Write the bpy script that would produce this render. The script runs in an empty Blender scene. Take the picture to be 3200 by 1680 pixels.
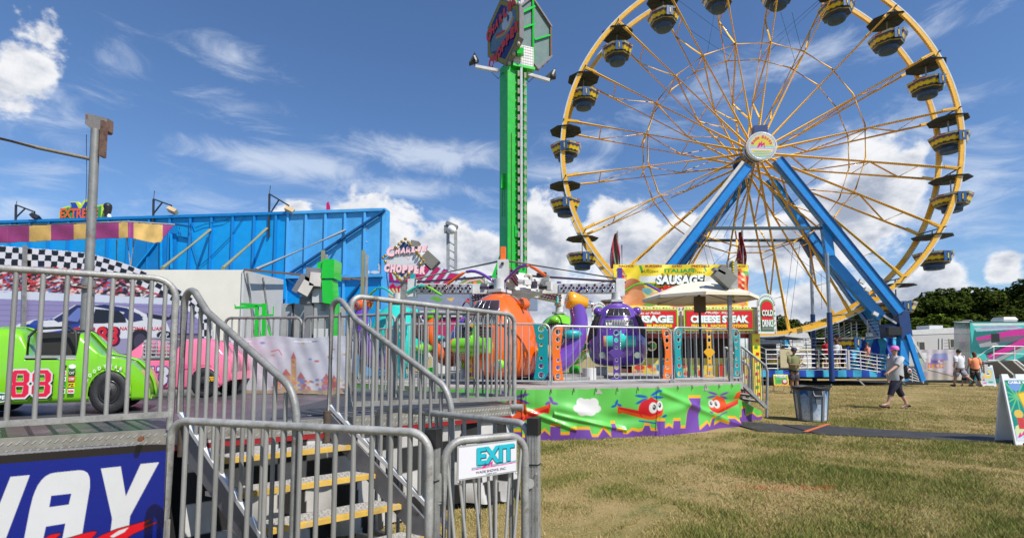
import bpy, bmesh, math, random
import numpy as np
from mathutils import Vector, Matrix, Quaternion
random.seed(7); RNG = np.random.default_rng(7)
R = math.radians
SC = bpy.context.scene; COL = SC.collection

# ------------------------------------------------------------------ camera
F, CX, PY, HZ, CAMZ = 1600.0, 1600.0, 1000.0, 1112.0, 1.45   # in the photo's 3200 x 1680 pixels
PITCH = math.atan((HZ - PY) / F)
cam_d = bpy.data.cameras.new('camera'); cam_d.sensor_width = 36.0
cam_d.lens = 36.0 * F / 3200.0; cam_d.shift_y = (PY - 840.0) / 3200.0
cam_d.clip_start = 0.05; cam_d.clip_end = 3000.0
cam = bpy.data.objects.new('camera', cam_d); COL.objects.link(cam)
cam.location = (0, 0, CAMZ); cam.rotation_euler = (R(90) + PITCH, 0, 0)
SC.camera = cam
SC.view_settings.view_transform = 'Standard'; SC.view_settings.look = 'None'
SC.view_settings.exposure = 0.32; SC.view_settings.gamma = 1.0
# ------------------------------------------------------------------ sun
SUNV = Vector((0.76, -0.74, 1.30)).normalized()
sun_d = bpy.data.lights.new('sun', 'SUN'); sun_d.energy = 4.5; sun_d.angle = R(0.5); sun_d.color = (1.0, 0.955, 0.88)
sun = bpy.data.objects.new('sun', sun_d); COL.objects.link(sun)
sun.rotation_euler = SUNV.to_track_quat('Z', 'Y').to_euler()
# ------------------------------------------------------------------ sky and clouds
SKY_STRENGTH = 0.108
def make_world():
    w = bpy.data.worlds.new('World'); SC.world = w; w.use_nodes = True
    nt = w.node_tree; nt.nodes.clear(); N = nt.nodes.new; L = nt.links.new
    def mth(op, a, b=None, c=None, clamp=False):
        n = N('ShaderNodeMath'); n.operation = op; n.use_clamp = clamp
        for i, v in enumerate((a, b, c)):
            if v is None: continue
            if isinstance(v, (int, float)): n.inputs[i].default_value = v
            else: L(v, n.inputs[i])
        return n.outputs[0]
    def mixc(f, a, b):
        n = N('ShaderNodeMix'); n.data_type = 'RGBA'
        for i, v in ((0, f), (6, a), (7, b)):
            if isinstance(v, (int, float)): n.inputs[i].default_value = v
            elif isinstance(v, tuple): n.inputs[i].default_value = (*v, 1)
            else: L(v, n.inputs[i])
        return n.outputs[2]
    def sstep(x, lo, hi):
        n = N('ShaderNodeMapRange'); n.interpolation_type = 'SMOOTHSTEP'
        n.inputs[1].default_value = lo; n.inputs[2].default_value = hi; L(x, n.inputs[0]); return n.outputs[0]
    sky = N('ShaderNodeTexSky'); sky.sky_type = 'NISHITA'; sky.sun_disc = False
    sky.sun_elevation = math.asin(SUNV.z); sky.sun_rotation = math.atan2(SUNV.x, SUNV.y)
    sky.altitude = 50; sky.air_density = 1.0; sky.dust_density = 0.5; sky.ozone_density = 2.2
    tc = N('ShaderNodeTexCoord'); sep = N('ShaderNodeSeparateXYZ'); L(tc.outputs['Generated'], sep.inputs[0])
    X, Y, Z = sep.outputs
    az = mth('ARCTAN2', X, Y); el = mth('ARCSINE', Z)
    def noise(sx, sy, scale, detail, rough, off=(0, 0), dist=0.0):
        cmb = N('ShaderNodeCombineXYZ'); L(mth('MULTIPLY_ADD', az, sx, off[0]), cmb.inputs[0]); L(mth('MULTIPLY_ADD', el, sy, off[1]), cmb.inputs[1])
        n = N('ShaderNodeTexNoise'); n.inputs['Scale'].default_value = scale; n.inputs['Detail'].default_value = detail
        n.inputs['Roughness'].default_value = rough; n.inputs['Distortion'].default_value = dist; L(cmb.outputs[0], n.inputs['Vector']); return n.outputs[0]
    def blobs(lst):
        acc = None
        for (px, py, rx, ry, amp) in lst:
            a = math.atan((px - CX) / F); e = math.atan((HZ - py) / F * math.cos(a))
            ra = rx / F * math.cos(a) ** 2; re = ry / F
            d = mth('ADD', mth('POWER', mth('ABSOLUTE', mth('MULTIPLY', mth('SUBTRACT', az, a), 1 / ra)), 2.0), mth('POWER', mth('ABSOLUTE', mth('MULTIPLY', mth('SUBTRACT', el, e), 1 / re)), 2.0))
            v = mth('MULTIPLY', mth('SUBTRACT', 1.0, mth('SQRT', d)), amp)
            acc = v if acc is None else mth('MAXIMUM', acc, v)
        return acc
    # cumulus: heaped clouds with hard lobed edges
    cum = blobs([(1220, 790, 200, 180, 1), (1130, 720, 120, 120, .9), (1420, 800, 190, 150, .9), (1700, 760, 170, 170, 1), (1960, 760, 190, 170, 1), (2130, 790, 160, 140, 1),
                 (2700, 640, 270, 190, 1), (2500, 760, 260, 120, .9), (2680, 560, 150, 110, .8), (2780, 708, 62, 48, 1),
                 (30, 165, 160, 125, .62), (80, 90, 80, 70, .52), (1560, 800, 260, 130, 1), (1050, 830, 160, 120, .9), (2960, 860, 150, 60, .9), (3150, 850, 120, 60, .9), (900, 660, 90, 36, .7),
                 (1600, 960, 1000, 130, 1.0), (2700, 960, 700, 110, 1.0)])
    n1 = noise(1, 1.15, 9.0, 8, 0.56, (3.1, 1.7), 0.25)
    n2 = noise(1, 1.3, 30.0, 6, 0.6, (8.1, 4.7), 0.2)
    dens = mth('ADD', cum, mth('ADD', mth('MULTIPLY', mth('SUBTRACT', n1, 0.5), 1.75), mth('MULTIPLY', mth('SUBTRACT', n2, 0.5), 0.55)))
    cmask = sstep(dens, 0.12, 0.36)
    # thin streaks
    st = blobs([(900, 500, 430, 60, 1.35), (1350, 470, 380, 70, 1.3), (1250, 575, 430, 45, 1.1), (1900, 420, 330, 70, .6), (1750, 520, 300, 70, .8),
                (2900, 70, 420, 60, .8), (2550, 160, 400, 60, .6), (3000, 300, 300, 80, .5), (2700, 470, 560, 110, .8), (3050, 560, 320, 110, .9), (2900, 650, 420, 90, .9), (2250, 230, 300, 90, .5),
                (300, 160, 190, 90, .72), (700, 140, 230, 62, .66), (700, 320, 250, 66, .55), (110, 270, 80, 34, .7),
                (80, 350, 300, 90, .6), (100, 570, 260, 80, .75), (60, 640, 160, 50, .9), (600, 620, 380, 60, .55), (1000, 640, 320, 60, .6), (1600, 900, 2200, 340, .75)])
    n3 = noise(1.0, 2.7, 7.0, 10, 0.66, (1.3, 6.2), 0.9)
    thin = mth('MULTIPLY', sstep(mth('ADD', st, mth('MULTIPLY', mth('SUBTRACT', n3, 0.5), 2.3)), 0.10, 1.15), 0.70)
    # light and grey inside the heaps
    n4 = noise(1, 1.5, 13.0, 7, 0.58, (5.5, 9.9), 0.3)
    lightness = sstep(mth('ADD', mth('MULTIPLY', n4, 0.9), mth('MULTIPLY', mth('SUBTRACT', 0.42, dens), 0.32)), 0.16, 0.56)
    ccol = mixc(lightness, (0.30, 0.345, 0.44), (0.76, 0.765, 0.78))
    bg = N('ShaderNodeBackground'); bg.inputs[1].default_value = 1.0
    skc = N('ShaderNodeVectorMath'); skc.operation = 'MULTIPLY'; L(sky.outputs[0], skc.inputs[0]); skc.inputs[1].default_value = (SKY_STRENGTH * 0.67, SKY_STRENGTH * 0.84, SKY_STRENGTH * 1.04)
    c = mixc(thin, skc.outputs[0], (0.60, 0.66, 0.76))
    c = mixc(mth('MULTIPLY', cmask, 0.97), c, ccol)
    L(c, bg.inputs[0])
    out = N('ShaderNodeOutputWorld'); L(bg.outputs[0], out.inputs[0])
    w.cycles.sampling_method = 'MANUAL'; w.cycles.sample_map_resolution = 512
make_world()

# ------------------------------------------------------------------ where a thing of the photo stands
SP, CP = math.sin(PITCH), math.cos(PITCH)
def raydir(px, py):
    x = (px - CX) / F; zc = -(py - PY) / F
    return x, CP - SP * zc, SP + CP * zc
def at(px, py, Y):                      # the point seen at px, py that is Y metres in front
    x, y, z = raydir(px, py); t = Y / y
    return Vector((x * t, Y, CAMZ + z * t))
def on(px, py, z=0.0):                  # the point seen at px, py that is z metres above the ground
    x, y, zz = raydir(px, py); t = (z - CAMZ) / zz
    return Vector((x * t, y * t, z))
def on_plane(px, py, P, D):             # arrays: the point on a vertical plane through P running along D
    px = np.asarray(px, float); py = np.asarray(py, float)
    x = (px - CX) / F; zc = -(py - PY) / F
    dx, dy, dz = x, CP - SP * zc, SP + CP * zc
    nx, ny = -D[1], D[0]
    t = (P[0] * nx + P[1] * ny) / (dx * nx + dy * ny)
    return np.stack([dx * t, dy * t, CAMZ + dz * t], -1)
def S(r, g, b, k=1.0):                  # 0..255 picture colour to linear
    f = lambda v: ((v / 255 + 0.055) / 1.055) ** 2.4 if v / 255 > 0.04045 else v / 255 / 12.92
    return (f(r) * k, f(g) * k, f(b) * k)

# ------------------------------------------------------------------ materials
MATS = {}
def mat(name, col, rough=0.5, metal=0.0, var=0.12, vscale=6.0, bump=0.0, bscale=60.0, coat=0.0, attr=False, gain=1.0, emit=0.0, dirt=None, trans=0.0, spec=0.5):
    if name in MATS: return MATS[name]
    m = bpy.data.materials.new(name); m.use_nodes = True; nt = m.node_tree; N = nt.nodes.new; L = nt.links.new
    b = nt.nodes['Principled BSDF']; b.inputs['Roughness'].default_value = rough; b.inputs['Metallic'].default_value = metal
    b.inputs['Specular IOR Level'].default_value = spec
    if coat: b.inputs['Coat Weight'].default_value = coat; b.inputs['Coat Roughness'].default_value = 0.08
    tc = N('ShaderNodeTexCoord')
    oi = N('ShaderNodeObjectInfo'); rs_ = N('ShaderNodeVectorMath'); rs_.operation = 'SCALE'; rs_.inputs[0].default_value = (37, 23, 51); L(oi.outputs['Random'], rs_.inputs['Scale']); va = N('ShaderNodeVectorMath'); L(tc.outputs['Object'], va.inputs[0]); L(rs_.outputs[0], va.inputs[1]); OV = va.outputs[0]
    nz = N('ShaderNodeTexNoise'); nz.inputs['Scale'].default_value = vscale; nz.inputs['Detail'].default_value = 6; nz.inputs['Roughness'].default_value = 0.65
    L(OV, nz.inputs['Vector'])
    mr = N('ShaderNodeMapRange'); mr.inputs[1].default_value = 0.3; mr.inputs[2].default_value = 0.7
    mr.inputs[3].default_value = (1 - var) * gain; mr.inputs[4].default_value = (1 + var * 0.6) * gain; L(nz.outputs[0], mr.inputs[0])
    mul = N('ShaderNodeVectorMath'); mul.operation = 'MULTIPLY'
    if attr:
        a = N('ShaderNodeAttribute'); a.attribute_name = 'Col'; L(a.outputs['Color'], mul.inputs[0])
    else: mul.inputs[0].default_value = col
    L(mr.outputs[0], mul.inputs[1]); outc = mul.outputs[0]
    if name.startswith('brushed'):
        m3 = N('ShaderNodeMapRange'); m3.inputs[3].default_value = .80; m3.inputs[4].default_value = 1.14; L(oi.outputs['Random'], m3.inputs[0]); m4 = N('ShaderNodeVectorMath'); m4.operation = 'MULTIPLY'; L(outc, m4.inputs[0]); L(m3.outputs[0], m4.inputs[1]); outc = m4.outputs[0]
    if dirt:
        n2 = N('ShaderNodeTexNoise'); n2.inputs['Scale'].default_value = dirt[1]; n2.inputs['Detail'].default_value = 8; n2.inputs['Roughness'].default_value = 0.7
        L(OV, n2.inputs['Vector'])
        r2 = N('ShaderNodeMapRange'); r2.inputs[1].default_value = dirt[2]; r2.inputs[2].default_value = dirt[2] + 0.12; L(n2.outputs[0], r2.inputs[0])
        mx = N('ShaderNodeMix'); mx.data_type = 'RGBA'; L(r2.outputs[0], mx.inputs[0]); L(outc, mx.inputs[6]); mx.inputs[7].default_value = (*dirt[0], 1); outc = mx.outputs[2]
    L(outc, b.inputs['Base Color'])
    rr = N('ShaderNodeMapRange'); rr.inputs[3].default_value = max(0.02, rough - 0.08); rr.inputs[4].default_value = min(1, rough + 0.1); L(nz.outputs[0], rr.inputs[0]); L(rr.outputs[0], b.inputs['Roughness'])
    if emit: L(outc, b.inputs['Emission Color']); b.inputs['Emission Strength'].default_value = emit
    if trans: b.inputs['Transmission Weight'].default_value = trans
    if bump:
        n3 = N('ShaderNodeTexNoise'); n3.inputs['Scale'].default_value = bscale; n3.inputs['Detail'].default_value = 5; L(tc.outputs['Object'], n3.inputs['Vector'])
        bp = N('ShaderNodeBump'); bp.inputs['Strength'].default_value = bump; bp.inputs['Distance'].default_value = 0.02; L(n3.outputs[0], bp.inputs['Height']); L(bp.outputs[0], b.inputs['Normal'])
    MATS[name] = m; return m
GALV = mat('brushed_aluminium', (0.34, 0.335, 0.315), 0.50, 0.25, 0.36, 14, 0.12, 90, dirt=((0.17, 0.145, 0.115), 7.0, 0.54))
GALV2 = mat('dull_galvanised_steel', (0.38, 0.38, 0.36), 0.5, 0.3, 0.28, 8, 0.1, 60, dirt=((0.2, 0.18, 0.15), 5.0, 0.62))
STEEL = mat('bright_steel', (0.50, 0.50, 0.49), 0.35, 0.4, 0.15, 10)
WHITE = mat('white_paint', (0.60, 0.60, 0.585), 0.45, 0, 0.10, 4)
BLACK = mat('black_paint', (0.02, 0.02, 0.02), 0.45, 0, 0.3, 8)
RUBBER = mat('black_rubber', (0.025, 0.025, 0.026), 0.55, 0, 0.3, 8, 0.2, 80)
ART = mat('printed_vinyl', (1, 1, 1), 0.5, 0, 0.07, 3, attr=True, gain=.82)
GLOSSART = mat('printed_gloss_panel', (1, 1, 1), 0.28, 0, 0.05, 3, coat=0.3, attr=True, gain=.80)
CLOTH = mat('printed_cloth', (1, 1, 1), 0.75, 0, 0.12, 5, 0.06, 40, attr=True, gain=.80)
def paint(name, rgb, rough=0.35, coat=0.35, var=0.10, dirt=None): return mat(name, rgb, rough, 0, var, 5, coat=coat, dirt=dirt)

# ------------------------------------------------------------------ mesh builder
def frame_of(axis):
    a = Vector(axis).normalized(); h = Vector((0, 0, 1)) if abs(a.z) < 0.9 else Vector((1, 0, 0))
    u = a.cross(h).normalized(); return u, u.cross(a).normalized(), a
TEXTS = {}
def text_geo(s, bold=0.0, shear=0.0):
    key = (s, bold, shear)
    if key not in TEXTS:
        cu = bpy.data.curves.new('t', 'FONT'); cu.body = s; cu.size = 1; cu.offset = bold; cu.shear = shear; cu.resolution_u = 3
        o = bpy.data.objects.new('t', cu); COL.objects.link(o)
        dg = bpy.context.evaluated_depsgraph_get(); me = bpy.data.meshes.new_from_object(o.evaluated_get(dg))
        v = [(p.co.x, p.co.y) for p in me.vertices]; f = [tuple(p.vertices) for p in me.polygons]
        bpy.data.objects.remove(o); bpy.data.curves.remove(cu); bpy.data.meshes.remove(me)
        xs = [p[0] for p in v]; ys = [p[1] for p in v]
        x0, x1, y0, y1 = min(xs), max(xs), min(ys), max(ys)
        TEXTS[key] = ([((x - x0) / (x1 - x0), (y - y0) / (y1 - y0)) for x, y in v], f, (x1 - x0) / (y1 - y0))
    return TEXTS[key]
class MB:
    def __init__(self): self.v = []; self.f = []; self.m = []; self.s = []
    def add(self, vs, fs, m, smooth=False):
        o = len(self.v); self.v += [tuple(p) for p in vs]
        for f in fs: self.f.append(tuple(i + o for i in f)); self.m.append(m); self.s.append(smooth)
        return self
    def box(self, c, size, m, rz=0.0, rot=None, bev=0.0):
        M = (rot if rot is not None else Matrix.Rotation(rz, 3, 'Z')); c = Vector(c); hx, hy, hz = (s / 2 for s in size)
        vs = [c + M @ Vector((x * hx, y * hy, z * hz)) for x in (-1, 1) for y in (-1, 1) for z in (-1, 1)]
        fs = [(0, 1, 3, 2), (4, 6, 7, 5), (0, 4, 5, 1), (2, 3, 7, 6), (0, 2, 6, 4), (1, 5, 7, 3)]
        return self.add(vs, fs, m)
    def beam(self, p0, p1, w, h, m, up=(0, 0, 1)):        # rectangular beam from p0 to p1
        p0 = Vector(p0); p1 = Vector(p1); a = (p1 - p0).normalized(); u = a.cross(Vector(up))
        if u.length < 1e-4: u = a.cross(Vector((1, 0, 0)))
        u.normalize(); v = u.cross(a).normalized()
        vs = [p + u * (x * w / 2) + v * (y * h / 2) for p in (p0, p1) for x, y in ((-1, -1), (1, -1), (1, 1), (-1, 1))]
        return self.add(vs, [(3, 2, 1, 0), (4, 5, 6, 7)] + [(i, (i + 1) % 4, 4 + (i + 1) % 4, 4 + i) for i in range(4)], m)
    def cyl(self, p0, p1, r0, m, r1=None, n=10, caps=True):
        r1 = r0 if r1 is None else r1; p0 = Vector(p0); p1 = Vector(p1); u, v, a = frame_of(p1 - p0)
        vs = []
        for p, r in ((p0, r0), (p1, r1)):
            for i in range(n):
                t = 2 * math.pi * i / n; vs.append(p + u * (r * math.cos(t)) + v * (r * math.sin(t)))
        self.add(vs, [(i, (i + 1) % n, n + (i + 1) % n, n + i)[::-1] for i in range(n)], m, True)
        if caps: self.add(vs, [tuple(range(n)), tuple(range(2 * n - 1, n - 1, -1))], m)
        return self
    def tube(self, pts, r, m, n=8, closed=False):
        pts = [Vector(p) for p in pts]; k = len(pts); rs = r if isinstance(r, (list, tuple)) else [r] * k
        vs = []; ref = None
        for i, p in enumerate(pts):
            a = pts[(i + 1) % k] - p if (closed or i < k - 1) else p - pts[i - 1]
            b = p - pts[i - 1] if (closed or i > 0) else a
            t = (a.normalized() + b.normalized()); t = t.normalized() if t.length > 1e-6 else a.normalized()
            if ref is None: u, v, _ = frame_of(t)
            else:
                u = ref - t * ref.dot(t); u = u.normalized() if u.length > 1e-5 else frame_of(t)[0]; v = t.cross(u)
            ref = u
            for j in range(n):
                q = 2 * math.pi * j / n; vs.append(p + (u * math.cos(q) + v * math.sin(q)) * rs[i])
        fs = []
        for i in range(k if closed else k - 1):
            for j in range(n):
                a0 = i * n + j; a1 = i * n + (j + 1) % n; b0 = ((i + 1) % k) * n + j; b1 = ((i + 1) % k) * n + (j + 1) % n
                fs.append((a0, a1, b1, b0))
        self.add(vs, fs, m, True)
        if not closed: self.add(vs, [tuple(range(n))[::-1], tuple(range((k - 1) * n, k * n))], m)
        return self
    def ball(self, c, r, m, seg=10, ring=7, rot=None):
        c = Vector(c); r = (r, r, r) if isinstance(r, (int, float)) else r; M = rot or Matrix.Identity(3)
        vs = [c + M @ Vector((0, 0, r[2]))]
        for i in range(1, ring):
            a = math.pi * i / ring
            for j in range(seg):
                b = 2 * math.pi * j / seg; vs.append(c + M @ Vector((r[0] * math.sin(a) * math.cos(b), r[1] * math.sin(a) * math.sin(b), r[2] * math.cos(a))))
        vs.append(c + M @ Vector((0, 0, -r[2]))); fs = [(0, 1 + j, 1 + (j + 1) % seg) for j in range(seg)]
        for i in range(ring - 2):
            for j in range(seg):
                a0 = 1 + i * seg + j; a1 = 1 + i * seg + (j + 1) % seg; fs.append((a0, a0 + seg, a1 + seg, a1))
        e = len(vs) - 1; b0 = 1 + (ring - 2) * seg
        fs += [(b0 + j, e, b0 + (j + 1) % seg) for j in range(seg)]
        return self.add(vs, fs, m, True)
    def lathe(self, prof, m, c=(0, 0, 0), n=24, sx=1.0, sy=1.0, smooth=True, rot=None, a0=0.0):   # prof: (r, z)
        c = Vector(c); M = rot or Matrix.Identity(3)
        vs = [c + M @ Vector((r * math.cos(2 * math.pi * j / n + a0) * sx, r * math.sin(2 * math.pi * j / n + a0) * sy, z)) for r, z in prof for j in range(n)]
        fs = [(i * n + j, i * n + (j + 1) % n, (i + 1) * n + (j + 1) % n, (i + 1) * n + j) for i in range(len(prof) - 1) for j in range(n)]
        return self.add(vs, fs, m, smooth)
    def prism(self, poly, O, Rv, Uv, th, m, mside=None):     # 2D outline in the plane O + x R + y U, thickness th towards R x U
        O = Vector(O); Rv = Vector(Rv).normalized(); Uv = Vector(Uv).normalized(); Nn = Rv.cross(Uv); n = len(poly)
        a = [O + Rv * x + Uv * y for x, y in poly]; b = [p + Nn * th for p in a]
        ar = sum(poly[i][0] * poly[(i + 1) % n][1] - poly[(i + 1) % n][0] * poly[i][1] for i in range(n))
        fr = tuple(range(n, 2 * n)); bk = tuple(range(n))[::-1]
        sd = [(i, (i + 1) % n, n + (i + 1) % n, n + i) for i in range(n)]
        if ar < 0: fr = fr[::-1]; bk = bk[::-1]; sd = [f[::-1] for f in sd]
        self.add(a + b, [fr, bk], m); self.add(a + b, sd, mside or m); return self
    def text(self, s, O, Rv, Uv, h, m, w=None, bold=0.02, shear=0.0, lift=0.004, center=True):
        g, fs, asp = text_geo(s, bold, shear); Rv = Vector(Rv).normalized(); Uv = Vector(Uv).normalized(); Nn = Rv.cross(Uv).normalized()
        w = w or h * asp; O = Vector(O) - (Rv * (w / 2) + Uv * (h / 2) if center else Vector((0, 0, 0)))
        return self.add([O + Rv * (x * w) + Uv * (y * h) + Nn * lift for x, y in g], fs, m)
    def build(self, name, parent=None, local=False):
        me = bpy.data.meshes.new(name); vs = self.v
        if parent is not None and not local:
            Mi = ROOTM[parent.name].inverted(); vs = [tuple(Mi @ Vector(p)) for p in vs]
        me.from_pydata(vs, [], self.f); ms = []
        for q in self.m:
            if q not in ms: ms.append(q)
        for q in ms: me.materials.append(q)
        me.polygons.foreach_set('material_index', [ms.index(q) for q in self.m]); me.polygons.foreach_set('use_smooth', self.s)
        me.update(); o = bpy.data.objects.new(name, me); COL.objects.link(o)
        if parent is not None: o.parent = parent; ROOTM[o.name] = ROOTM[parent.name]
        else: ROOTM[o.name] = Matrix.Identity(4)
        return o
ROOTM = {}
def tag(o, label=None, cat=None, group=None, kind=None):
    for k, v in (('label', label), ('category', cat), ('group', group), ('kind', kind)):
        if v: o[k] = v
    return o
def thing(name, loc, label, cat, group=None, rz=0.0):
    o = bpy.data.objects.new(name, None); COL.objects.link(o); o.empty_display_size = 0.2
    o.location = loc; o.rotation_euler = (0, 0, rz); ROOTM[o.name] = Matrix.Translation(Vector(loc)) @ Matrix.Rotation(rz, 4, 'Z')
    return tag(o, label, cat, group)
def adopt(o, parent, mtx=None):                # parent a local-built part
    o.parent = parent; ROOTM[o.name] = ROOTM[parent.name]
    return o
UNIT = {}
def bar(name, p0, p1, r, m, parent, n=8, square=False):   # one straight bar: an object of its own that shares a unit mesh
    key = (m.name, n, square)
    if key not in UNIT:
        b = MB()
        if square: b.box((0, 0, 0.5), (2, 2, 1), m)
        else: b.cyl((0, 0, 0), (0, 0, 1), 1, m, n=n)
        t = b.build(name); UNIT[key] = t.data; bpy.data.objects.remove(t)
    o = bpy.data.objects.new(name, UNIT[key]); COL.objects.link(o)
    p0 = Vector(p0); p1 = Vector(p1); d = p1 - p0
    q = d.to_track_quat('Z', 'Y') if d.normalized().z < 0.999 else Quaternion()
    M = Matrix.Translation(p0) @ q.to_matrix().to_4x4() @ Matrix.Diagonal((r, r, d.length, 1))
    if parent is not None: o.parent = parent; M = ROOTM[parent.name].inverted() @ M; ROOTM[o.name] = ROOTM[parent.name]
    loc, rot, sc = M.decompose(); o.location = loc; o.rotation_mode = 'QUATERNION'; o.rotation_quaternion = rot; o.scale = sc
    return o
def knob(name, c, r, m, parent):                # one small ball sharing a unit mesh
    key = ('ball', m.name)
    if key not in UNIT: t = MB().ball((0, 0, 0), 1, m, 8, 6).build(name); UNIT[key] = t.data; bpy.data.objects.remove(t)
    o = bpy.data.objects.new(name, UNIT[key]); COL.objects.link(o); o.parent = parent; M = ROOTM[parent.name].inverted() @ Matrix.Translation(Vector(c)); o.location, o.rotation_euler = M.to_translation(), M.to_euler(); o.scale = (r, r, r); ROOTM[o.name] = ROOTM[parent.name]; return o
def copy_tree(o, parent=None):
    c = o.copy(); COL.objects.link(c); c.parent = parent
    for ch in [x for x in bpy.data.objects if x.parent == o]: copy_tree(ch, c)
    return c

# ------------------------------------------------------------------ printed surfaces: colours sampled on a fine grid
class Canvas:
    def __init__(self, x0, x1, y0, y1, step, bg=(1, 1, 1)):
        self.x0, self.y0, self.step = x0, y0, step
        self.nx = int(round((x1 - x0) / step)) + 1; self.ny = int(round((y1 - y0) / step)) + 1
        xs = x0 + np.arange(self.nx) * step; ys = y0 + np.arange(self.ny) * step
        self.X, self.Y = np.meshgrid(xs, ys); self.C = np.empty((self.ny, self.nx, 3)); self.C[:] = bg
        self.keep = np.ones((self.ny, self.nx), bool)
    def _win(self, xa, xb, ya, yb):
        i0 = max(0, int((xa - self.x0) / self.step) - 1); i1 = min(self.nx, int((xb - self.x0) / self.step) + 3)
        j0 = max(0, int((ya - self.y0) / self.step) - 1); j1 = min(self.ny, int((yb - self.y0) / self.step) + 3)
        return slice(j0, max(j0, j1)), slice(i0, max(i0, i1))
    def inside(self, pts, X, Y):
        r = np.zeros(X.shape, bool); n = len(pts)
        for i in range(n):
            xa, ya = pts[i]; xb, yb = pts[(i + 1) % n]
            if ya == yb: continue
            c = ((ya > Y) != (yb > Y)) & (X < (xb - xa) * (Y - ya) / (yb - ya) + xa); r ^= c
        return r
    def put(self, w, cov, col): self.C[w] = self.C[w] * (1 - cov[..., None]) + np.array(col) * cov[..., None]
    def poly(self, pts, col):
        xs = [p[0] for p in pts]; ys = [p[1] for p in pts]; w = self._win(min(xs), max(xs), min(ys), max(ys)); X, Y = self.X[w], self.Y[w]
        if X.size == 0: return self
        cov = 0; q = self.step / 4
        for a, b in ((-q, -q), (q, -q), (-q, q), (q, q)): cov = cov + self.inside(pts, X + a, Y + b) * 0.25
        self.put(w, cov, col); return self
    def rect(self, xa, ya, xb, yb, col): return self.poly([(xa, ya), (xb, ya), (xb, yb), (xa, yb)], col)
    def ell(self, cx, cy, rx, ry, col, rot=0.0):
        m = max(rx, ry); w = self._win(cx - m, cx + m, cy - m, cy + m); X, Y = self.X[w] - cx, self.Y[w] - cy
        if X.size == 0: return self
        c, s = math.cos(rot), math.sin(rot); u = (X * c + Y * s) / rx; v = (-X * s + Y * c) / ry
        d = (1 - np.sqrt(u * u + v * v)) * min(rx, ry) / self.step + 0.5; self.put(w, np.clip(d, 0, 1), col); return self
    def line(self, pts, wd, col):
        for (xa, ya), (xb, yb) in zip(pts[:-1], pts[1:]):
            dx, dy = xb - xa, yb - ya; L = math.hypot(dx, dy) or 1; nx, ny = -dy / L * wd / 2, dx / L * wd / 2
            self.poly([(xa + nx, ya + ny), (xb + nx, yb + ny), (xb - nx, yb - ny), (xa - nx, ya - ny)], col)
            self.ell(xb, yb, wd / 2, wd / 2, col)
        self.ell(pts[0][0], pts[0][1], wd / 2, wd / 2, col); return self
    def clip(self, pts): self.keep &= self.inside(pts, self.X, self.Y); return self
    def hole(self, cx, cy, r): self.keep &= ((self.X - cx) ** 2 + (self.Y - cy) ** 2 > r * r); return self
    def mottle(self, amp, seed=1, size=6):
        rg = np.random.default_rng(seed); g = rg.random((self.ny // size + 2, self.nx // size + 2))
        j = np.arange(self.ny) / size; i = np.arange(self.nx) / size; j0 = j.astype(int); i0 = i.astype(int); fj = (j - j0)[:, None]; fi = (i - i0)[None]
        n = g[j0][:, i0] * (1 - fj) * (1 - fi) + g[j0 + 1][:, i0] * fj * (1 - fi) + g[j0][:, i0 + 1] * (1 - fj) * fi + g[j0 + 1][:, i0 + 1] * fj * fi
        self.C *= (1 + (n - 0.5) * 2 * amp)[..., None]; return self
    def build(self, name, fn, m, parent=None, thick=0.0, local=False):
        P = fn(self.X, self.Y).reshape(-1, 3)
        if parent is not None and not local:
            Mi = np.array(ROOTM[parent.name].inverted()); P = P @ Mi[:3, :3].T + Mi[:3, 3]
        idx = np.arange(self.nx * self.ny).reshape(self.ny, self.nx)
        q = np.stack([idx[:-1, :-1], idx[:-1, 1:], idx[1:, 1:], idx[1:, :-1]], -1).reshape(-1, 4)
        k = self.keep; kq = (k[:-1, :-1] & k[:-1, 1:] & k[1:, 1:] & k[1:, :-1]).reshape(-1); q = q[kq]
        used = np.unique(q); rem = np.full(self.nx * self.ny, -1); rem[used] = np.arange(len(used)); q = rem[q]
        me = bpy.data.meshes.new(name); nv, nf = len(used), len(q)
        me.vertices.add(nv); me.vertices.foreach_set('co', P[used].ravel()); me.loops.add(nf * 4); me.polygons.add(nf)
        me.loops.foreach_set('vertex_index', q.ravel().astype(np.int32)); me.polygons.foreach_set('loop_start', np.arange(nf, dtype=np.int32) * 4)
        me.polygons.foreach_set('use_smooth', np.ones(nf, bool))
        me.update(calc_edges=True); a = me.color_attributes.new('Col', 'FLOAT_COLOR', 'POINT')
        a.data.foreach_set('color', np.concatenate([self.C.reshape(-1, 3)[used], np.ones((nv, 1))], 1).ravel())
        me.materials.append(m); me.validate(); o = bpy.data.objects.new(name, me); COL.objects.link(o)
        if parent is not None: o.parent = parent; ROOTM[o.name] = ROOTM[parent.name]
        else: ROOTM[o.name] = Matrix.Identity(4)
        if thick: md = o.modifiers.new('s', 'SOLIDIFY'); md.thickness = thick; md.offset = 0
        return o
def flat(O, Rv, Uv, off=0.0):          # canvas (x, y) -> O + x R + y U
    O = np.array(O, float); Rv = np.array(Rv, float); Uv = np.array(Uv, float); n = np.cross(Rv, Uv); O = O + n * off
    return lambda X, Y: O + X[..., None] * Rv + Y[..., None] * Uv
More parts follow.
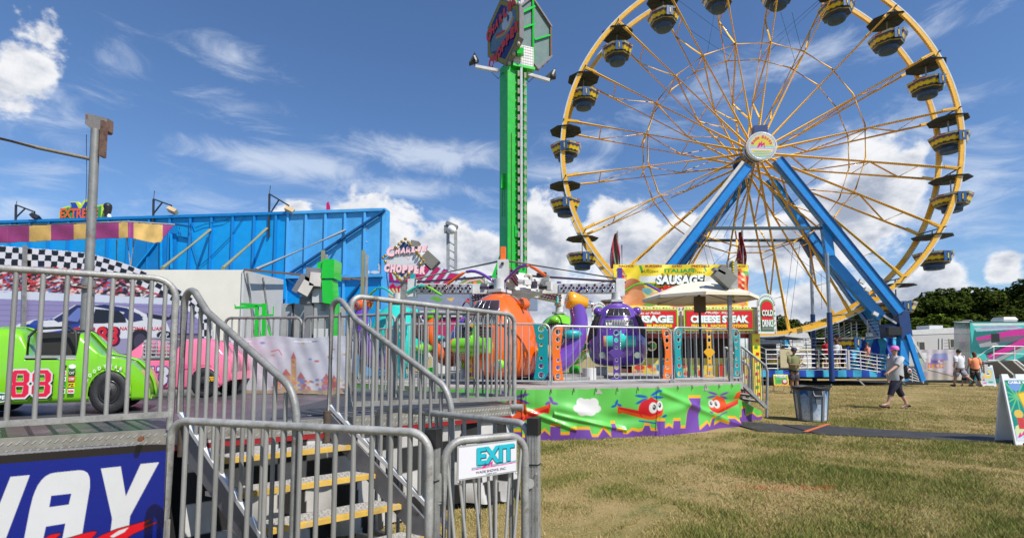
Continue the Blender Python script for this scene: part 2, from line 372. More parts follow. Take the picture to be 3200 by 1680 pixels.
# ------------------------------------------------------------------ ground
def ground_mat():
    m = bpy.data.materials.new('dry_field'); m.use_nodes = True; nt = m.node_tree; N = nt.nodes.new; L = nt.links.new
    b = nt.nodes['Principled BSDF']; b.inputs['Roughness'].default_value = 0.95; b.inputs['Specular IOR Level'].default_value = 0.1
    g = N('ShaderNodeNewGeometry')
    def nz(sc, det, ro=0.6, vec=None, mp=None):
        n = N('ShaderNodeTexNoise'); n.inputs['Scale'].default_value = sc; n.inputs['Detail'].default_value = det; n.inputs['Roughness'].default_value = ro
        L(vec or g.outputs['Position'], n.inputs['Vector']); return n.outputs[0]
    def ramp(x, lo, hi):
        n = N('ShaderNodeMapRange'); n.interpolation_type = 'SMOOTHSTEP'; n.inputs[1].default_value = lo; n.inputs[2].default_value = hi; L(x, n.inputs[0]); return n.outputs[0]
    def mix(f, a, c):
        n = N('ShaderNodeMix'); n.data_type = 'RGBA'
        for i, v in ((0, f), (6, a), (7, c)):
            if isinstance(v, tuple): n.inputs[i].default_value = (*v, 1)
            else: L(v, n.inputs[i])
        return n.outputs[2]
    c = mix(ramp(nz(0.55, 5), 0.38, 0.62), (0.24, 0.20, 0.065), (0.40, 0.29, 0.135))
    c = mix(ramp(nz(2.6, 6), 0.52, 0.68), c, (0.145, 0.155, 0.05))
    c = mix(ramp(nz(38, 4, 0.7), 0.45, 0.75), c, (0.42, 0.33, 0.17))
    c = mix(ramp(nz(90, 3, 0.7), 0.50, 0.80), c, (0.10, 0.085, 0.035))
    L(c, b.inputs['Base Color'])
    bp = N('ShaderNodeBump'); bp.inputs['Strength'].default_value = 0.7; bp.inputs['Distance'].default_value = 0.04; L(nz(45, 6, 0.7), bp.inputs['Height']); L(bp.outputs[0], b.inputs['Normal'])
    return m
def make_ground():
    nx, ny = 150, 150
    xs = np.sign(np.linspace(-1, 1, nx)) * np.abs(np.linspace(-1, 1, nx)) ** 3 * 900; ys = -30 + (np.linspace(0, 1, ny) ** 3) * 1200
    X, Y = np.meshgrid(xs, ys); Z = 0.012 * np.sin(X * 1.7) * np.sin(Y * 1.3)
    P = np.stack([X, Y, Z * (np.hypot(X, Y) < 40)], -1).reshape(-1, 3); idx = np.arange(nx * ny).reshape(ny, nx)
    q = np.stack([idx[:-1, :-1], idx[:-1, 1:], idx[1:, 1:], idx[1:, :-1]], -1).reshape(-1, 4)
    me = bpy.data.meshes.new('ground'); me.from_pydata(P.tolist(), [], q.tolist()); me.materials.append(ground_mat())
    o = bpy.data.objects.new('ground', me); COL.objects.link(o); tag(o, 'dry mown field, straw and green grass', kind='structure')
make_ground()

def patch(x, y):      # 0 straw .. 1 green, smooth world-space patches
    v = (np.sin(x * 1.9 + 1.3 * np.sin(y * 1.1)) + np.sin(y * 2.3 + 1.7 * np.sin(x * 0.9 + 2)) + 0.8 * np.sin(x * 5.1 + 2 * np.sin(y * 3.7)) + 0.8 * np.sin(y * 6.3 + 2 * np.sin(x * 4.1))) / 3.6
    v += 0.35 * np.sin(x * 0.8 - y * 0.5 + 1)
    return 1 / (1 + np.exp(-2.8 * (v - 0.02)))
def tracks(x, y):     # old tyre marks pressed through the turf
    p = (x - 0.9) * 0.79 - (y - 4.6) * 0.61; a = (x - 0.9) * 0.61 + (y - 4.6) * 0.79
    return np.exp(-((np.abs(p) - 0.0) / 0.05) ** 2) * (np.abs(a) < .9) + np.exp(-((p - 0.22) / 0.05) ** 2) * (np.abs(a) < .8) + np.exp(-((p + 0.2) / 0.05) ** 2) * (np.abs(a + .3) < .7)
def make_grass():
    rg = np.random.default_rng(11); n = 1150000
    Y = 2.6 + (rg.random(n) ** 1.75) * 25; X = (rg.random(n) * (1.16 * Y + 3.3)) - 3.2 - 0.02 * Y
    k = (X > -3.2 + 0 * Y) & (X < 1.14 * Y)
    k &= ~((Y > 8.9 + 0.28 * np.abs(X - .5)) & (X < 4.8) & (Y < 17))       # not under the round ride's floor
    k &= ~((X < -1.0) & (Y > 5.2))
    X, Y = X[k], Y[k]
    g = np.clip(patch(X, Y) * np.clip(1.45 - Y / 18, .35, 1) - tracks(X, Y) * 1.2, 0, 1)
    on_mat = ((Y - MAT_A(X)) > -0.04) & ((Y - MAT_B(X)) < 0.04) & (X > 5.0)
    k = (rg.random(len(X)) < (0.42 + 0.58 * g) * (1 - .8 * tracks(X, Y))) & ~on_mat; X, Y, g = X[k], Y[k], g[k]; n = len(X)
    fat = 0.9 + Y * 0.06
    h = (0.018 + 0.036 * rg.random(n)) * (0.55 + 1.15 * g ** 1.3) * (0.8 + Y * 0.012); h *= 1 + 0.5 * (rg.random(n) < 0.04)
    w = (0.0017 + 0.0021 * rg.random(n)) * fat; th = rg.random(n) * 6.283; lean = (0.3 + 0.9 * rg.random(n)) * (1.25 - 0.45 * g); la = rg.random(n) * 6.283
    base = np.stack([X, Y, np.full(n, -0.004)], 1); side = np.stack([np.cos(th), np.sin(th), 0 * th], 1) * w[:, None]
    tip = base + np.stack([np.cos(la) * lean * h, np.sin(la) * lean * h, h], 1)
    V = np.stack([base - side, base + side, tip], 1).reshape(-1, 3)
    f = (np.arange(n) * 3)[:, None] + np.array([0, 1, 2])
    straw = np.array([0.46, 0.335, 0.155]); green = np.array([0.135, 0.18, 0.032]); olive = np.array([0.29, 0.245, 0.07])
    t = np.clip(g + 0.55 * (rg.random(n) - 0.5) * 2, 0, 1)[:, None]
    C = np.where(t < 0.5, straw * (1 - 2 * t) + olive * 2 * t, olive * (2 - 2 * t) + green * (2 * t - 1)); C = C * (0.78 + 0.44 * rg.random((n, 1)))
    sp = ((X - 3.02) ** 2 / .3 + (Y - 5.75) ** 2 / .012 < 1) & (rg.random(n) < .5); C[sp] = (0.55, 0.14, 0.05)
    me = bpy.data.meshes.new('grass'); me.vertices.add(n * 3); me.vertices.foreach_set('co', V.ravel()); me.loops.add(n * 3); me.polygons.add(n)
    me.loops.foreach_set('vertex_index', f.ravel().astype(np.int32)); me.polygons.foreach_set('loop_start', np.arange(n, dtype=np.int32) * 3)
    me.update(calc_edges=True); a = me.color_attributes.new('Col', 'FLOAT_COLOR', 'POINT')
    a.data.foreach_set('color', np.repeat(np.concatenate([C, np.ones((n, 1))], 1), 3, 0).ravel().astype(np.float32))
    m = mat('grass_blade', (1, 1, 1), 0.7, 0, 0.05, 2, attr=True, spec=0.2); me.materials.append(m)
    o = bpy.data.objects.new('grass', me); COL.objects.link(o); tag(o, 'short patchy straw and green grass', 'grass', kind='stuff')
# rubber mat edges as lines y(x)
_pa = [on(2400, 1350), on(2897, 1370), on(3127, 1384)]; _pb = [on(2411, 1325), on(2897, 1352), on(3120, 1364)]
_la = ((_pa[2].y - _pa[0].y) / (_pa[2].x - _pa[0].x)); _lb = ((_pb[2].y - _pb[0].y) / (_pb[2].x - _pb[0].x))
MAT_A = lambda x: _pa[0].y + (x - _pa[0].x) * _la
MAT_B = lambda x: _pb[0].y + (x - _pb[0].x) * _lb
make_grass()
def make_mats():
    m = mat('worn_rubber_mat', (0.035, 0.034, 0.036), 0.7, 0, 0.35, 3, 0.3, 50, dirt=((0.12, 0.10, 0.07), 4, 0.62))
    org = mat('orange_tape', (0.55, 0.13, 0.04), 0.6)
    x0 = on(2335, 1340).x; xm = on(2520, 1350).x; x1 = 11.0
    for i, (a, b) in enumerate(((x0, xm), (xm + .06, x1))):
        mb = MB(); n = 24; top = []; bot = []
        for k in range(n + 1):
            x = a + (b - a) * k / n; w = 0.0 if (i == 0 and k == 0) else 1
            mid = (MAT_A(x) + MAT_B(x)) / 2; ya = mid + (MAT_A(x) - mid) * w; yb = mid + (MAT_B(x) - mid) * w
            z = 0.022 + 0.006 * math.sin(x * 3.1); top.append((x, ya, z)); bot.append((x, yb, z + .004))
        vs = top + bot + [(p[0], p[1] - .004, -0.02) for p in top]; N1 = n + 1
        mb.add(vs, [(k, k + 1, N1 + k + 1, N1 + k) for k in range(n)] + [(2 * N1 + k, 2 * N1 + k + 1, k + 1, k) for k in range(n)], m)
        o = mb.build('rubber_mat'); tag(o, ('short black rubber mat piece left of the orange seam on the grass', 'long black rubber mat running right under the cable wagon sandwich board')[i], 'mat', 'rubber mats on the grass')
    mb = MB(); a = on(2515, 1353); b = on(2590, 1328); mb.beam((a.x, a.y, .03), (b.x, b.y, .034), .07, .008, org)
    tag(mb.build('seam_tape'), 'orange tape strip crossing the black rubber mat beside the bin', 'tape')
make_mats()

# ------------------------------------------------------------------ trees
def leaf_crown(name, blobs, n, seed, cols, size):
    rg = np.random.default_rng(seed); P = []; Nn = []
    vol = np.array([b[3] * b[4] for b in blobs]); cnt = (n * vol / vol.sum()).astype(int)
    for (bx, by, bz, r, rz), c in zip(blobs, cnt):
        d = rg.normal(size=(c, 3)); d /= np.linalg.norm(d, axis=1)[:, None]; d[:, 2] = np.abs(d[:, 2]) * np.where(rg.random(c) < .8, 1, -1)
        rad = 1 - 0.32 * rg.random(c) ** 1.6; rad *= 1 + 0.13 * np.sin(d[:, 0] * 7 + bx) * np.sin(d[:, 1] * 6 + by) + .1 * np.sin(d[:, 2] * 9 + bz)
        P.append(np.array([bx, by, bz]) + d * rad[:, None] * np.array([r, r, rz])); Nn.append(d)
    P = np.concatenate(P); Nn = np.concatenate(Nn); n = len(P)
    a = Nn + rg.normal(size=(n, 3)) * 0.45; a /= np.linalg.norm(a, axis=1)[:, None]
    u = np.cross(a, rg.normal(size=(n, 3))); u /= np.linalg.norm(u, axis=1)[:, None]; v = np.cross(a, u)
    s = size * (0.5 + rg.random(n))[:, None]
    V = np.stack([P - u * s, P - v * s * .6, P + u * s, P + v * s * .6], 1).reshape(-1, 3)
    c0, c1 = np.array(cols[0]), np.array(cols[1]); t = rg.random((n, 1)); C = (c0 * (1 - t) + c1 * t) * (0.7 + .6 * rg.random((n, 1)))
    me = bpy.data.meshes.new(name); me.vertices.add(n * 4); me.vertices.foreach_set('co', V.ravel()); me.loops.add(n * 4); me.polygons.add(n)
    me.loops.foreach_set('vertex_index', np.arange(n * 4, dtype=np.int32)); me.polygons.foreach_set('loop_start', np.arange(n, dtype=np.int32) * 4); me.update(calc_edges=True)
    at_ = me.color_attributes.new('Col', 'FLOAT_COLOR', 'POINT'); at_.data.foreach_set('color', np.repeat(np.concatenate([C, np.ones((n, 1))], 1), 4, 0).ravel())
    me.materials.append(mat('tree_leaf', (1, 1, 1), 0.6, 0, 0.1, 1, attr=True, spec=0.0)); return me
BARK = mat('tree_bark', (0.10, 0.075, 0.05), 0.9, 0, 0.3, 6, 0.5, 20)
TREEV = []
def tree_variants():
    pal = [((0.030, 0.046, 0.008), (0.070, 0.092, 0.016)), ((0.024, 0.038, 0.008), (0.055, 0.074, 0.014)), ((0.050, 0.075, 0.010), (0.11, 0.15, 0.022)), ((0.030, 0.044, 0.008), (0.066, 0.082, 0.016))]
    for i in range(4):
        rg = random.Random(40 + i); bl = []
        for k in range(15):
            a = rg.random() * 6.28; rr = 1.7 * rg.random() ** .6; z = 2.2 + 5.2 * rg.random(); f = 1 - abs(z - 4.2) / 6
            bl.append((rr * math.cos(a), rr * math.sin(a), z, (0.8 + .8 * rg.random()) * f + .35, (0.8 + .7 * rg.random()) * f + .3))
        bl.append((0, 0, 7.6, .9, .9))
        me = leaf_crown('crown', bl, 7000, 60 + i, pal[i], 0.16)
        mb = MB(); mb.cyl((0, 0, -.1), (0.05, 0, 3.4), .24, BARK, .14); mb.cyl((.05, 0, 3.4), (0.0, .1, 6.8), .14, BARK, .04)
        for k in range(6):
            b = bl[k]; mb.cyl((0.03, 0, 1.8 + k * .5), (b[0], b[1], b[2]), .08, BARK, .02, 6)
        t = mb.build('trunk'); td = t.data; bpy.data.objects.remove(t); TREEV.append((me, td))
tree_variants()
def place_tree(x, y, h, var, label, group, rz, wide=1.0):
    r = thing('broadleaf_tree', (x, y, 0), label, 'tree', group, rz)
    for nm, me in (('crown', TREEV[var][0]), ('trunk', TREEV[var][1])):
        o = bpy.data.objects.new(nm, me); COL.objects.link(o); o.parent = r; o.scale = (h / 8.2 * wide, h / 8.2 * wide, h / 8.2); ROOTM[o.name] = ROOTM[r.name]
def make_trees():
    rg = random.Random(5)
    # (px, top py, Y)
    row = [(2438, 990, 62, 0), (2480, 1002, 66, 1), (2530, 1008, 64, 3), (2575, 1004, 60, 0), (2625, 985, 62, 1), (2672, 975, 60, 3), (2720, 968, 58, 0), (2765, 952, 57, 1),
           (2812, 948, 56, 3), (2862, 945, 58, 0), (2905, 918, 56, 1), (2950, 908, 57, 3), (2990, 916, 55, 0), (3034, 905, 57, 1), (3078, 906, 55, 3), (3120, 915, 56, 0), (3165, 905, 55, 1), (3205, 880, 52, 3), (3262, 900, 54, 0)]
    names = 'first second third fourth fifth sixth seventh eighth ninth tenth eleventh twelfth thirteenth fourteenth fifteenth sixteenth seventeenth eighteenth nineteenth'.split()
    for i, (px, py, Y, v) in enumerate(row):
        p = at(px, py, Y); place_tree(p.x, Y, p.z, v, f'dark green tree of the far treeline, {names[i]} from the left', 'trees of the far treeline', rg.random() * 6, 1.25)
    for i, (px, py, Y, v) in enumerate([(2868, 998, 48, 2), (2925, 985, 47, 2), (2982, 1000, 47, 2), (2800, 1015, 50, 2), (2740, 1020, 50, 0), (2660, 1035, 52, 3), (2560, 1040, 54, 1), (3040, 985, 49, 0), (3110, 980, 49, 3), (3180, 985, 49, 1)]):
        p = at(px, py, Y); w = ('left of the lighter bushes', 'tallest of the lighter bushes', 'right of the lighter bushes', 'behind the blue ride foot', 'behind the ramp rails', 'between the two blue masts and the ramp', 'left of the blue masts', 'above the pale camper roof end', 'behind the striped bus roof', 'at the right edge behind the bus')[i]
        place_tree(p.x, Y, p.z, v, f'low rounded tree before the treeline, {w}', 'low trees before the treeline', rg.random() * 6, 1.5)
make_trees()
# ------------------------------------------------------------------ big wheel
def make_wheel():
    YEL = paint('wheel_yellow', (0.88, 0.46, 0.02), 0.4, 0.2, .15, dirt=((0.42, 0.22, 0.05), 3, .64)); WHT = paint('wheel_white', (0.62, 0.60, 0.55), 0.5, 0, .2)
    YS = paint('spoke_yellow', (0.95, 0.52, 0.03), .45, .1, .06); BULB = mat('wheel_bulb', (0.85, 0.60, 0.28), 0.3, 0, 0.1); GREYS = mat('rim_side_grey', (0.16, 0.15, 0.14), 0.6)
    BLUE = paint('wheel_blue', (0.006, 0.24, 0.66), 0.4, 0.25, .12, dirt=((0.05, 0.16, 0.30), 4, .66)); DBLUE = paint('wheel_dark_blue', (0.008, 0.04, 0.16), 0.45, .2)
    C = Vector((12.64, 26.0, 12.50)); psi = -0.105; th0 = 2.338; RR = 10.0
    u = Vector((math.cos(psi), math.sin(psi), 0)); n = Vector((-math.sin(psi), math.cos(psi), 0)); up = Vector((0, 0, 1))
    HUB = C + Vector((0.0, 0, -0.52)); G = 1.6
    root = thing('ferris_wheel', (C.x, C.y, 0), 'giant yellow ferris wheel on blue A frame legs towering over the fair', 'ferris wheel')
    def P(a, r, g=0.0, c=None): return (c or C) + u * (r * math.cos(a)) + up * (r * math.sin(a)) + n * g
    NS = 160
    for g in (0.0, G):
        mb = MB()
        def ring(ra, rb, g0, g1, m, name, parent):
            b = MB(); vs = []
            for i in range(NS):
                a = 2 * math.pi * i / NS
                for r, gg in ((ra, g0), (rb, g0), (rb, g1), (ra, g1)): vs.append(P(a, r, gg))
            fs = [(i * 4 + j, i * 4 + (j + 1) % 4, ((i + 1) % NS) * 4 + (j + 1) % 4, ((i + 1) % NS) * 4 + j) for i in range(NS) for j in range(4)]
            b.add(vs, fs, m); return b.build(name, parent)
        rim = ring(9.84, 10.01, g - .07, g + .07, YEL, 'rim', root)
        ring(10.013, 10.085, g - .075, g + .075, WHT, 'rim_edge', rim)
        b = MB()
        for i in range(460):
            a = 2 * math.pi * i / 460; b.ball(P(a, 9.825, g - .05), .022, BULB, 4, 3)
        o = b.build('light_string', rim)
    d = math.pi / 10
    for k in range(20):
        a = th0 + k * d; b = MB(); pn0, pn1 = P(a, .62, -.12, HUB), P(a, 9.85, 0); pf0, pf1 = P(a, .62, G + .1, HUB), P(a, 9.85, G)
        # the near bar and the far bar of one spoke with their cross struts
        b.tube([pn0, pn1], .068, YS, 6); b.tube([pf0, pf1], .062, YS, 6)
        ts = (0.30, 0.545, 0.80); L = [(pn0.lerp(pn1, t), pf0.lerp(pf1, t)) for t in ts]
        for p, q in L: b.tube([p, q], .03, YS, 5)
        b.tube([pn0.lerp(pn1, .12), L[0][1]], .042, YS, 5); b.tube([L[0][1], L[1][0]], .042, YS, 5); b.tube([L[1][0], L[2][1]], .042, YS, 5)
        sp = b.build('spoke', root)
        e = MB(); e.beam(P(a, 9.2, 0), P(a, 9.98, 0), .13, .13, YEL); e.beam(P(a, 9.2, G), P(a, 9.98, G), .13, .13, YEL); e.build('end_plate', sp)
        s = MB()
        for i in range(88):
            p = pn0.lerp(pn1, .02 + i * .0107) - n * .05; s.ball(p - n * .02, .018, BULB, 4, 3)
        s.build('light_string', sp)
    for r, g in ((5.5, 0.02), (5.5, G - .02)):
        b = MB(); pts = [(P(th0 + k * d, r, g)) for k in range(20)]
        for k in range(20): b.tube([pts[k], pts[(k + 1) % 20]], .04, YS, 5)
        b.build('inner_hoop', root)
    hb = MB(); hb.cyl(HUB - n * .25, HUB + n * (G + .25), .34, DBLUE, n=20)
    for g in (-.2, G + .12): hb.cyl(HUB + n * g, HUB + n * (g + .1), .55, DBLUE, n=24)
    hub = hb.build('hub', root); hb = MB(); hb.box(HUB - n * .75 + up * .80, (.66, .4, .55), DBLUE, rz=psi); hb.build('hub_cap', root)
    # round sign on the hub
    SO = HUB - n * .98 + u * .0 + up * -.02; sg = MB()
    sg.cyl(SO, SO + n * .36, .74, WHT, .66, n=40); sgo = sg.build('hub_sign', root)
    cv = Canvas(-.70, .70, -.70, .70, .01, S(240, 240, 236))
    Y_, M_, B_, W_ = S(246, 222, 60), S(236, 15, 130), S(160, 220, 225), S(244, 244, 240)
    cv.ell(0, 0, .545, .545, Y_); cv.poly([(-.56, -.02), (.56, -.10), (.56, -.27), (-.56, -.18)], W_)
    cv.poly([(-.56, .045), (.56, -.03), (.56, -.12), (-.56, -.05)], B_); cv.poly([(-.56, -.075), (.56, -.16), (.56, -.185), (-.56, -.10)], M_)
    cv.poly([(-.56, -.33), (.56, -.37), (.56, -.43), (-.56, -.40)], B_); cv.poly([(-.4, -.47), (.4, -.48), (.4, -.6), (-.4, -.6)], B_)
    cv.poly([(-.24, -.09), (-.11, .22), (-.09, .12), (.04, .29), (.0, .10), (.14, .18), (.13, -.14), (.10, -.14), (.09, .06), (-.06, -.10), (-.04, .06), (-.16, -.09)], M_)
    for i in range(72): # ring of little lamps
        a = 2 * math.pi * i / 72; cv.ell(.64 * math.cos(a), .64 * math.sin(a), .018, .018, S(190, 186, 170))
    r2 = np.hypot(cv.X, cv.Y); cv.keep &= r2 < .70; out = (r2 > .575) & (r2 < .60); cv.C[out] = S(190, 188, 180)
    sf = cv.build('sign_face', flat(SO - n * .012, u, up), GLOSSART, sgo)
    tb = MB(); word = 'Wade Shows'; MAG = paint('sign_magenta', S(220, 30, 110), .4, 0)
    wd = {'W': .13, 'S': .1, 'h': .085, 'o': .09, 'w': .115, 's': .075, 'a': .08, 'd': .09, 'e': .085, ' ': .07}; tot = sum(wd[c] for c in word); acc = 0; rad = .46
    for c in word:
        s_ = (acc + wd[c] / 2) / tot; a = math.radians(172 - 164 * s_); acc += wd[c]
        if c == ' ': continue
        er = u * math.cos(a) + up * math.sin(a); et = u * math.sin(a) - up * math.cos(a)
        tb.text(c, SO - n * .016 + er * (rad + (.0 if c in 'WSdh' else -.015)), et, er, .165 if c in 'WSdh' else .12, MAG, w=wd[c] * 1.12, bold=.035, lift=.002)
    LB = paint('sign_pale_blue', S(150, 200, 215), .4, 0)
    tb.text('Building Dreams', SO - n * .016 - up * .27, u, up, .07, LB, w=.66); tb.text('one smile at a time', SO - n * .016 - up * .38, u, up, .05, LB, w=.74)
    tb.build('lettering', sgo)
    rg_ = MB()
    for r_ in (.735, .66): rg_.tube([SO + u * (r_ * math.cos(a)) + up * (r_ * math.sin(a)) + n * (.0 if r_ < .7 else .34) for a in np.linspace(0, 6.2832, 49)[:-1]], .022, STEEL, 6, True)
    rg_.build('sign_ring', sgo)
    # A frame legs (offset g along the axle)
    def leg_pt(px, py, g):
        p = at(px, py, 26)
        for _ in range(4): p = at(px, py, C.y + (p.x - C.x) * math.tan(psi) + g)
        return p
    for (a, b, w, g, ext) in (((2338, 520), (2095, 830), .50, -.62, 1.58), ((2428, 500), (2812, 975), .50, -.62, 1.0), ((2404, 560), (2752, 1045), .50, 2.3, 1.0), ((2338, 560), (2128, 830), .36, 2.3, 1.5)):
        p, q = leg_pt(*a, g), leg_pt(*b, g); q = p + (q - p) * ext; mb = MB(); mb.beam(p, q, w, .34, BLUE, up=n)
        lg = mb.build('support_leg', root); t = MB(); dd = (q - p).normalized(); sd = dd.cross(n).normalized()
        t.beam(p + sd * (w / 2 - .04) - n * .19, q + sd * (w / 2 - .04) - n * .19, .05, .05, DBLUE, up=n); t.beam(p - sd * (w / 2 - .04) - n * .19, q - sd * (w / 2 - .04) - n * .19, .05, .05, DBLUE, up=n)
        t.build('flange', lg)
    # white light strip along the near left leg
    mb = MB(); p, q = leg_pt(2322, 505, -.8), leg_pt(2068, 830, -.8); mb.beam(p, p + (q - p) * 1.3, .16, .06, WHT, up=n); mb.build('lamp_strip', root)
    # the shorter inner beam beside the right near leg, and the foot structure
    mb = MB(); mb.beam(leg_pt(2585, 800, -.3), leg_pt(2752, 992, -.3), .48, .3, BLUE, up=n); mb.build('inner_beam', root)
    mb = MB()
    fx = leg_pt(2812, 975, -.62)
    mb.beam(leg_pt(2815, 975, -.5), leg_pt(2828, 1060, -.5), .5, .4, DBLUE, up=n); mb.beam(leg_pt(2822, 1050, -.5), leg_pt(2818, 1188, -.5), .40, .35, BLUE, up=n)
    mb.beam(leg_pt(2836, 1045, -.7), leg_pt(2884, 1190, -.7), .20, .16, BLUE, up=n); mb.beam(leg_pt(2772, 1012, -.2), leg_pt(2778, 1055, -.2), .5, .5, DBLUE, up=n)
    mb.beam(leg_pt(2760, 1030, -.4), leg_pt(2840, 1025, -.4), .3, .4, DBLUE, up=n)
    mb.box(leg_pt(2790, 1034, -.6), (.6, .4, .4), BLACK, rz=psi); mb.beam(leg_pt(2760, 985, -.6), leg_pt(2800, 1010, -.6), .09, .09, STEEL)
    mb.build('leg_foot', root)
    mb = MB(); mb.beam(leg_pt(2846, 1050, -.75), leg_pt(2892, 1130, -.75), .10, .05, WHT, up=n); mb.build('lamp_strip', root)
    # cross beams
    for (x0, x1, y, g, r) in ((2190, 2580, 713, -.5, .055), (2165, 2515, 751, 2.2, .06)):
        mb = MB(); mb.beam(leg_pt(x0, y, g), leg_pt(x1, y, g), .14, .14, mat('dark_tie_beam', (.05, .08, .1), .4)); mb.build('tie_beam', root)
    mb = MB(); mb.beam(leg_pt(2578, 700, -.5), leg_pt(2592, 800, -.5), .4, .3, BLUE, up=n); mb.build('mast_bracket', root); mb = MB(); mb.beam(leg_pt(2505, 740, 2.2), leg_pt(2540, 800, 2.2), .35, .3, DBLUE, up=n); mb.build('mast_bracket', root)
    for (xa, ya, xb, yb, g, r) in ((2584, 790, 2600, 1190, -.9, .12), (2534, 800, 2546, 1190, 2.3, .12)):
        p, q = leg_pt(xa, ya, g), leg_pt(xb, yb, g); m_ = p.lerp(q, .47); mb = MB(); mb.cyl(p, m_, .085, mat('chrome_ram', (.35, .37, .40), .25, .6), n=14)
        mm = mb.build('mast', root); s2 = MB(); s2.cyl(m_, q, r, DBLUE, n=14); s2.build('mast_sleeve', mm)
    # motor clutter at the bottom right of the rim and small floodlights on the leg
    mb = MB(); mb.box(leg_pt(2685, 905, .3), (.5, .3, .3), GALV2, rot=Matrix.Rotation(.7, 3, 'Y')); mb.box(leg_pt(2712, 938, .0), (.55, .3, .22), YEL, rot=Matrix.Rotation(-.3, 3, 'Y'))
    mb.beam(leg_pt(2735, 925, .2), leg_pt(2690, 945, .2), .2, .2, DBLUE); mb.build('drive_motor', root)
    for px, py in ((2693, 880), (2710, 905), (2735, 980)):
        mb = MB(); mb.box(leg_pt(px, py, -.95), (.26, .12, .16), WHITE, rot=Matrix.Rotation(.5, 3, 'Y')); mb.build('floodlight', root)
    # guy wires inside the frame
    mb = MB(); K = mat('wire_rope', (.06, .06, .07), .5, .3)
    for a, b in (((2370, 520), (2235, 740)), ((2372, 520), (2262, 742)), ((2232, 740), (2145, 835)), ((2214, 830), (2190, 735)), ((2235, 830), (2205, 735)), ((2290, 766), (2215, 840)), ((2440, 765), (2700, 960)), ((2442, 760), (2560, 900)), ((2480, 760), (2450, 1000)), ((2500, 760), (2470, 1000)), ((2540, 800), (2720, 945)), ((2514, 755), (2530, 800)), ((2566, 855), (2568, 965))):
        mb.tube([leg_pt(*a, .5), leg_pt(*b, .5)], .011, K, 4)
    mb.build('guy_wires', root)
    # wires at the top between far spokes
    mb = MB()
    for a, b in (((2105, -10), (2280, 120)), ((2150, 90), (2285, 180)), ((2210, 170), (2238, 10)), ((2405, 160), (2570, 0)), ((2405, 135), (2560, 0)), ((2440, 40), (2485, 195)), ((2475, 40), (2505, 160))):
        mb.tube([leg_pt(*a, G), leg_pt(*b, G)], .012, K, 4)
    mb.build('brace_wires', root)

    # gondolas
    NAVY = paint('gondola_navy', (0.016, 0.034, 0.085), .5, .1); CAN = mat('gondola_canopy', (0.028, 0.036, 0.050), .7, 0, .2, 3); DB = paint('door_blue', (0.005, 0.08, 0.26), .5, .1); LY = paint('gondola_yellow', (.62, .42, .03), .4, .2)
    proto = None
    def octo(r, z, a0=math.pi / 8): return [Vector((r * math.cos(a0 + math.pi / 4 * k), r * math.sin(a0 + math.pi / 4 * k), z)) for k in range(8)]
    def build_gondola():
        r = thing('gondola', (0, 0, 0), 'x', 'gondola', 'gondolas hanging from the big wheel')
        b = MB(); rim_ = octo(.80, -.35); rim2 = octo(.78, -.40); top = Vector((0, 0, -.20)); vs = [top] + rim_ + rim2 + [Vector((0, 0, -.34))]
        fs = [(0, 1 + k, 1 + (k + 1) % 8) for k in range(8)] + [(1 + k, 9 + k, 9 + (k + 1) % 8, 1 + (k + 1) % 8) for k in range(8)] + [(17, 9 + (k + 1) % 8, 9 + k) for k in range(8)]
        b.add(vs, fs, CAN); cn = b.build('canopy', r, True)
        b = MB()
        for k in range(8): b.tube([top * 1 + Vector((0, 0, -.16)), rim2[k] + Vector((0, 0, .0))], .011, NAVY, 4)
        b.build('canopy_rib', cn, True)
        b = MB(); b.tube([(0, 0, 0), (0, 0, -1.75)], .035, mat('gondola_post', (.45, .46, .48), .35, .6), 8); b.beam((0, -.78, 0), (0, .78, 0), .05, .05, NAVY); b.build('post', r, True)
        cv = Canvas(0, 8, 0, 1, 1 / 24, (0.012, 0.02, 0.05))    # u: eighths round, v: 0 bottom .. 1 top
        cv.rect(0, .84, 8, 1.01, S(235, 232, 225)); 
        for k in range(16):
            cv.rect(k * .5 + .04, .88, k * .5 + .46, .98, (S(200, 170, 40), S(215, 210, 200), S(190, 60, 50), S(205, 180, 50))[(k * 3 + k // 4) % 4])
        wave = [(x / 12, .58 + .05 * math.sin(x * 1.3) + .035 * math.sin(x * 2.9)) for x in range(0, 97)]; low = [(x / 12, .27 + .05 * math.sin(x * 1.1 + 1) + .04 * math.sin(x * 3.1)) for x in range(96, -1, -1)]
        cv.poly(wave + low, S(250, 215, 40)); cv.line([(x / 12, .62 + .04 * math.sin(x * 1.3)) for x in range(97)], .03, S(200, 110, 70)); cv.rect(0, .03, 8, .09, S(200, 170, 40)); cv.rect(0, .66, 8, .70, S(120, 120, 150))
        def fn(X, Y):
            k = np.floor(np.clip(X, 0, 7.9999)); f = X - k; rr = .60 + .20 * Y; a = math.pi / 8 + math.pi / 4 * k; a2 = a + math.pi / 4
            px = rr * (np.cos(a) * (1 - f) + np.cos(a2) * f); py = rr * (np.sin(a) * (1 - f) + np.sin(a2) * f); return np.stack([px, py, -1.90 + .58 * Y], -1)
        tub = cv.build('tub', fn, GLOSSART, r, local=True)
        b = MB(); o1 = octo(.60, -1.90); o2 = octo(.40, -2.00); b.add(o1 + o2, [(k, (k + 1) % 8, 8 + (k + 1) % 8, 8 + k)[::-1] for k in range(8)], NAVY)
        b.lathe([(.40, -2.00), (.37, -2.22), (.30, -2.25), (0, -2.25)], mat('gondola_drum', (0.02, 0.07, 0.19), .45, 0, .2), n=20); b.build('underside', r, True)
        b = MB(); b.box((0, 0, -1.75), (.8, .8, .04), NAVY); b.lathe([(.05, -1.75), (.09, -1.5), (.28, -1.38), (.28, -1.35), (0, -1.34)], LY, n=14); b.build('seat_and_wheel', r, True)
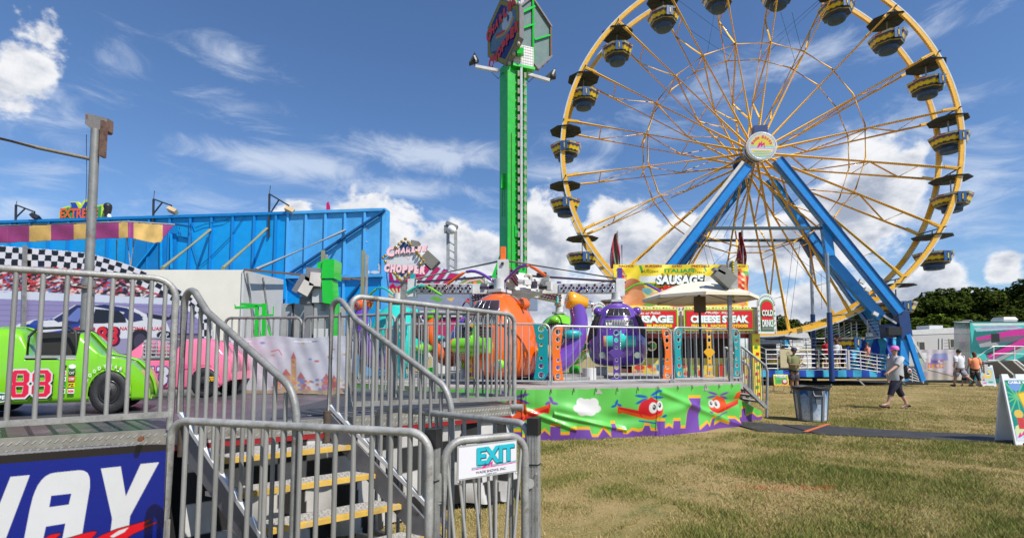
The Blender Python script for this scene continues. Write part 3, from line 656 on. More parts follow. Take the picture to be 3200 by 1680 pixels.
        b = MB(); b.box((-.08, -.745, -1.60), (.13, .03, .56), DB); b.box((.10, -.745, -1.60), (.12, .035, .54), DB); b.box((.02, -.77, -1.60), (.05, .02, .30), LY); b.build('door', r, True)
        return r
    clock = {}
    proto = build_gondola(); used = False
    for k in range(20):
        a = (th0 + k * d) % (2 * math.pi); p = P(a, 9.93, G * .42)
        pz = p.z - 2.3
        # gondolas wholly above the frame are left out
        yy = HZ - (p.z - 2.2 - CAMZ) / p.y * F
        if yy < -40: continue
        g = proto if not used else copy_tree(proto); used = True
        g.location = p; g.scale = (1.13, 1.13, .90); g.rotation_euler = (0, 0, psi + [0.0, .1, -.12, .05, .2][k % 5])
        deg = math.degrees(a); cl = (90 - deg) % 360
        x, z = math.cos(a), math.sin(a)
        clock[k] = (cl, g)
    order = sorted(clock.values(), key=lambda t: t[0])
    posn = {}
    left = [t for t in order if t[0] > 180]; right = [t for t in order if t[0] <= 180]
    ords = 'topmost second-highest third-highest fourth-highest fifth-highest sixth-highest seventh-highest eighth-highest ninth-highest tenth-highest eleventh-highest'.split()
    for side, lst in (('left', sorted(left, key=lambda t: -t[0])), ('right', sorted(right, key=lambda t: t[0]))):
        for i, (c_, g) in enumerate(lst): g['label'] = f'navy and yellow gondola, {ords[i]} in view on the {side} half of the wheel'
    return root, leg_pt
WHEEL, leg_pt = make_wheel()
# ------------------------------------------------------------------ race car ride on the left
DZ = .955
def railing(root, pA, pB, zt, zb, n, r=.021, rb=.0125, foot=None, corner=.10, bars=None, m=None, low=True, sides=(1, 1)):
    """pA, pB: (x, y); zt, zb: (a, b) heights of top and bottom rail; hoop frame, bottom rail, upright bars"""
    m = m or GALV; A = Vector((*pA, 0)); B = Vector((*pB, 0)); d = (B - A); L = d.length; e = d / L
    za, zb_ = zt; f = [foot[0] if foot else zb[0], foot[1] if foot else zb[1]]
    def top(t): return A + d * t + Vector((0, 0, za + (zb_ - za) * t))
    pts = []
    if sides[0]: pts.append(A + Vector((0, 0, f[0])))
    k = corner / L; sl = (zb_ - za)
    for i in range(7):
        a = math.pi / 2 * i / 6
        if sides[0]: pts.append(top(k * (1 - math.cos(a))) - Vector((0, 0, corner * (1 - math.sin(a)))))
    if not sides[0]: pts.append(top(0))
    for i in range(7):
        a = math.pi / 2 * i / 6
        if sides[1]: pts.append(top(1 - k * (1 - math.sin(a))) - Vector((0, 0, corner * (1 - math.cos(a)))))
    if not sides[1]: pts.append(top(1))
    if sides[1]: pts.append(B + Vector((0, 0, f[1])))
    mb = MB(); mb.tube(pts, r, m, 10); mb.build('frame', root)
    bl = lambda t: A + d * t + Vector((0, 0, zb[0] + (zb[1] - zb[0]) * t))
    if low: mb = MB(); mb.beam(bl(0), bl(1), r * 1.7, r * 1.7, m); mb.build('bottom_rail', root)
    for i in range(n):
        t = bars[i] if bars else (i + 1) / (n + 1); x = min(t, 1 - t) * L
        dz = 0
        if x < corner and sides[0 if t < .5 else 1]: dz = corner - math.sqrt(max(0, corner ** 2 - (corner - x) ** 2))
        bar('baluster', bl(t), top(t) - Vector((0, 0, dz)), rb, m, root)
def xy(px, Y): p = at(px, HZ, Y); return (p.x, Y)
A0, B0, C0, D0, E0 = xy(0, 3.08), xy(530, 3.50), xy(1010, 4.06), xy(1236, 4.45), xy(1596, 5.28)
def V2(p): return Vector((p[0], p[1]))
def make_deck():
    dA = (V2(B0) - V2(A0)).normalized(); W0 = V2(A0) - dA * 4.6
    poly = [tuple(W0), A0, B0, C0, D0, E0, xy(1590, 5.55), xy(1240, 6.3), xy(700, 7.15), (-4.7, 8.2), (-11, 7.4), (-11, .7)]
    root = thing('race_ride_platform', (*B0, 0), 'long grey steel deck of the race car ride with blue lettered side panel', 'ride platform')
    top = mat('worn_ride_deck', (0.085, 0.075, 0.085), .38, 0, .45, 2.2, .1, 30, dirt=((.19, .12, .14), 1.1, .52))
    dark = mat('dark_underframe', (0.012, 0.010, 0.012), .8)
    mb = MB(); vs = [(x, y, DZ) for x, y in poly] + [(x, y, DZ - .05) for x, y in poly]; n = len(poly)
    mb.add(vs, [tuple(range(n)), tuple(range(n, 2 * n))[::-1]], top); mb.add(vs, [(i, i + n, (i + 1) % n + n, (i + 1) % n) for i in range(n)], dark)
    dk = mb.build('deck', root)
    # lighter walkway wedge, dark boards, painted lines
    lines = mat('deck_joint', (0.03, 0.03, 0.03), .8); mb = MB()
    for i in range(16):
        p = V2(A0) - dA * 1.0 + dA * (i * .115); q = Vector((.30, .95)).normalized()
        a = p + q * .03; b = p + q * (.42 - .012 * i) + dA * .25; w = dA * .004
        mb.add([(a.x, a.y, DZ + .003), (a.x + w.x, a.y + w.y, DZ + .003), (b.x + w.x, b.y + w.y, DZ + .003), (b.x, b.y, DZ + .003)], [(0, 1, 2, 3)], lines)
    mb.build('board_joints', dk)
    grey = mat('grey_tread_sheet', (.050, .050, .056), .5, 0, .3, 5, .15, 60); mb = MB()
    q = [on(845, 1310, DZ), on(1015, 1296, DZ), on(1230, 1281, DZ), on(1580, 1258, DZ), on(1440, 1235, DZ), on(1100, 1222, DZ), on(985, 1258, DZ), on(860, 1282, DZ)]
    mb.add([(p.x, p.y, DZ + .004) for p in q], [tuple(range(8))], grey); mb.build('tread_sheet', dk)
    mb = MB(); wt = mat('worn_white_line', (.30, .29, .29), .6, 0, .4, 10)
    for a, b in (((1150, 1262), (1560, 1236)), ((960, 1300), (1190, 1284))):
        p, q_ = on(*a, DZ), on(*b, DZ); mb.beam((p.x, p.y, DZ + .007), (q_.x, q_.y, DZ + .007), .012, .003, wt)
    mb.build('line', dk)
    # diamond plate edging, red strip
    dp = mat('diamond_plate', (.34, .32, .28), .38, .5, .25, 14, dirt=((.16, .13, .09), 8, .58)); red = paint('red_strip', (.26, .008, .012), .4, .2)
    segs = [(tuple(W0), A0), (A0, B0), (B0, C0), (C0, D0), (D0, E0)]
    for i, (a, b) in enumerate(segs):
        a2, b2 = V2(a), V2(b); d = (b2 - a2).normalized(); nn = Vector((d.y, -d.x)); a3, b3 = a2 + nn * .008, b2 + nn * .008; mb = MB()
        mb.add([(a3.x, a3.y, DZ + .004), (b3.x, b3.y, DZ + .004), (b3.x, b3.y, DZ - .105), (a3.x, a3.y, DZ - .105)], [(3, 2, 1, 0)], dp)
        mb.add([(a3.x, a3.y, DZ + .004), (b3.x, b3.y, DZ + .004), (b2.x - nn.x * .03, b2.y - nn.y * .03, DZ + .005), (a2.x - nn.x * .03, a2.y - nn.y * .03, DZ + .005)], [(0, 1, 2, 3)], dp)
        L = (b2 - a2).length; k = int(L / .036); up = Vector((0, 0, 1)); d3 = Vector((d.x, d.y, 0))
        for j in range(k):
            for row in (0, 1):
                c = Vector((a3.x, a3.y, DZ - .028 - row * .05)) + d3 * ((j + .5 * row) * .036) + Vector((nn.x, nn.y, 0)) * .002
                s = 1 if (j + row) % 2 else 1; mb.beam(c - d3 * .009 - up * .009, c + d3 * .009 + up * .009, .006, .005, STEEL, up=(nn.x, nn.y, 0))
        ed = mb.build('edge_plate', root)
        mb = MB(); mb.beam((a2.x, a2.y, DZ - .125), (b2.x, b2.y, DZ - .125), .03, .035, red); mb.build('red_strip', ed)
    # dark body below the deck and the checkered cloth
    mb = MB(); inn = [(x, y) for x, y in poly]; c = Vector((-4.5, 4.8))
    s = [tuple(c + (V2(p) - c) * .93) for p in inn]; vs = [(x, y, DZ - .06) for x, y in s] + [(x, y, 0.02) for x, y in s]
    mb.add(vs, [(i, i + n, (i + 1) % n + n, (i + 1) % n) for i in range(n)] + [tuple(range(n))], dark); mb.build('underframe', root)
    path = [V2(B0) + Vector((.12, .06)), V2(C0) + Vector((.03, .03)), V2(D0) + Vector((.02, .06)), V2(E0) + Vector((-.08, -.02)), V2(E0) + Vector((-.02, .2))]
    cum = [0]
    for a, b in zip(path[:-1], path[1:]): cum.append(cum[-1] + (b - a).length)
    cv = Canvas(0, cum[-1], 0, .80, .012, (.60, .58, .55)); CS = .205
    ch = ((np.floor((cv.X + .05 * np.sin(cv.Y * 3)) / CS) + np.floor((cv.Y + .02) / CS)) % 2) == 0; cv.C[ch] = (.014, .013, .013)
    def fn(X, Y):
        px = np.interp(X, cum, [p.x for p in path]); py = np.interp(X, cum, [p.y for p in path]); w = (1 - Y / .8)
        a = .045 * w * np.sin(X * 11 + 1.5 * np.sin(Y * 5)) + .02 * np.sin(X * 23 + 2) * w; fx = np.clip((X - cum[3] + .5), 0, 1) * w
        return np.stack([px + a * .6 + .12 * fx, py - a - .25 * fx, .015 + Y * 1.07 + .05 * np.maximum(0, np.sin(X * 2.6 - 4)) * w], -1)
    cv.build('checkered_skirt', fn, CLOTH, root)
    # blue lettered side panel
    nn = Vector((dA.y, -dA.x)); P0 = V2(A0) + nn * .0; k = .3107
    q = lambda a, b: (a * k, 1260 + b * k)
    cv = Canvas(-90, 521, 1388, 1800, 2.0, S(0, 32, 140, .9))
    cv.poly([q(-400, 560), q(1700, 380), q(1700, 300), q(-400, 400)], S(48, 42, 46, .7))
    cv.poly([q(-400, 520), q(1700, 378), q(1700, 395), q(-400, 552)], S(150, 148, 150)); cv.poly([q(-400, 552), q(1700, 395), q(1700, 470), q(-400, 640)], S(42, 36, 38, .7)); cv.poly([q(1672, 300), q(1700, 300), q(1700, 2000), q(1650, 2000)], S(42, 36, 38, .7))
    Wc = S(222, 222, 222)
    cv.poly([q(*p) for p in ((105, 735), (300, 717), (60, 1352), (-20, 1560), (-170, 1560), (-60, 1150))], Wc); cv.poly([q(*p) for p in ((-260, 760), (-120, 750), (-60, 1150), (-170, 1560), (-280, 1560))], Wc)
    cv.poly([q(*p) for p in ((230, 1420), (300, 1060), (330, 940), (352, 880), (380, 820), (420, 765), (460, 728), (510, 702), (560, 692), (800, 668), (845, 674), (880, 695), (898, 730), (906, 780), (903, 850), (880, 990), (820, 1352), (808, 1560), (190, 1560))], Wc)
    BLb = S(0, 32, 140, .9); cv.poly([q(*p) for p in ((515, 925), (718, 903), (692, 1013), (495, 1040))], BLb); cv.poly([q(*p) for p in ((462, 1235), (658, 1203), (628, 1352), (600, 1560), (400, 1560), (436, 1352))], BLb)
    cv.poly([q(*p) for p in ((1015, 652), (1215, 630), (1265, 932), (1415, 606), (1600, 588), (1308, 1130), (1285, 1352), (1275, 1560), (1080, 1560), (1107, 1320), (1128, 1155))], Wc)
    RD, BK = S(222, 8, 36), S(30, 5, 15, .6)
    sw = [((430, 1365), (500, 1322), (560, 1306), (615, 1303), (560, 1352), (480, 1420)), ((640, 1365), (750, 1335), (860, 1300), (930, 1284), (975, 1286), (950, 1320), (870, 1400), (700, 1420)),
          ((950, 1360), (1050, 1310), (1180, 1260), (1330, 1220), (1440, 1188), (1530, 1155), (1430, 1232), (1595, 1186), (1450, 1258), (1340, 1306), (1240, 1370), (1150, 1480), (930, 1480))]
    for s_ in sw:
        cx = sum(p[0] for p in s_) / len(s_); cy = sum(p[1] for p in s_) / len(s_)
        cv.line([q(*p) for p in s_] + [q(*s_[0])], 5, BK)
    for s_ in sw: cv.poly([q(*p) for p in s_], RD)
    cv.poly([q(*p) for p in ((1105, 1335), (1190, 1278), (1295, 1243), (1250, 1290), (1140, 1345))], Wc)
    cv.clip([(-100, 1420), (0, 1413), (530, 1373), (530, 1810), (-100, 1810)]); pan = cv.build('lettered_side_panel', lambda X, Y: on_plane(X, Y, (P0.x + nn.x * .03, P0.y + nn.y * .03), (dA.x, dA.y)), GLOSSART, root)
    mb = MB(); h = on_plane(442, 1368, (P0.x + nn.x * .06, P0.y + nn.y * .06), (dA.x, dA.y)); rust = mat('rust', (.16, .06, .025), .8, 0, .4, 20); mb.cyl(h, h + Vector((nn.x, nn.y, 0)) * .06, .016, rust); mb.build('peg', root)
    # rails standing on the deck edge
    return root, dA, nn
DECK, dA, dN = make_deck()
def make_rails():
    g = 'aluminium railings of the race car ride'
    a = Vector(xy(0, 3.08)); b = Vector(xy(541, 3.50)); a2 = a - (b - a) * 1.2; L = (b - a2).length
    r = thing('railing', (*b, DZ), 'nearest aluminium deck railing, in front of the green race car', 'railing', g)
    t0 = (a - a2).length / L; bl = [t0 + (1 - t0) * v for v in (-.8, -.66, -.52, -.38, -.24, -.09, .055, .20, .335, .465, .60, .72, .84, .93)]
    railing(r, tuple(a2), tuple(b), (1.985, 1.975), (1.03, 1.06), len(bl), r=.022, rb=.0135, bars=bl, foot=(DZ, DZ), corner=.13)
    a, b = xy(1094, 4.20), xy(1607, 5.30)
    r = thing('railing', (*a, DZ), 'aluminium railing on the deck edge above the checkered skirt', 'railing', g)
    railing(r, a, b, (1.945, 1.875), (1.06, 1.02), 14, r=.024, rb=.0165, foot=(1.0, .86), corner=.09)
    mb = MB(); mb.cyl((b[0] - .02, b[1], .93), (b[0] + .09, b[1] - .03, .93), .035, GALV2); mb.build('end_socket', r)
    for i, (x0, Y0, x1, Y1, n, z0, z1, lb) in enumerate(((700, 7.05, 940, 6.85, 10, 1.975, 1.965, 'rear deck railing in front of the grey generator, left half of the castle banner'), (946, 6.82, 1232, 6.25, 11, 1.965, 1.96, 'rear deck railing between the stair handrail and the teal helicopter'), (1240, 6.2, 1592, 5.48, 13, 1.965, 1.905, 'rear deck railing in front of the orange helicopter'))):
        a, b = xy(x0, Y0), xy(x1, Y1); r = thing('railing', (*a, DZ), lb, 'railing', g); railing(r, a, b, (z0, z1), (1.03, 1.03), n, r=.019, rb=.011, foot=(DZ, DZ), corner=.09)
        if i < 2: mb = MB(); p = Vector((*a, 1.66)); q_ = Vector((*b, 1.66)); mb.beam(p, q_, .02, .02, GALV2); mb.build('middle_rail', r)
make_rails()
def make_castle_banner():
    P0 = V2(xy(700, 6.95)); P1 = V2(xy(1120, 6.48)); D = (P1 - P0).normalized()
    cv = Canvas(700, 1108, 1052, 1228, 2.0, S(222, 220, 226))
    rg = random.Random(3)
    cols = [S(200, 70, 60), S(215, 150, 60), S(225, 110, 60), S(120, 130, 200), S(220, 190, 90), S(230, 120, 130)]
    def soft(c): return tuple(v * .8 + .15 for v in c)
    for x, y0, y1, w in ((918, 1098, 1220, 8), (895, 1150, 1220, 14), (940, 1160, 1220, 12), (1020, 1165, 1222, 14), (1045, 1170, 1222, 12), (1092, 1150, 1222, 12), (870, 1180, 1222, 8)):
        cv.rect(x - w, y0 + 20, x + w, y1, soft(cols[rg.randrange(6)])); cv.poly([(x - w - 1, y0 + 22), (x + w + 1, y0 + 22), (x, y0)], soft(cols[0]))
        for k in range(8): cv.ell(x + rg.uniform(-w, w), rg.uniform(y0 + 30, y1), 4, 3, soft(cols[rg.randrange(6)]))
    for k in range(46): cv.ell(rg.uniform(840, 1105), rg.uniform(1185, 1224), 6, 4, soft(cols[rg.randrange(6)]))
    for k in range(14): cv.ell(rg.uniform(760, 1100), rg.uniform(1065, 1140), rg.uniform(3, 8), rg.uniform(2, 5), soft(cols[rg.randrange(6)]))
    cv.rect(700, 1218, 1108, 1228, S(200, 170, 140)); cv.line([(845, 1098), (870, 1092), (880, 1108)], 3, S(225, 120, 120)); cv.mottle(.07, 5, 7)
    base = lambda X, Y: on_plane(X, Y, P0, D)
    def fn(X, Y):
        P = base(X, Y + 4 * np.sin((X - 700) / 408 * math.pi * 4) * (Y < 1065)); w = .009 * np.sin(X * .04 + .03 * Y) + .003 * np.sin(X * .13 - .05 * Y); P[..., 1] -= w; return P
    o = cv.build('castle_banner', fn, CLOTH); tag(o, 'white banner printed with small colourful castles tied to the rear deck railing', 'banner')
make_castle_banner()

def make_stairs():
    x0, y0, z0, rise, run, w, a, sk = -1.232, 3.964, .770, .187, .247, .958, .656, .432
    e = Vector((math.cos(a), math.sin(a), 0)); n = Vector((math.sin(a + sk), -math.cos(a + sk), 0)); P = Vector((x0, y0, z0)); up = Vector((0, 0, 1))
    root = thing('exit_stairs', (x0 + .5, y0 - .6, 0), 'aluminium exit stairs with four diamond plate treads and yellow nosings', 'stairs')
    TR = mat('tread_plate', (.56, .52, .46), .38, .45, .2, 12, dirt=((.25, .22, .18), 10, .6)); YN = paint('yellow_nosing', (.58, .37, .07), .6, 0, .3, dirt=((.42, .36, .26), 14, .55))
    for i in range(4):
        p = P + n * (run * i) - up * (rise * i); mb = MB(); q = [p, p - e * w, p - e * w - n * .235, p - n * .235]
        vs = q + [v - up * .03 for v in q]; mb.add(vs, [(0, 1, 2, 3), (7, 6, 5, 4), (0, 4, 5, 1), (1, 5, 6, 2), (2, 6, 7, 3), (3, 7, 4, 0)], TR)
        for r_ in range(7):
            for c_ in range(30):
                c = p - e * (.02 + c_ * .0315 + (.008 if r_ % 2 else 0)) - n * (.03 + r_ * .03) + up * .0015
                s_ = 1 if (r_ + c_) % 2 else -1; v = (e * .010 + n * .003 * s_); mb.beam(c - v, c + v, .006, .004, STEEL)
        t = mb.build('tread', root)
        mb = MB(); mb.beam(p - e * .0 - up * .014 + n * .004, p - e * w - up * .014 + n * .004, .012, .032, YN); mb.beam(p - e * .0 + up * .003 - n * .010, p - e * w + up * .003 - n * .010, .024, .004, YN); mb.build('nosing', t)
    SG = mat('stringer_grey', (.16, .16, .17), .5, .3, .3, 6, dirt=((.07, .06, .05), 6, .58))
    for s in (0, 1):
        o = P - e * (w * s + (.012 if s else -.012)); mb = MB(); mb.beam(o - n * run * 1.1 + up * (rise * .9), o + n * run * 4.1 - up * rise * 4.1, .02, .15, SG, up=n.cross(e) if False else (0, 0, 1))
        st = mb.build('stringer', root)
        mb = MB(); mb.beam(o + n * run * 3.0 - up * rise * 3.2, Vector((o.x, o.y, 0)) + n * run * 1.6, .04, .04, SG); mb.beam(Vector((o.x, o.y, .12)) + n * run * .3, Vector((o.x, o.y, .10)) + n * run * 3.6, .03, .03, GALV2); mb.build('brace', st)
    # handrails
    for s, (t0, t1, zt0, zt1, zb0, zb1, nb) in enumerate(((-1.12, 3.62, 1.90, 1.20, 1.06, .28, 12), (-.95, 3.45, 1.895, 1.235, 1.075, .20, 11))):
        o = P - e * (w * (s) + (.03 if s else -.03)); o = Vector((o.x, o.y, 0)); A = o + n * (run * t0); B = o + n * (run * t1); rr = .023
        if s == 1: A, B = o + n * (run * -1.0), o + n * (run * 3.6)
        pts = [A + up * (zb0 - (.12 if s == 0 else .0))]; L = (B - A).length; sl = (zt1 - zt0) / L; d = (B - A) / L
        for i in range(9):
            q = math.pi * i / 8 * .72; pts.append(A + d * (.075 * (1 - math.cos(q))) + up * (zt0 - .09 + .085 * math.sin(q)))
        pts.append(A + d * .26 + up * (zt0 + sl * .26 - .005))
        for i in range(7):
            q = i / 6; c = B - d * (.11 * (1 - q) ** 1.6); pts.append(c + up * (zt1 + .02 - .02 + (-.16) * q ** 1.7 + .07 * (1 - q)))
        pts.append(B + up * .0)
        mb = MB(); mb.tube(pts, rr, GALV, 10); hr = mb.build('handrail', root)
        def ztop(t): return zt0 + (zt1 - zt0) * t - (.0)
        lo = lambda t: A + d * (L * t) + up * (zb0 + (zb1 - zb0) * t)
        mb = MB(); mb.beam(lo(0), lo(1), .028, .028, mat('bright_channel', (.66, .66, .66), .4, .2, .1)); mb.build('lower_channel', hr)
        for i in range(nb):
            t = (i + 1) / (nb + 1); p = lo(t); zz = ztop(t) - (.02 if 0 < i < nb - 1 else .05); bar('baluster', p, Vector((p.x, p.y, zz)), .0135, GALV, hr)
    # rusty sockets at the top
    mb = MB(); rs = mat('rust_post', (.10, .07, .05), .8, .2, .4, 20)
    for s in (0, 1): q = P - e * (w * s) - n * run * 1.02; mb.cyl(Vector((q.x, q.y, .78)), Vector((q.x, q.y, 1.02)), .032, rs)
    mb.build('rail_socket', root)
make_stairs()

# ------------------------------------------------------------------ barricades and the exit gate on the grass
def make_barricades():
    BT = mat('black_tape', (.015, .015, .015), .4, 0, .3, 20); g = 'aluminium barricades round the exit'
    r = thing('barricade', (-1.9, 3.1, 0), 'nearest aluminium barricade standing on the grass in front of the exit stairs', 'barricade', g)
    a, b = xy(545, 3.12), xy(1345, 2.74); railing(r, a, b, (1.065, 1.045), (.10, .10), 14, r=.023, rb=.0145, foot=(0, 0), corner=.11)
    r = thing('barricade', (-1.0, 3.9, 0), 'aluminium barricade behind the exit gate and beside the checkered skirt', 'barricade', g)
    a, b = xy(1183, 4.05), xy(1652, 3.12); railing(r, a, b, (1.05, 1.045), (.10, .10), 10, r=.022, rb=.0135, foot=(0, 0), corner=.09)
    for i, (px, Y, zt, lb) in enumerate(((1357, 2.80, 1.055, 'square aluminium gate post with black taped cap on the hinge side'), (1668, 3.12, 1.075, 'square aluminium gate post with black taped cap on the latch side'))):
        x, y = xy(px, Y); r = thing('gate_post', (x, y, 0), lb, 'post', 'taped gate posts of the exit'); mb = MB(); w = .062 if i else .058; off = .012
        mb.box((x, y, zt / 2), (w, w, zt), GALV, rz=-.35)
        c, s = math.cos(-.35), math.sin(-.35)
        for dx in (-.02, .0, .02): mb.box((x + c * dx + s * w / 2, y + s * dx - c * w / 2, zt / 2), (.004, .004, zt - .02), GALV2, rz=-.35)
        mb.build('post_tube', r)
        mb = MB(); mb.box((x, y, zt - .045), (w + .008, w + .008, .10), BT, rz=-.35); mb.build('tape_cap', r)
        mb = MB()
        z = zt - .27; mb.tube([(x + (w * .56) * q[0] * c - (w * .56) * q[1] * s, y + (w * .56) * q[0] * s + (w * .56) * q[1] * c, z + q[2]) for q in ((-1, -1, 0), (1, -1, .004), (1, 1, 0), (-1, 1, .003))], .0035, BT, 5, True); mb.build('cable_tie', r)
        if i: mb = MB(); mb.cyl((x + s * w / 2 - .02, y - c * w / 2 - .003, .70), (x + s * w / 2 - .02, y - c * w / 2 - .010, .70), .03, STEEL, n=12); mb.cyl((x + .01, y - .04, .76), (x + .01, y - .05, .76), .005, STEEL); mb.build('latch_plate', r)
    # gate
    A = Vector((*xy(1392, 2.83), 0)); B = Vector((*xy(1640, 3.07), 0)); d = B - A; L = d.length; e = d / L; up = Vector((0, 0, 1)); nrm = e.cross(up)
    r = thing('exit_gate', A, 'aluminium swing gate with a white exit sign between the two taped posts', 'gate')
    pts = [A + up * .06]; zt0, zt1 = .985, .985; cr = .11
    for i in range(7): q = math.pi / 2 * i / 6; pts.append(A + e * (cr * (1 - math.cos(q))) + up * (zt0 - cr + cr * math.sin(q)))
    for i in range(7): q = math.pi / 2 * i / 6; pts.append(B - e * (cr * (1 - math.sin(q))) + up * (zt1 - cr + cr * math.cos(q)))
    pts.append(B + up * .06); mb = MB(); mb.tube(pts, .0235, GALV, 10); mb.beam(A + up * .08, B + up * .08, .03, .03, GALV); mb.build('frame', r)
    for i, (ta, tb) in enumerate(((.02, .20), (.17, .34), (.34, .50), (.52, .60), (.68, .62), (.80, .70), (.95, .80))):
        p = A + d * tb + up * .08; q = A + d * ta + up * (.80 if 0 < i < 6 else .93); bar('gate_bar', p, q, .009, STEEL, r)
    mb = MB()
    for z in (.78, .70, .66): mb.cyl(A - e * .03 + up * z, A - e * .03 + up * (z + .04), .014, GALV2)
    mb.box(A - e * .03 + up * .74 - nrm * .0, (.03, .03, .13), GALV2); mb.build('hinge', r)
    # sign
    sO = A + d * .12 + up * .775 + nrm * .028; SW, SH = .372, .185; tilt = e * math.cos(.03) + up * math.sin(.03); su = up
    mb = MB(); mb.prism([(0, 0), (SW, 0), (SW, SH), (0, SH)], sO, tilt, su, .006, mat('sign_frame_grey', (.42, .42, .42), .45, .3)); so = mb.build('sign_plate', r)
    cv = Canvas(.008, SW - .008, .008, SH - .008, .003, S(238, 236, 240)); T1, T2, PK = S(40, 170, 185), S(20, 110, 135), S(235, 35, 140)
    cv.poly([(.085, .052), (.365, .060), (.365, .066), (.085, .059)], T1); cv.poly([(.085, .045), (.365, .053), (.365, .058), (.085, .050)], PK)
    cv.poly([(.145, .047), (.172, .083), (.176, .070), (.198, .088), (.196, .072), (.215, .084), (.212, .050), (.205, .05), (.203, .066), (.183, .052), (.186, .066), (.162, .048)], PK)
    sf = cv.build('sign_face', flat(sO, tilt, su, .0075), GLOSSART, so)
    tm, tm2 = paint('exit_teal', S(30, 175, 190), .3, .1), paint('exit_teal_shadow', S(18, 105, 125), .3, .1); mb = MB(); c = sO + tilt * .232 + su * .118
    mb.text('EXIT', c + tilt * .006 - su * .006, tilt, su, .095, tm2, w=.235, bold=.05, lift=.0095); mb.text('EXIT', c, tilt, su, .095, tm, w=.235, bold=.045, lift=.012)
    gr = paint('exit_grey', S(110, 105, 115), .4, 0); mb.text('WADE SHOWS, INC.', sO + tilt * .205 + su * .030, tilt, su, .016, gr, w=.19, bold=.01, lift=.0095); mb.text('TAMPA BAY', sO + tilt * .205 + su * .015, tilt, su, .006, gr, w=.07, lift=.0095)
    mb.build('lettering', so)
    mb = MB()
    for u_, v_ in ((.0, .0), (SW - .01, .0)): mb.ball(sO + tilt * (u_ + .004) + nrm * .008 - su * .006, .006, STEEL, 6, 4)
    mb.build('screw', so)
make_barricades()

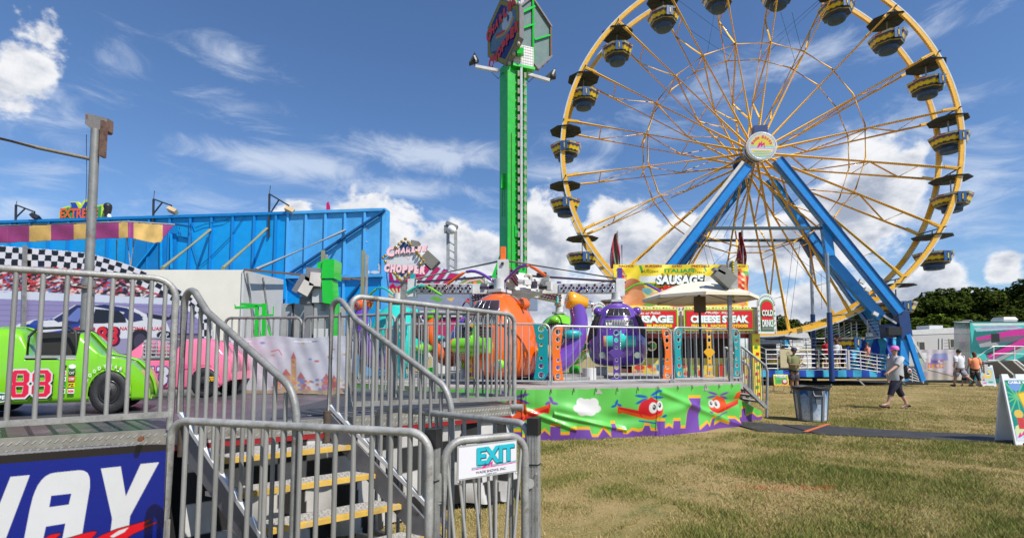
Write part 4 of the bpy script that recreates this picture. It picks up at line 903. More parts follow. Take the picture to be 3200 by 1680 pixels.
# ------------------------------------------------------------------ race cars
def make_car(name, label, flip, wheel, yaw, body_c, num, numc, numo, scale, extra, xs_=.86):
    sx = -1 if flip else 1; org = Vector(wheel) - Matrix.Rotation(yaw, 3, 'Z') @ Vector((.56 * scale * xs_, -.37 * scale, 0)); root = thing(name, org, label, 'kiddie ride car', None, yaw); root.scale = (scale * xs_, scale, scale)
    P = paint(name + '_paint', body_c, .22, .9, .05); DK = mat('car_interior', (.012, .012, .013), .6)
    # side outline of the top from tail to nose; x along the car in metres (nose at +)
    topx = [-.88, -.87, -.84, -.80, -.76, -.66, -.50, -.30, -.22, -.165, -.16, .255, .26, .36, .46, .50, .60, .72, .82, .88, .91]
    topz = [.30, .42, .485, .51, .53, .66, .70, .70, .67, .56, .455, .455, .675, .58, .485, .475, .46, .425, .34, .24, .12]
    xs = np.unique(np.concatenate([np.linspace(-.88, .91, 130), [-.165, -.16, .255, .26]])); zt = np.interp(xs, topx, topz)
    def halfw(x): return .36 * (1 - (.42 * abs(x / .91) ** 5 if x > 0 else .10 * abs(x / .88) ** 5)) + .012 * math.exp(-((x - .56) / .16) ** 2) + .012 * math.exp(-((x + .56) / .16) ** 2)
    ns = 16; rows = []
    for x, t in zip(xs, zt):
        W = halfw(x); zb = .10 + (.10 * max(0, (-x - .70)) / .18); belt = min(.43, t - .02); pr = []
        for j in range(9):                       # side from sill to belt
            s = j / 8; z = zb + (belt - zb) * s; pr.append((W * (1 - .035 * (2 * s - 1) ** 2 - .02 * (1 - s)), z))
        for j in range(1, 8):                    # shoulder and roof
            s = j / 7; q = s * math.pi / 2; inset = W * (.26 if t > .5 else .12); w_ = (W * .965) - inset * min(1, (t - belt) / .25) * s
            if s > .7: w_ = w_ * (1 - (s - .7) / .3)
            pr.append((w_, belt + (t - belt) * (math.sin(q) ** .9)))
        rows.append([(x, w_, z) for w_, z in pr])
    vs = []; nr = len(rows[0])
    for side in (-1, 1):
        for r_ in rows:
            for x, w_, z in r_: vs.append((x * sx, w_ * side, z))
    fs = []; R_ = .185
    for si in (0, 1):
        o = si * len(rows) * nr
        for i in range(len(rows) - 1):
            for j in range(nr - 1):
                cx = (rows[i][j][0] + rows[i + 1][j][0]) / 2; cz = (rows[i][j][2] + rows[i + 1][j + 1][2]) / 2
                if j < 9 and (math.hypot(cx - .56, cz - .165) < R_ or math.hypot(cx + .56, cz - .165) < R_): continue
                if -.158 < cx < .253 and j >= 9: continue
                f = (o + i * nr + j, o + (i + 1) * nr + j, o + (i + 1) * nr + j + 1, o + i * nr + j + 1); fs.append(f)
    mb = MB(); mb.add(vs, fs, P, True)
    for e_ in (0, len(rows) - 1):       # end caps
        a = [e_ * nr + j for j in range(nr)]; b = [len(rows) * nr + e_ * nr + j for j in range(nr)]; mb.add(vs, [tuple(a + b[::-1])], P)
    body = mb.build('body', root, True)
    md = body.modifiers.new('s', 'SOLIDIFY'); md.thickness = .008
    mb = MB(); mb.box((0, 0, .24), (1.3, .50, .22), DK); mb.box((.05 * sx, 0, .36), (.40, .62, .16), DK); mb.build('interior', root, True)
    # arch lips and wheels
    for cx in (.56, -.56):
        for side in (-1, 1):
            mb = MB(); W = halfw(cx) + .003
            wh = MB(); wh.lathe([(.0, -.05), (.075, -.05), (.085, -.03), (.10, -.045), (.165, -.05), (.175, -.035), (.175, .05), (0, .05)], RUBBER, (cx * sx, (W - .05) * side, .175), 28, rot=Matrix.Rotation(R(90) * side, 3, 'X'))
            w = wh.build('wheel', root, True); hb = MB(); hb.lathe([(0, -.058), (.03, -.058), (.035, -.046), (.078, -.046), (.088, -.055), (.095, -.05)], mat('black_rim', (.03, .03, .03), .25, .3), (cx * sx, (W - .05) * side, .175), 24, rot=Matrix.Rotation(R(90) * side, 3, 'X')); hb.build('rim', w, True)
            pts = [(cx * sx + (R_ + .006) * math.cos(q), W * side * .985, .165 + (R_ + .006) * math.sin(q)) for q in np.linspace(-.2, math.pi + .2, 22)]; mb.tube(pts, .011, P, 6); mb.build('arch_lip', root, True)
    # cockpit frame: roll bar, sill strip, net or mirror
    mb = MB(); CH = mat('chrome_tube', (.7, .7, .7), .15, .9)
    for side in (-1, 1):
        y = .315 * side; mb.tube([(-.155 * sx, y, .46), (-.15 * sx, y, .62), (-.10 * sx, y * .9, .685), (.17 * sx, y * .9, .70), (.235 * sx, y, .66), (.25 * sx, y, .47)], .012, BLACK if not extra.get('net') else GALV2, 8)
        mb.beam((-.16 * sx, .345 * side, .462), (.255 * sx, .345 * side, .462), .012, .022, CH)
    mb.build('roll_bar', root, True)
    side = -1
    if extra.get('net'):
        mb = MB(); NT = mat('window_net_grey', (.42, .42, .42), .7)
        for i in range(6): x = (-.12 + i * .066) * sx; mb.beam((x, -.325, .475), (x, -.325, .655), .016, .006, NT)
        for k in range(5): z = .48 + k * .043; mb.beam((-.14 * sx, -.328, z), (.235 * sx, -.328, z), .006, .014, NT)
        mb.build('window_net', root, True)
    else:
        mb = MB(); mb.box((.06 * sx, -.20, .56), (.34, .02, .20), mat('seat_back_dark', (.02, .018, .015), .5)); mb.build('seat', root, True)
    # numbers and stickers on the camera side
    e = Vector((1, 0, 0)); up = Vector((0, 0, 1)); y = -.366
    cxn = extra['nx']; sh = extra.get('shear', 0); cv = Canvas(-.20, .20, -.13, .13, .004, body_c); cv.keep[:] = False
    O8 = [(.0, .03), (.03, 0), (.12, 0), (.15, .03), (.15, .085), (.13, .105), (.15, .125), (.15, .18), (.12, .21), (.03, .21), (.0, .18), (.0, .125), (.02, .105), (.0, .085)]
    G8 = {'8': [O8], '4': [[(.08, 0), (.13, 0), (.13, .045), (.16, .045), (.16, .09), (.13, .09), (.13, .21), (.07, .21), (-.01, .09), (-.01, .045), (.08, .045)]], '3': [[(.0, .0), (.11, 0), (.15, .035), (.15, .085), (.12, .108), (.15, .13), (.15, .175), (.11, .21), (.0, .21), (.0, .165), (.09, .165), (.10, .15), (.09, .128), (.04, .128), (.04, .088), (.09, .088), (.10, .065), (.09, .045), (.0, .045)]]}
    H8 = {'8': [[(.055, .035), (.095, .035), (.10, .085), (.05, .085)], [(.05, .125), (.10, .125), (.095, .175), (.055, .175)]], '4': [[(.045, .09), (.08, .09), (.08, .14)]], '3': []}
    def outl(pts, x0, wd, col):
        q = [(x0 + x + sh * y, y - .105) for x, y in pts]; cv.line(q + [q[0]], wd, col); return q
    def mark(): pass
    base = cv.C.copy(); tot = []
    for k, ch in enumerate(num):
        x0 = -.165 + .17 * k
        if extra.get('shadow'): q = [(x0 + x + .016, y - .118) for x, y in G8[ch][0]]; cv.poly(q, S(20, 30, 20)); cv.line(q + [q[0]], .016, S(20, 30, 20))
    for k, ch in enumerate(num):
        x0 = -.165 + .17 * k; q = outl(G8[ch][0], x0, .024, numo); cv.poly(q, numo)
    for k, ch in enumerate(num):
        x0 = -.165 + .17 * k; q = [(x0 + x + sh * y, y - .105) for x, y in G8[ch][0]]; cv.poly(q, numc)
        for h in H8[ch]: q = [(x0 + x + sh * y, y - .105) for x, y in h]; cv.line(q + [q[0]], .008, numo); cv.poly(q, body_c)
    cv.keep = np.abs(cv.C - base).sum(-1) > .02; k2 = cv.keep.copy(); k2[1:] |= cv.keep[:-1]; k2[:-1] |= cv.keep[1:]; cv.keep = k2
    cv.build('race_number', lambda X, Y: np.stack([cxn + X, np.full(X.shape, y - .006), .255 + Y], -1), GLOSSART, root, local=True)
    st = extra['stickers']; nst = MB(); texs = []
    for (x, z, w, h, c, tx, tc_) in st:
        m_ = paint('sticker_%d_%d_%d' % tuple(int(v * 99) for v in c), c, .4, 0); nst.prism([(-w / 2, -h / 2), (w / 2, -h / 2), (w / 2, h / 2), (-w / 2, h / 2)] if tx != 'o' else [(w / 2 * math.cos(t), h / 2 * math.sin(t)) for t in np.linspace(0, 6.283, 17)[:-1]], Vector((x, y - .004, z)), e, up, .002, m_)
        if tx and tx != 'o': nst.text(tx, Vector((x, y - .006, z)), e, up, h * .62, paint('stick_t_%d_%d_%d' % tuple(int(v * 99) for v in tc_), tc_, .4, 0), w=w * .82, bold=.03, lift=.002)
    nst.build('sticker', root, True)
    if not extra.get('net'):
        ab = MB(); WL = paint('tyre_white', (.7, .7, .7), .5, 0)
        for i, c in enumerate('GOODYEAR'):
            q = R(150 - 12.5 * i); er = e * math.cos(q) + up * math.sin(q); et = e * math.sin(q) - up * math.cos(q)
            ab.text(c, Vector((.56 * sx, y - .014, .165)) + er * .222, et, er, .03, WL, w=.026, bold=.03)
        ab.build('arch_lettering', root, True)
    return root
def make_cars():
    W_, K_, Rd, Y_ = S(225, 225, 225), S(25, 25, 25), S(215, 40, 45), S(235, 205, 40)
    g = on(345, 1300, DZ); a = at(330, 1112, 4.62)
    P = [(.0 + .285 + .0, .40, .055, .03, W_, 'o', None)]
    stk = []; rows = [('3M', W_, Rd), ('CAT', K_, W_), ('GD', W_, S(30, 60, 150)), ('COMP', Rd, W_), ('VR', S(20, 130, 70), W_), ('PZ', Y_, K_), ('HH', W_, K_), ('MM', W_, Rd)]
    for i, (t, c, tc_) in enumerate(rows): stk.append((.165 + .075 * (i % 2), .335 - .048 * (i // 2), .055, .036, c, t, tc_))
    stk.append((.165, .385, .06, .03, K_, 'o', None)); stk.append((.24, .385, .06, .036, W_, 'o', None))
    stk.append((-.33, .155, .19, .075, S(225, 225, 225), 'o', None)); stk.append((-.33, .155, .18, .065, S(20, 120, 95), 'o', None)); stk.append((-.33, .155, .15, .05, S(20, 120, 95), 'amp', W_))
    pos = at(345, 1112, 4.55)
    c1 = make_car('green_race_car', 'lime green race car numbered 88 on the deck behind the nearest railing', False, (*xy(345, 4.45), DZ), R(26), S(128, 205, 20, .85), '88', S(230, 20, 70), W_, 1.06, dict(nx=-.085, stickers=stk, shadow=True), .75)
    stk2 = [(-.42 + .55, .34, .045, .03, K_, 'o', None), (.28, .36, .055, .03, W_, 'o', None)]
    for i, (t, c, tc_) in enumerate([('3M', W_, Rd), ('BB', W_, K_), ('CC', W_, Rd), ('PZ', Y_, K_)]): stk2.append((-.30 - .05 * (i % 2), .33 - .05 * (i // 2), .045, .032, c, t, tc_))
    stk2 = [(-.36, .34, .04, .028, K_, 'o', None), (-.30, .34, .04, .028, W_, 'o', None)] + [(-.36 + .055 * (i % 2), .30 - .045 * (i // 2), .042, .03, c, t, tc_) for i, (t, c, tc_) in enumerate([('3M', W_, Rd), ('BB', W_, K_), ('CC', W_, Rd), ('PZ', Y_, K_)])]
    stk2 += [(.66, .22, .06, .05, Y_, 'CC', Rd), (.33, .36, .07, .05, S(240, 90, 150), 'o', None)]
    pos = at(500, 1112, 6.15)
    c2 = make_car('pink_race_car', 'pink race car numbered 43 on the deck in front of the mural', True, (*xy(640, 6.15), DZ), R(8), S(240, 120, 150, .9), '43', W_, S(90, 50, 160), 1.02, dict(nx=-.06, stickers=stk2, net=True, shear=.12))
    # sloping glass with stickers at the hump of the pink car
make_cars()

# ------------------------------------------------------------------ painted back wall of the ride
def make_mural():
    P0 = V2(xy(300, 7.75)); D = Vector((1, .10)).normalized()
    topc = [(-60, 764), (0, 767), (93, 775), (180, 781), (264, 789), (310, 799), (373, 817), (410, 830), (450, 846), (497, 868), (544, 893), (575, 911), (606, 931), (625, 945), (645, 964), (658, 980), (665, 996), (667, 1110)]
    cv = Canvas(-40, 670, 760, 1110, 1.6, S(150, 140, 185)); X, Y = cv.X, cv.Y
    cv.clip([(-60, 1120)] + topc + [(667, 1120)])
    for yy in range(955, 1046, 17): cv.line([(-40, yy - 4), (670, yy + 6)], 1.6, S(115, 105, 150))
    cv.poly([(-40, 1040), (670, 1046), (670, 1120), (-40, 1120)], S(125, 105, 130)); cv.poly([(-40, 1034), (670, 1042), (670, 1047), (-40, 1040)], S(60, 45, 85))
    cv.poly([(-40, 905), (670, 938), (670, 956), (-40, 932)], S(215, 220, 232)); 
    rg = random.Random(9); cr = [S(220, 40, 45), S(235, 230, 230), S(40, 25, 35), S(190, 60, 60), S(240, 180, 170), S(120, 130, 190), S(90, 30, 40), S(225, 215, 210)]
    cv.poly([(-40, 820), (670, 860), (670, 940), (-40, 908)], S(150, 70, 75))
    for k in range(2600):
        x = rg.uniform(-40, 600); y = rg.uniform(822, 908 + x * .045); cv.ell(x, y, rg.uniform(3, 11), rg.uniform(1.5, 4.5), cr[rg.randrange(8)] if rg.random() > .3 else S(50, 25, 30), rg.uniform(-.5, .2))
    cv.poly([(-40, 905), (560, 933), (560, 936), (-40, 909)], S(215, 220, 232))
    # the painted stock car
    BLc, Wc, K = S(30, 60, 160), S(228, 228, 232), S(25, 22, 40)
    cv.poly([(37, 1030), (60, 1012), (110, 998), (165, 996), (200, 975), (235, 953), (300, 951), (378, 956), (420, 962), (465, 985), (500, 988), (520, 1000), (532, 1030), (528, 1060), (500, 1100), (60, 1100), (40, 1060)], Wc); cv.poly([(220, 1062), (532, 1052), (528, 1075), (500, 1105), (200, 1105)], S(160, 155, 185)); cv.poly([(110, 1000), (165, 996), (215, 1004), (260, 1008), (240, 1030), (180, 1046), (120, 1050), (60, 1040)], S(45, 75, 165)); cv.poly([(120, 1002), (200, 998), (190, 1020), (140, 1024)], Wc); cv.rect(225, 1022, 300, 1034, S(185, 50, 70))
    cv.poly([(37, 1032), (90, 1012), (150, 1022), (230, 1000), (260, 1010), (200, 1040), (120, 1052), (60, 1060)], BLc); cv.poly([(168, 998), (240, 953), (300, 952), (285, 975), (250, 1010), (205, 1018)], S(35, 40, 90)); cv.poly([(205, 1000), (245, 962), (275, 962), (245, 1005)], S(110, 125, 190))
    cv.poly([(285, 1010), (300, 965), (372, 970), (392, 985), (398, 1012)], K); cv.poly([(280, 955), (330, 951), (398, 962), (450, 990), (430, 1003), (390, 975), (330, 964)], S(30, 38, 95)); cv.poly([(398, 965), (440, 982), (450, 1000), (410, 1008), (385, 985)], S(45, 48, 95))
    cv.poly([(460, 978), (530, 990), (536, 980), (540, 996), (520, 1002), (462, 992)], K); cv.ell(440, 1068, 34, 42, K); cv.ell(440, 1068, 20, 26, S(70, 60, 80)); cv.ell(515, 1047, 24, 14, K); cv.poly([(150, 1015), (215, 1000), (200, 1030), (130, 1040)], Wc); cv.poly([(40, 1048), (300, 1060), (300, 1100), (40, 1100)], BLc)
    cv.poly([(280, 1012), (460, 1005), (500, 1008), (520, 1020), (430, 1022), (300, 1024)], Wc)
    # border checks follow the arched edge
    tp = np.array(topc, float); seg = np.hypot(*(tp[1:] - tp[:-1]).T); cu = np.concatenate([[0], np.cumsum(seg)]); best = np.full(X.shape, 1e9); sa = np.zeros(X.shape)
    for i in range(len(seg)):
        d = (tp[i + 1] - tp[i]) / seg[i]; t = np.clip((X - tp[i, 0]) * d[0] + (Y - tp[i, 1]) * d[1], 0, seg[i]); dist = np.hypot(X - tp[i, 0] - t * d[0], Y - tp[i, 1] - t * d[1]); k = dist < best; best[k] = dist[k]; sa[k] = (cu[i] + t)[k]
    wid = np.interp(sa, [0, 300, 700, 900], [62, 52, 42, 38]); CS = np.interp(sa, [0, 900], [20.5, 18]); band = best < wid
    chk = (np.floor(sa / 20.5) + np.floor(best / (wid / 3.0))) % 2 == 0; cv.C[band & chk] = S(232, 228, 232); cv.C[band & ~chk] = S(22, 18, 24); cv.C[best < 2.2] = S(200, 200, 205)
    root = thing('race_mural_wall', (P0.x, P0.y, DZ), 'arched back wall painted with a racing crowd, a stock car and a checkered border', 'mural')
    pan = cv.build('mural_panel', lambda X, Y: on_plane(X, Y, P0, D), GLOSSART, root, thick=.03)
    d3 = Vector((D.x, D.y, 0)); up = Vector((0, 0, 1)); nb = MB(); RD = paint('mural_red', S(200, 35, 50), .4, 0); DR = paint('mural_dark', S(70, 20, 60), .4, 0); Q = lambda x, y: Vector(on_plane(x, y, P0, D))
    nb.text('88', Q(342, 1050), d3, up, .30, DR, w=.34, bold=.06, lift=.02); nb.text('88', Q(338, 1048), d3, up, .28, RD, w=.31, bold=.03, lift=.025)
    nb.text('NATIONAL GUARD', Q(450, 1026), d3, up, .055, RD, w=.66, bold=.015, lift=.02); nb.text('AMP', Q(514, 1047), d3, up, .07, WHITE, w=.14, bold=.02, lift=.02, shear=.2); nb.build('lettering', pan)
    mb = MB(); mb.beam(Q(90, 770) - Vector((0, .06, 0)), Vector((Q(90, 1110).x, Q(90, 1110).y - .06, DZ)), .04, .04, GALV); mb.build('wall_pole', root)
    mb = MB()
    for x in (120, 480): p = Q(x, 1000); mb.beam((p.x, p.y + .1, DZ), (p.x, p.y + .1, DZ + 1.1), .06, .06, GALV2)
    mb.build('wall_support', root)
make_mural()
def make_pole():
    p = at(268, 1112, 6.0); t = at(299, 405, 6.0); root = thing('rusty_light_pole', (p.x, 6.0, DZ), 'tall rusty galvanised pole with a bent steel head plate', 'pole')
    RP = mat('rusty_galvanised', (.25, .25, .235), .5, .3, .25, 5, dirt=((.20, .10, .06), 4.5, .56)); RS = mat('rusty_plate', (.20, .12, .09), .75, .2, .4, 8, dirt=((.11, .05, .035), 5, .5)); mb = MB()
    b = Vector((p.x, 6.0, DZ)); j = b.lerp(t, .42); mb.cyl(b, j, .062, RP, n=16); mb.cyl(j, t, .047, RP, n=16); mb.cyl(b.lerp(t, .41), b.lerp(t, .43), .068, RP, n=16); mb.build('pole_tube', root)
    mb = MB(); mb.prism([(-.17, -.05), (-.07, -.13), (.08, -.15), (.10, -.13), (.10, .02), (-.17, .09)], t + Vector((0, .04, .14)), (1, 0, 0), (0, 0, 1), -.1, mat('head_plate', (.30, .27, .25), .6, .3, .3, 12, dirt=((.14, .06, .04), 12, .52)), RS); mb.box(t + Vector((.10, 0, -.12)), (.03, .08, .44), RS); mb.build('head_plate', root)
    mb = MB(); c = b.lerp(t, .405); mb.tube([c + Vector((-.13, -.05, 0)), c + Vector((-.03, -.08, 0)), c + Vector((.03, -.08, -.02)), c + Vector((.14, -.04, .0))], .014, RS, 6); mb.build('clamp', root)
    mb = MB(); a = at(-60, 418, 5.6); q = at(284, 497, 6.0); mb.tube([a, a.lerp(q, .5) + Vector((0, 0, -.01)), q], .022, mat('tie_rope', (.22, .19, .15), .8, 0, .3, 30), 6); mb.build('tie_rod', root)
    mb = MB(); mb.tube([at(270, 420, 6.0), at(271, 560, 6.0), at(266, 690, 6.0)], .004, BLACK, 4); mb.build('cord', root)
make_pole()
# ------------------------------------------------------------------ blue ride wall, awning, trailer, generator
def make_blue_wall():
    BL = paint('wall_blue', S(0, 150, 222, 1.0), .45, .1, .10, dirt=((.0, .25, .62), .6, .60)); BF = mat('wall_blue_faded', S(75, 165, 225, 1.0), .6, 0, .18, 2.5, dirt=((.01, .32, .68), 1.4, .62)); BD = paint('rib_blue', S(5, 130, 205, .9), .5, 0)
    Pr = at(1206, 651, 16.0); Pm = at(900, 662, 16.45); Pl = at(-80, 693, 17.8); up = Vector((0, 0, 1))
    root = thing('blue_ride_back', (Pm.x, Pm.y, 0), 'long bright blue ribbed back wall of a large ride', 'ride wall')
    def wall(a, b, m, name):
        d = Vector((b.x - a.x, b.y - a.y, 0)); n = d.cross(up).normalized(); mb = MB(); vs = [Vector((a.x, a.y, 0.5)), Vector((b.x, b.y, .5)), Vector((b.x, b.y, b.z)), Vector((a.x, a.y, a.z))]
        vs += [v - n * .35 for v in vs]; mb.add(vs, [(0, 1, 2, 3), (5, 4, 7, 6), (3, 2, 6, 7), (1, 5, 6, 2), (0, 3, 7, 4)], m); o = mb.build(name, root); return o, d, n
    o1, d1, n1 = wall(Pl, Pm, BL, 'dark_panel'); o2, d2, n2 = wall(Pm + Vector((.01, 0, 0)), Pr, BF, 'faded_panel')
    for o, a, d, n, fr, z in ((o1, Pl, d1, n1, [i / 15.5 for i in range(16)], None), (o2, Pm, d2, n2, [.01, .2, .4, .6, .8, .985], None)):
        for f in fr:
            p = a + d * f + n * .03; zt = (a.z + ((Pm.z if o is o1 else Pr.z) - a.z) * f); bar('rib', (p.x, p.y, .6), (p.x, p.y, zt - .03), .035, BD if o is o1 else BF, o, square=True)
        q = a + d + n * .03; mb = MB(); zb = (Pm.z if o is o1 else Pr.z); mb.beam((a.x + n.x * .04, a.y + n.y * .04, a.z - .05), (q.x, q.y, zb - .05), .10, .09, BD if o is o1 else BF); mb.build('top_rail', o)
    fl = lambda px, py, off=.1: Vector(on_plane(px, py, (Pm.x + n2.x * off, Pm.y + n2.y * off), (d2.x, d2.y))); f1 = lambda px, py, off=.1: Vector(on_plane(px, py, (Pm.x + n1.x * off, Pm.y + n1.y * off), (d1.x, d1.y)))
    mb = MB(); BB = paint('brace_blue', S(15, 92, 150, .8), .5, 0)
    mb.beam(fl(908, 853), fl(1203, 656), .09, .06, BB); mb.beam(fl(895, 868), fl(945, 905), .07, .06, BB); mb.beam(fl(1085, 935), fl(1125, 885), .07, .06, BB); mb.build('diagonal_brace', root)
    mb = MB(); mb.beam(fl(888, 866), fl(1196, 860), .10, .10, BF); mb.beam(fl(890, 860, .14), fl(890, 935, .14), .08, .05, BL); mb.build('middle_rail', root)
    mb = MB(); vs = [fl(888, 868, .015), fl(1194, 862, .015), fl(1194, 1100, .015), fl(888, 1100, .015)]; mb.add(vs, [(0, 1, 2, 3)], BL); mb.build('lower_panel', root)
    # peeled paint
    mb = MB(); WP = mat('peeled_white', (.6, .6, .6), .7); rg = random.Random(4)
    for cx, cy, w, h in ((1175, 850, 22, 5), (1187, 838, 5, 12), (1152, 850, 4, 6), (1145, 715, 4, 5), (1150, 800, 3, 4), (1146, 755, 2, 3), (1184, 828, 3, 4)):
        pts = [fl(cx + w * math.cos(t) * rg.uniform(.7, 1.1), cy + h * math.sin(t) * rg.uniform(.7, 1.1), .012) for t in np.linspace(0, 6.283, 12)[:-1]]; mb.add(pts, [tuple(range(11))], WP)
    mb.build('peeled_paint', o2)
    # struts leaning on the wall
    OL = mat('olive_strut', (.26, .27, .15), .55, .1); GS = mat('grey_strut', (.45, .46, .44), .45, .3)
    for a, b, ya, m in (((508, 838), (657, 718), 12.3, OL), ((697, 838), (834, 714), 12.3, OL), ((800, 842), (1078, 720), 12.3, GS)):
        q = f1(b[0], b[1], .1) if b[0] < 900 else fl(b[0], b[1], .1); mb = MB(); mb.tube([at(a[0], a[1], ya), q], .045, m, 8); mb.build('strut', root)
    # cables
    mb = MB()
    for pts in (((600, 686), (610, 712), (640, 700), (700, 690), (745, 664)), ((596, 700), (600, 760), (622, 832), (660, 800), (720, 740), (770, 664)), ((560, 710), (566, 740), (590, 745))):
        q = [f1(x, y, .06) for x, y in pts]; s = []
        for i in range(len(q) - 1):
            for t in (0, .5): s.append(q[i].lerp(q[i + 1], t))
        mb.tube(s + [q[-1]], .012, BB, 4)
    mb.build('hanging_cable', root)
    # recessed bay at the awning end
    mb = MB(); vs = [f1(415, 738, .03), f1(552, 700, .03), f1(552, 845, .03), f1(415, 845, .03)]; mb.add(vs, [(0, 1, 2, 3)], BD); mb.beam(f1(425, 838), f1(490, 755), .07, .05, BL); mb.beam(f1(540, 700, .2), f1(596, 708, .2), .06, .06, BB)
    mb.beam(f1(503, 740, .1), f1(503, 840, .1), .05, .05, BL); mb.beam(f1(535, 730, .1), f1(535, 840, .1), .05, .05, BL); mb.build('end_bay', root)
    # light brackets
    for i, (x, yb, yt, ex, ey, sp) in enumerate(((50, 700, 640, 108, 662, 628), (480, 690, 622, 535, 642, 596), (842, 700, 606, 902, 642, 580))):
        f = lambda a, b: (f1 if x < 900 else fl)(a, b, .05); K = mat('bracket_black', (.03, .035, .045), .5); r = thing('floodlight_bracket', f(x, yb), f'black triangular floodlight bracket on top of the blue wall, {("leftmost", "middle", "rightmost")[i]}', 'floodlight', 'floodlight brackets on the blue wall')
        mb = MB(); mb.beam(f(x - 2, yb + 40), f(x, yt), .05, .05, K); mb.beam(f(x, yt), f(ex, ey), .045, .045, K); mb.beam(f(x, (yt * .25 + yb * .75) - 6), f(x + (ex - x) * .5, yt + (ey - yt) * .5), .035, .035, K); mb.tube([f(x, yt), f(x + 3, sp)], .012, K, 4); mb.tube([f(ex, ey), f(ex, ey + 10)], .03, K, 6); mb.build('bracket_frame', r)
        mb = MB(); c = f(ex + 4, ey + 16); 
        mb.box(c, (.30, .2, .13), BLACK if i == 0 else mat('lamp_amber_glass', (.55, .40, .22), .3), rot=Matrix.Rotation(.45, 3, 'Y') @ Matrix.Rotation(-.5, 3, 'X')); mb.build('lamp_head', r)
    # lettered sign over the wall
    sO = at(185, 680, 18.6); r = thing('sign', sO, 'orange and green lettered fun sign rising behind the blue wall', 'sign'); s = 18.6 / F
    q = lambda x, y: ((x - 185) * s, (680 - y) * s); yel, grn = paint('sign_yellow_green', S(200, 215, 60), .4, 0), paint('sign_green', S(50, 150, 80), .4, 0)
    mb = MB(); O = sO; mb.prism([q(*p) for p in ((185, 690), (184, 665), (192, 648), (210, 642), (226, 643), (215, 628), (240, 628), (250, 640), (262, 622), (275, 618), (300, 642), (323, 636), (322, 690))], O, (1, 0, 0), (0, 0, 1), -.12, yel); pl = mb.build('sign_board', r)
    mb = MB(); mb.prism([q(*p) for p in ((190, 690), (190, 667), (198, 652), (214, 647), (232, 650), (290, 650), (318, 642), (317, 690))], O - Vector((0, .01, 0)), (1, 0, 0), (0, 0, 1), .015, grn)
    mb.prism([q(*p) for p in ((221, 632), (237, 632), (252, 660), (268, 630), (275, 630), (262, 690), (245, 690))], O - Vector((0, .03, 0)), (1, 0, 0), (0, 0, 1), .02, paint('sign_v_blue', S(40, 70, 160), .4, 0))
    mb.text('EXTREME', O + Vector((((252) - 185) * s, -.06, (680 - 667) * s)), (1, 0, 0), (0, 0, 1), .36, paint('sign_orange', S(225, 95, 50), .4, 0), w=1.4, bold=.04); mb.build('lettering', pl)
    mb = MB(); mb.cyl(at(335, 678, 18.5), at(338, 648, 18.5), .09, BLACK, .13); mb.ball(at(337, 645, 18.5), .14, BLACK, 8, 6); mb.tube([at(326, 660, 18.5), at(336, 662, 18.5), at(345, 690, 18.5)], .08, WHITE, 8); mb.tube([at(252, 640, 18.7), at(255, 700, 18.7)], .03, BLACK, 5); mb.build('mast_fitting', r)
    mb = MB(); p = at(1020, 655, 16.5); mb.prism([(0, 0), (.13, 0), (.12, .12), (.06, .28), (.0, .2)], p, (1, 0, 0), (0, 0, 1), .02, paint('pennant_crimson', S(190, 15, 90), .6, 0)); mb.tube([p + Vector((.02, .03, -.1)), p + Vector((.02, .03, .2))], .012, BLACK, 5); tag(mb.build('pennant'), 'small crimson pennant poking above the blue wall', 'flag')
    # striped awning
    cv = Canvas(-60, 542, 690, 768, 1.6, S(150, 60, 120)); Gd, Pu = S(222, 182, 105), S(160, 62, 125)
    edges = [-60, -44, 23, 92, 160, 231, 295, 372, 401, 417, 466, 503, 520, 542]
    for i in range(len(edges) - 1):
        cv.rect(edges[i], 680, edges[i + 1], 775, Gd if i % 2 == (1 if edges[i] < 500 else 0) else Pu)
    cv.rect(-60, 680, -44, 775, Gd); cv.rect(-44, 680, 23, 775, Pu); cv.rect(503, 680, 542, 775, Pu); cv.rect(466, 680, 508, 775, Gd); cv.mottle(.10, 3, 9)
    topl = [(-60, 710), (400, 694), (466, 699), (542, 704)]; botl = [(-60, 762), (20, 759), (400, 743), (440, 752), (480, 759), (503, 758), (512, 745), (542, 706)]
    tx, ty = zip(*topl); bx, by = zip(*botl); cv.keep &= (cv.Y > np.interp(cv.X, tx, ty)) & (cv.Y < np.interp(cv.X, bx, by) + .7 * np.sin(cv.X * .07))
    def fn(X, Y):
        dep = np.interp(X, [-60, 395, 405, 542], [15.2, 14.3, 14.28, 15.6]); P = np.zeros(X.shape + (3,)); x = (X - CX) / F; zc = -(Y - PY) / F; dy = CP - SP * zc; dz = SP + CP * zc; w = .012 * np.sin(X * .11 + .05 * Y) + .014 * np.sin(X * .047 - .07 * Y)
        dep = dep + w; t = dep / dy; return np.stack([x * t, dep, CAMZ + dz * t], -1)
    o = cv.build('striped_awning', fn, CLOTH, thick=.012); tag(o, 'purple and gold striped awning valance hung along the blue wall', 'awning')
    mb = MB(); a = at(-60, 708, 15.3); b = at(402, 693, 14.35); c = at(545, 702, 15.7); mb.tube([a, b, c], .03, GALV2, 6); 
    for x, y, Y_ in ((397, 742, 14.4), (420, 745, 14.5), (365, 748, 14.6)): mb.tube([at(x, y, Y_), at(408 if x > 370 else 364, 835, Y_ + .2)], .02, GALV, 5)
    tag(mb.build('awning_frame'), 'thin metal awning frame holding the striped valance', 'awning frame')
make_blue_wall()
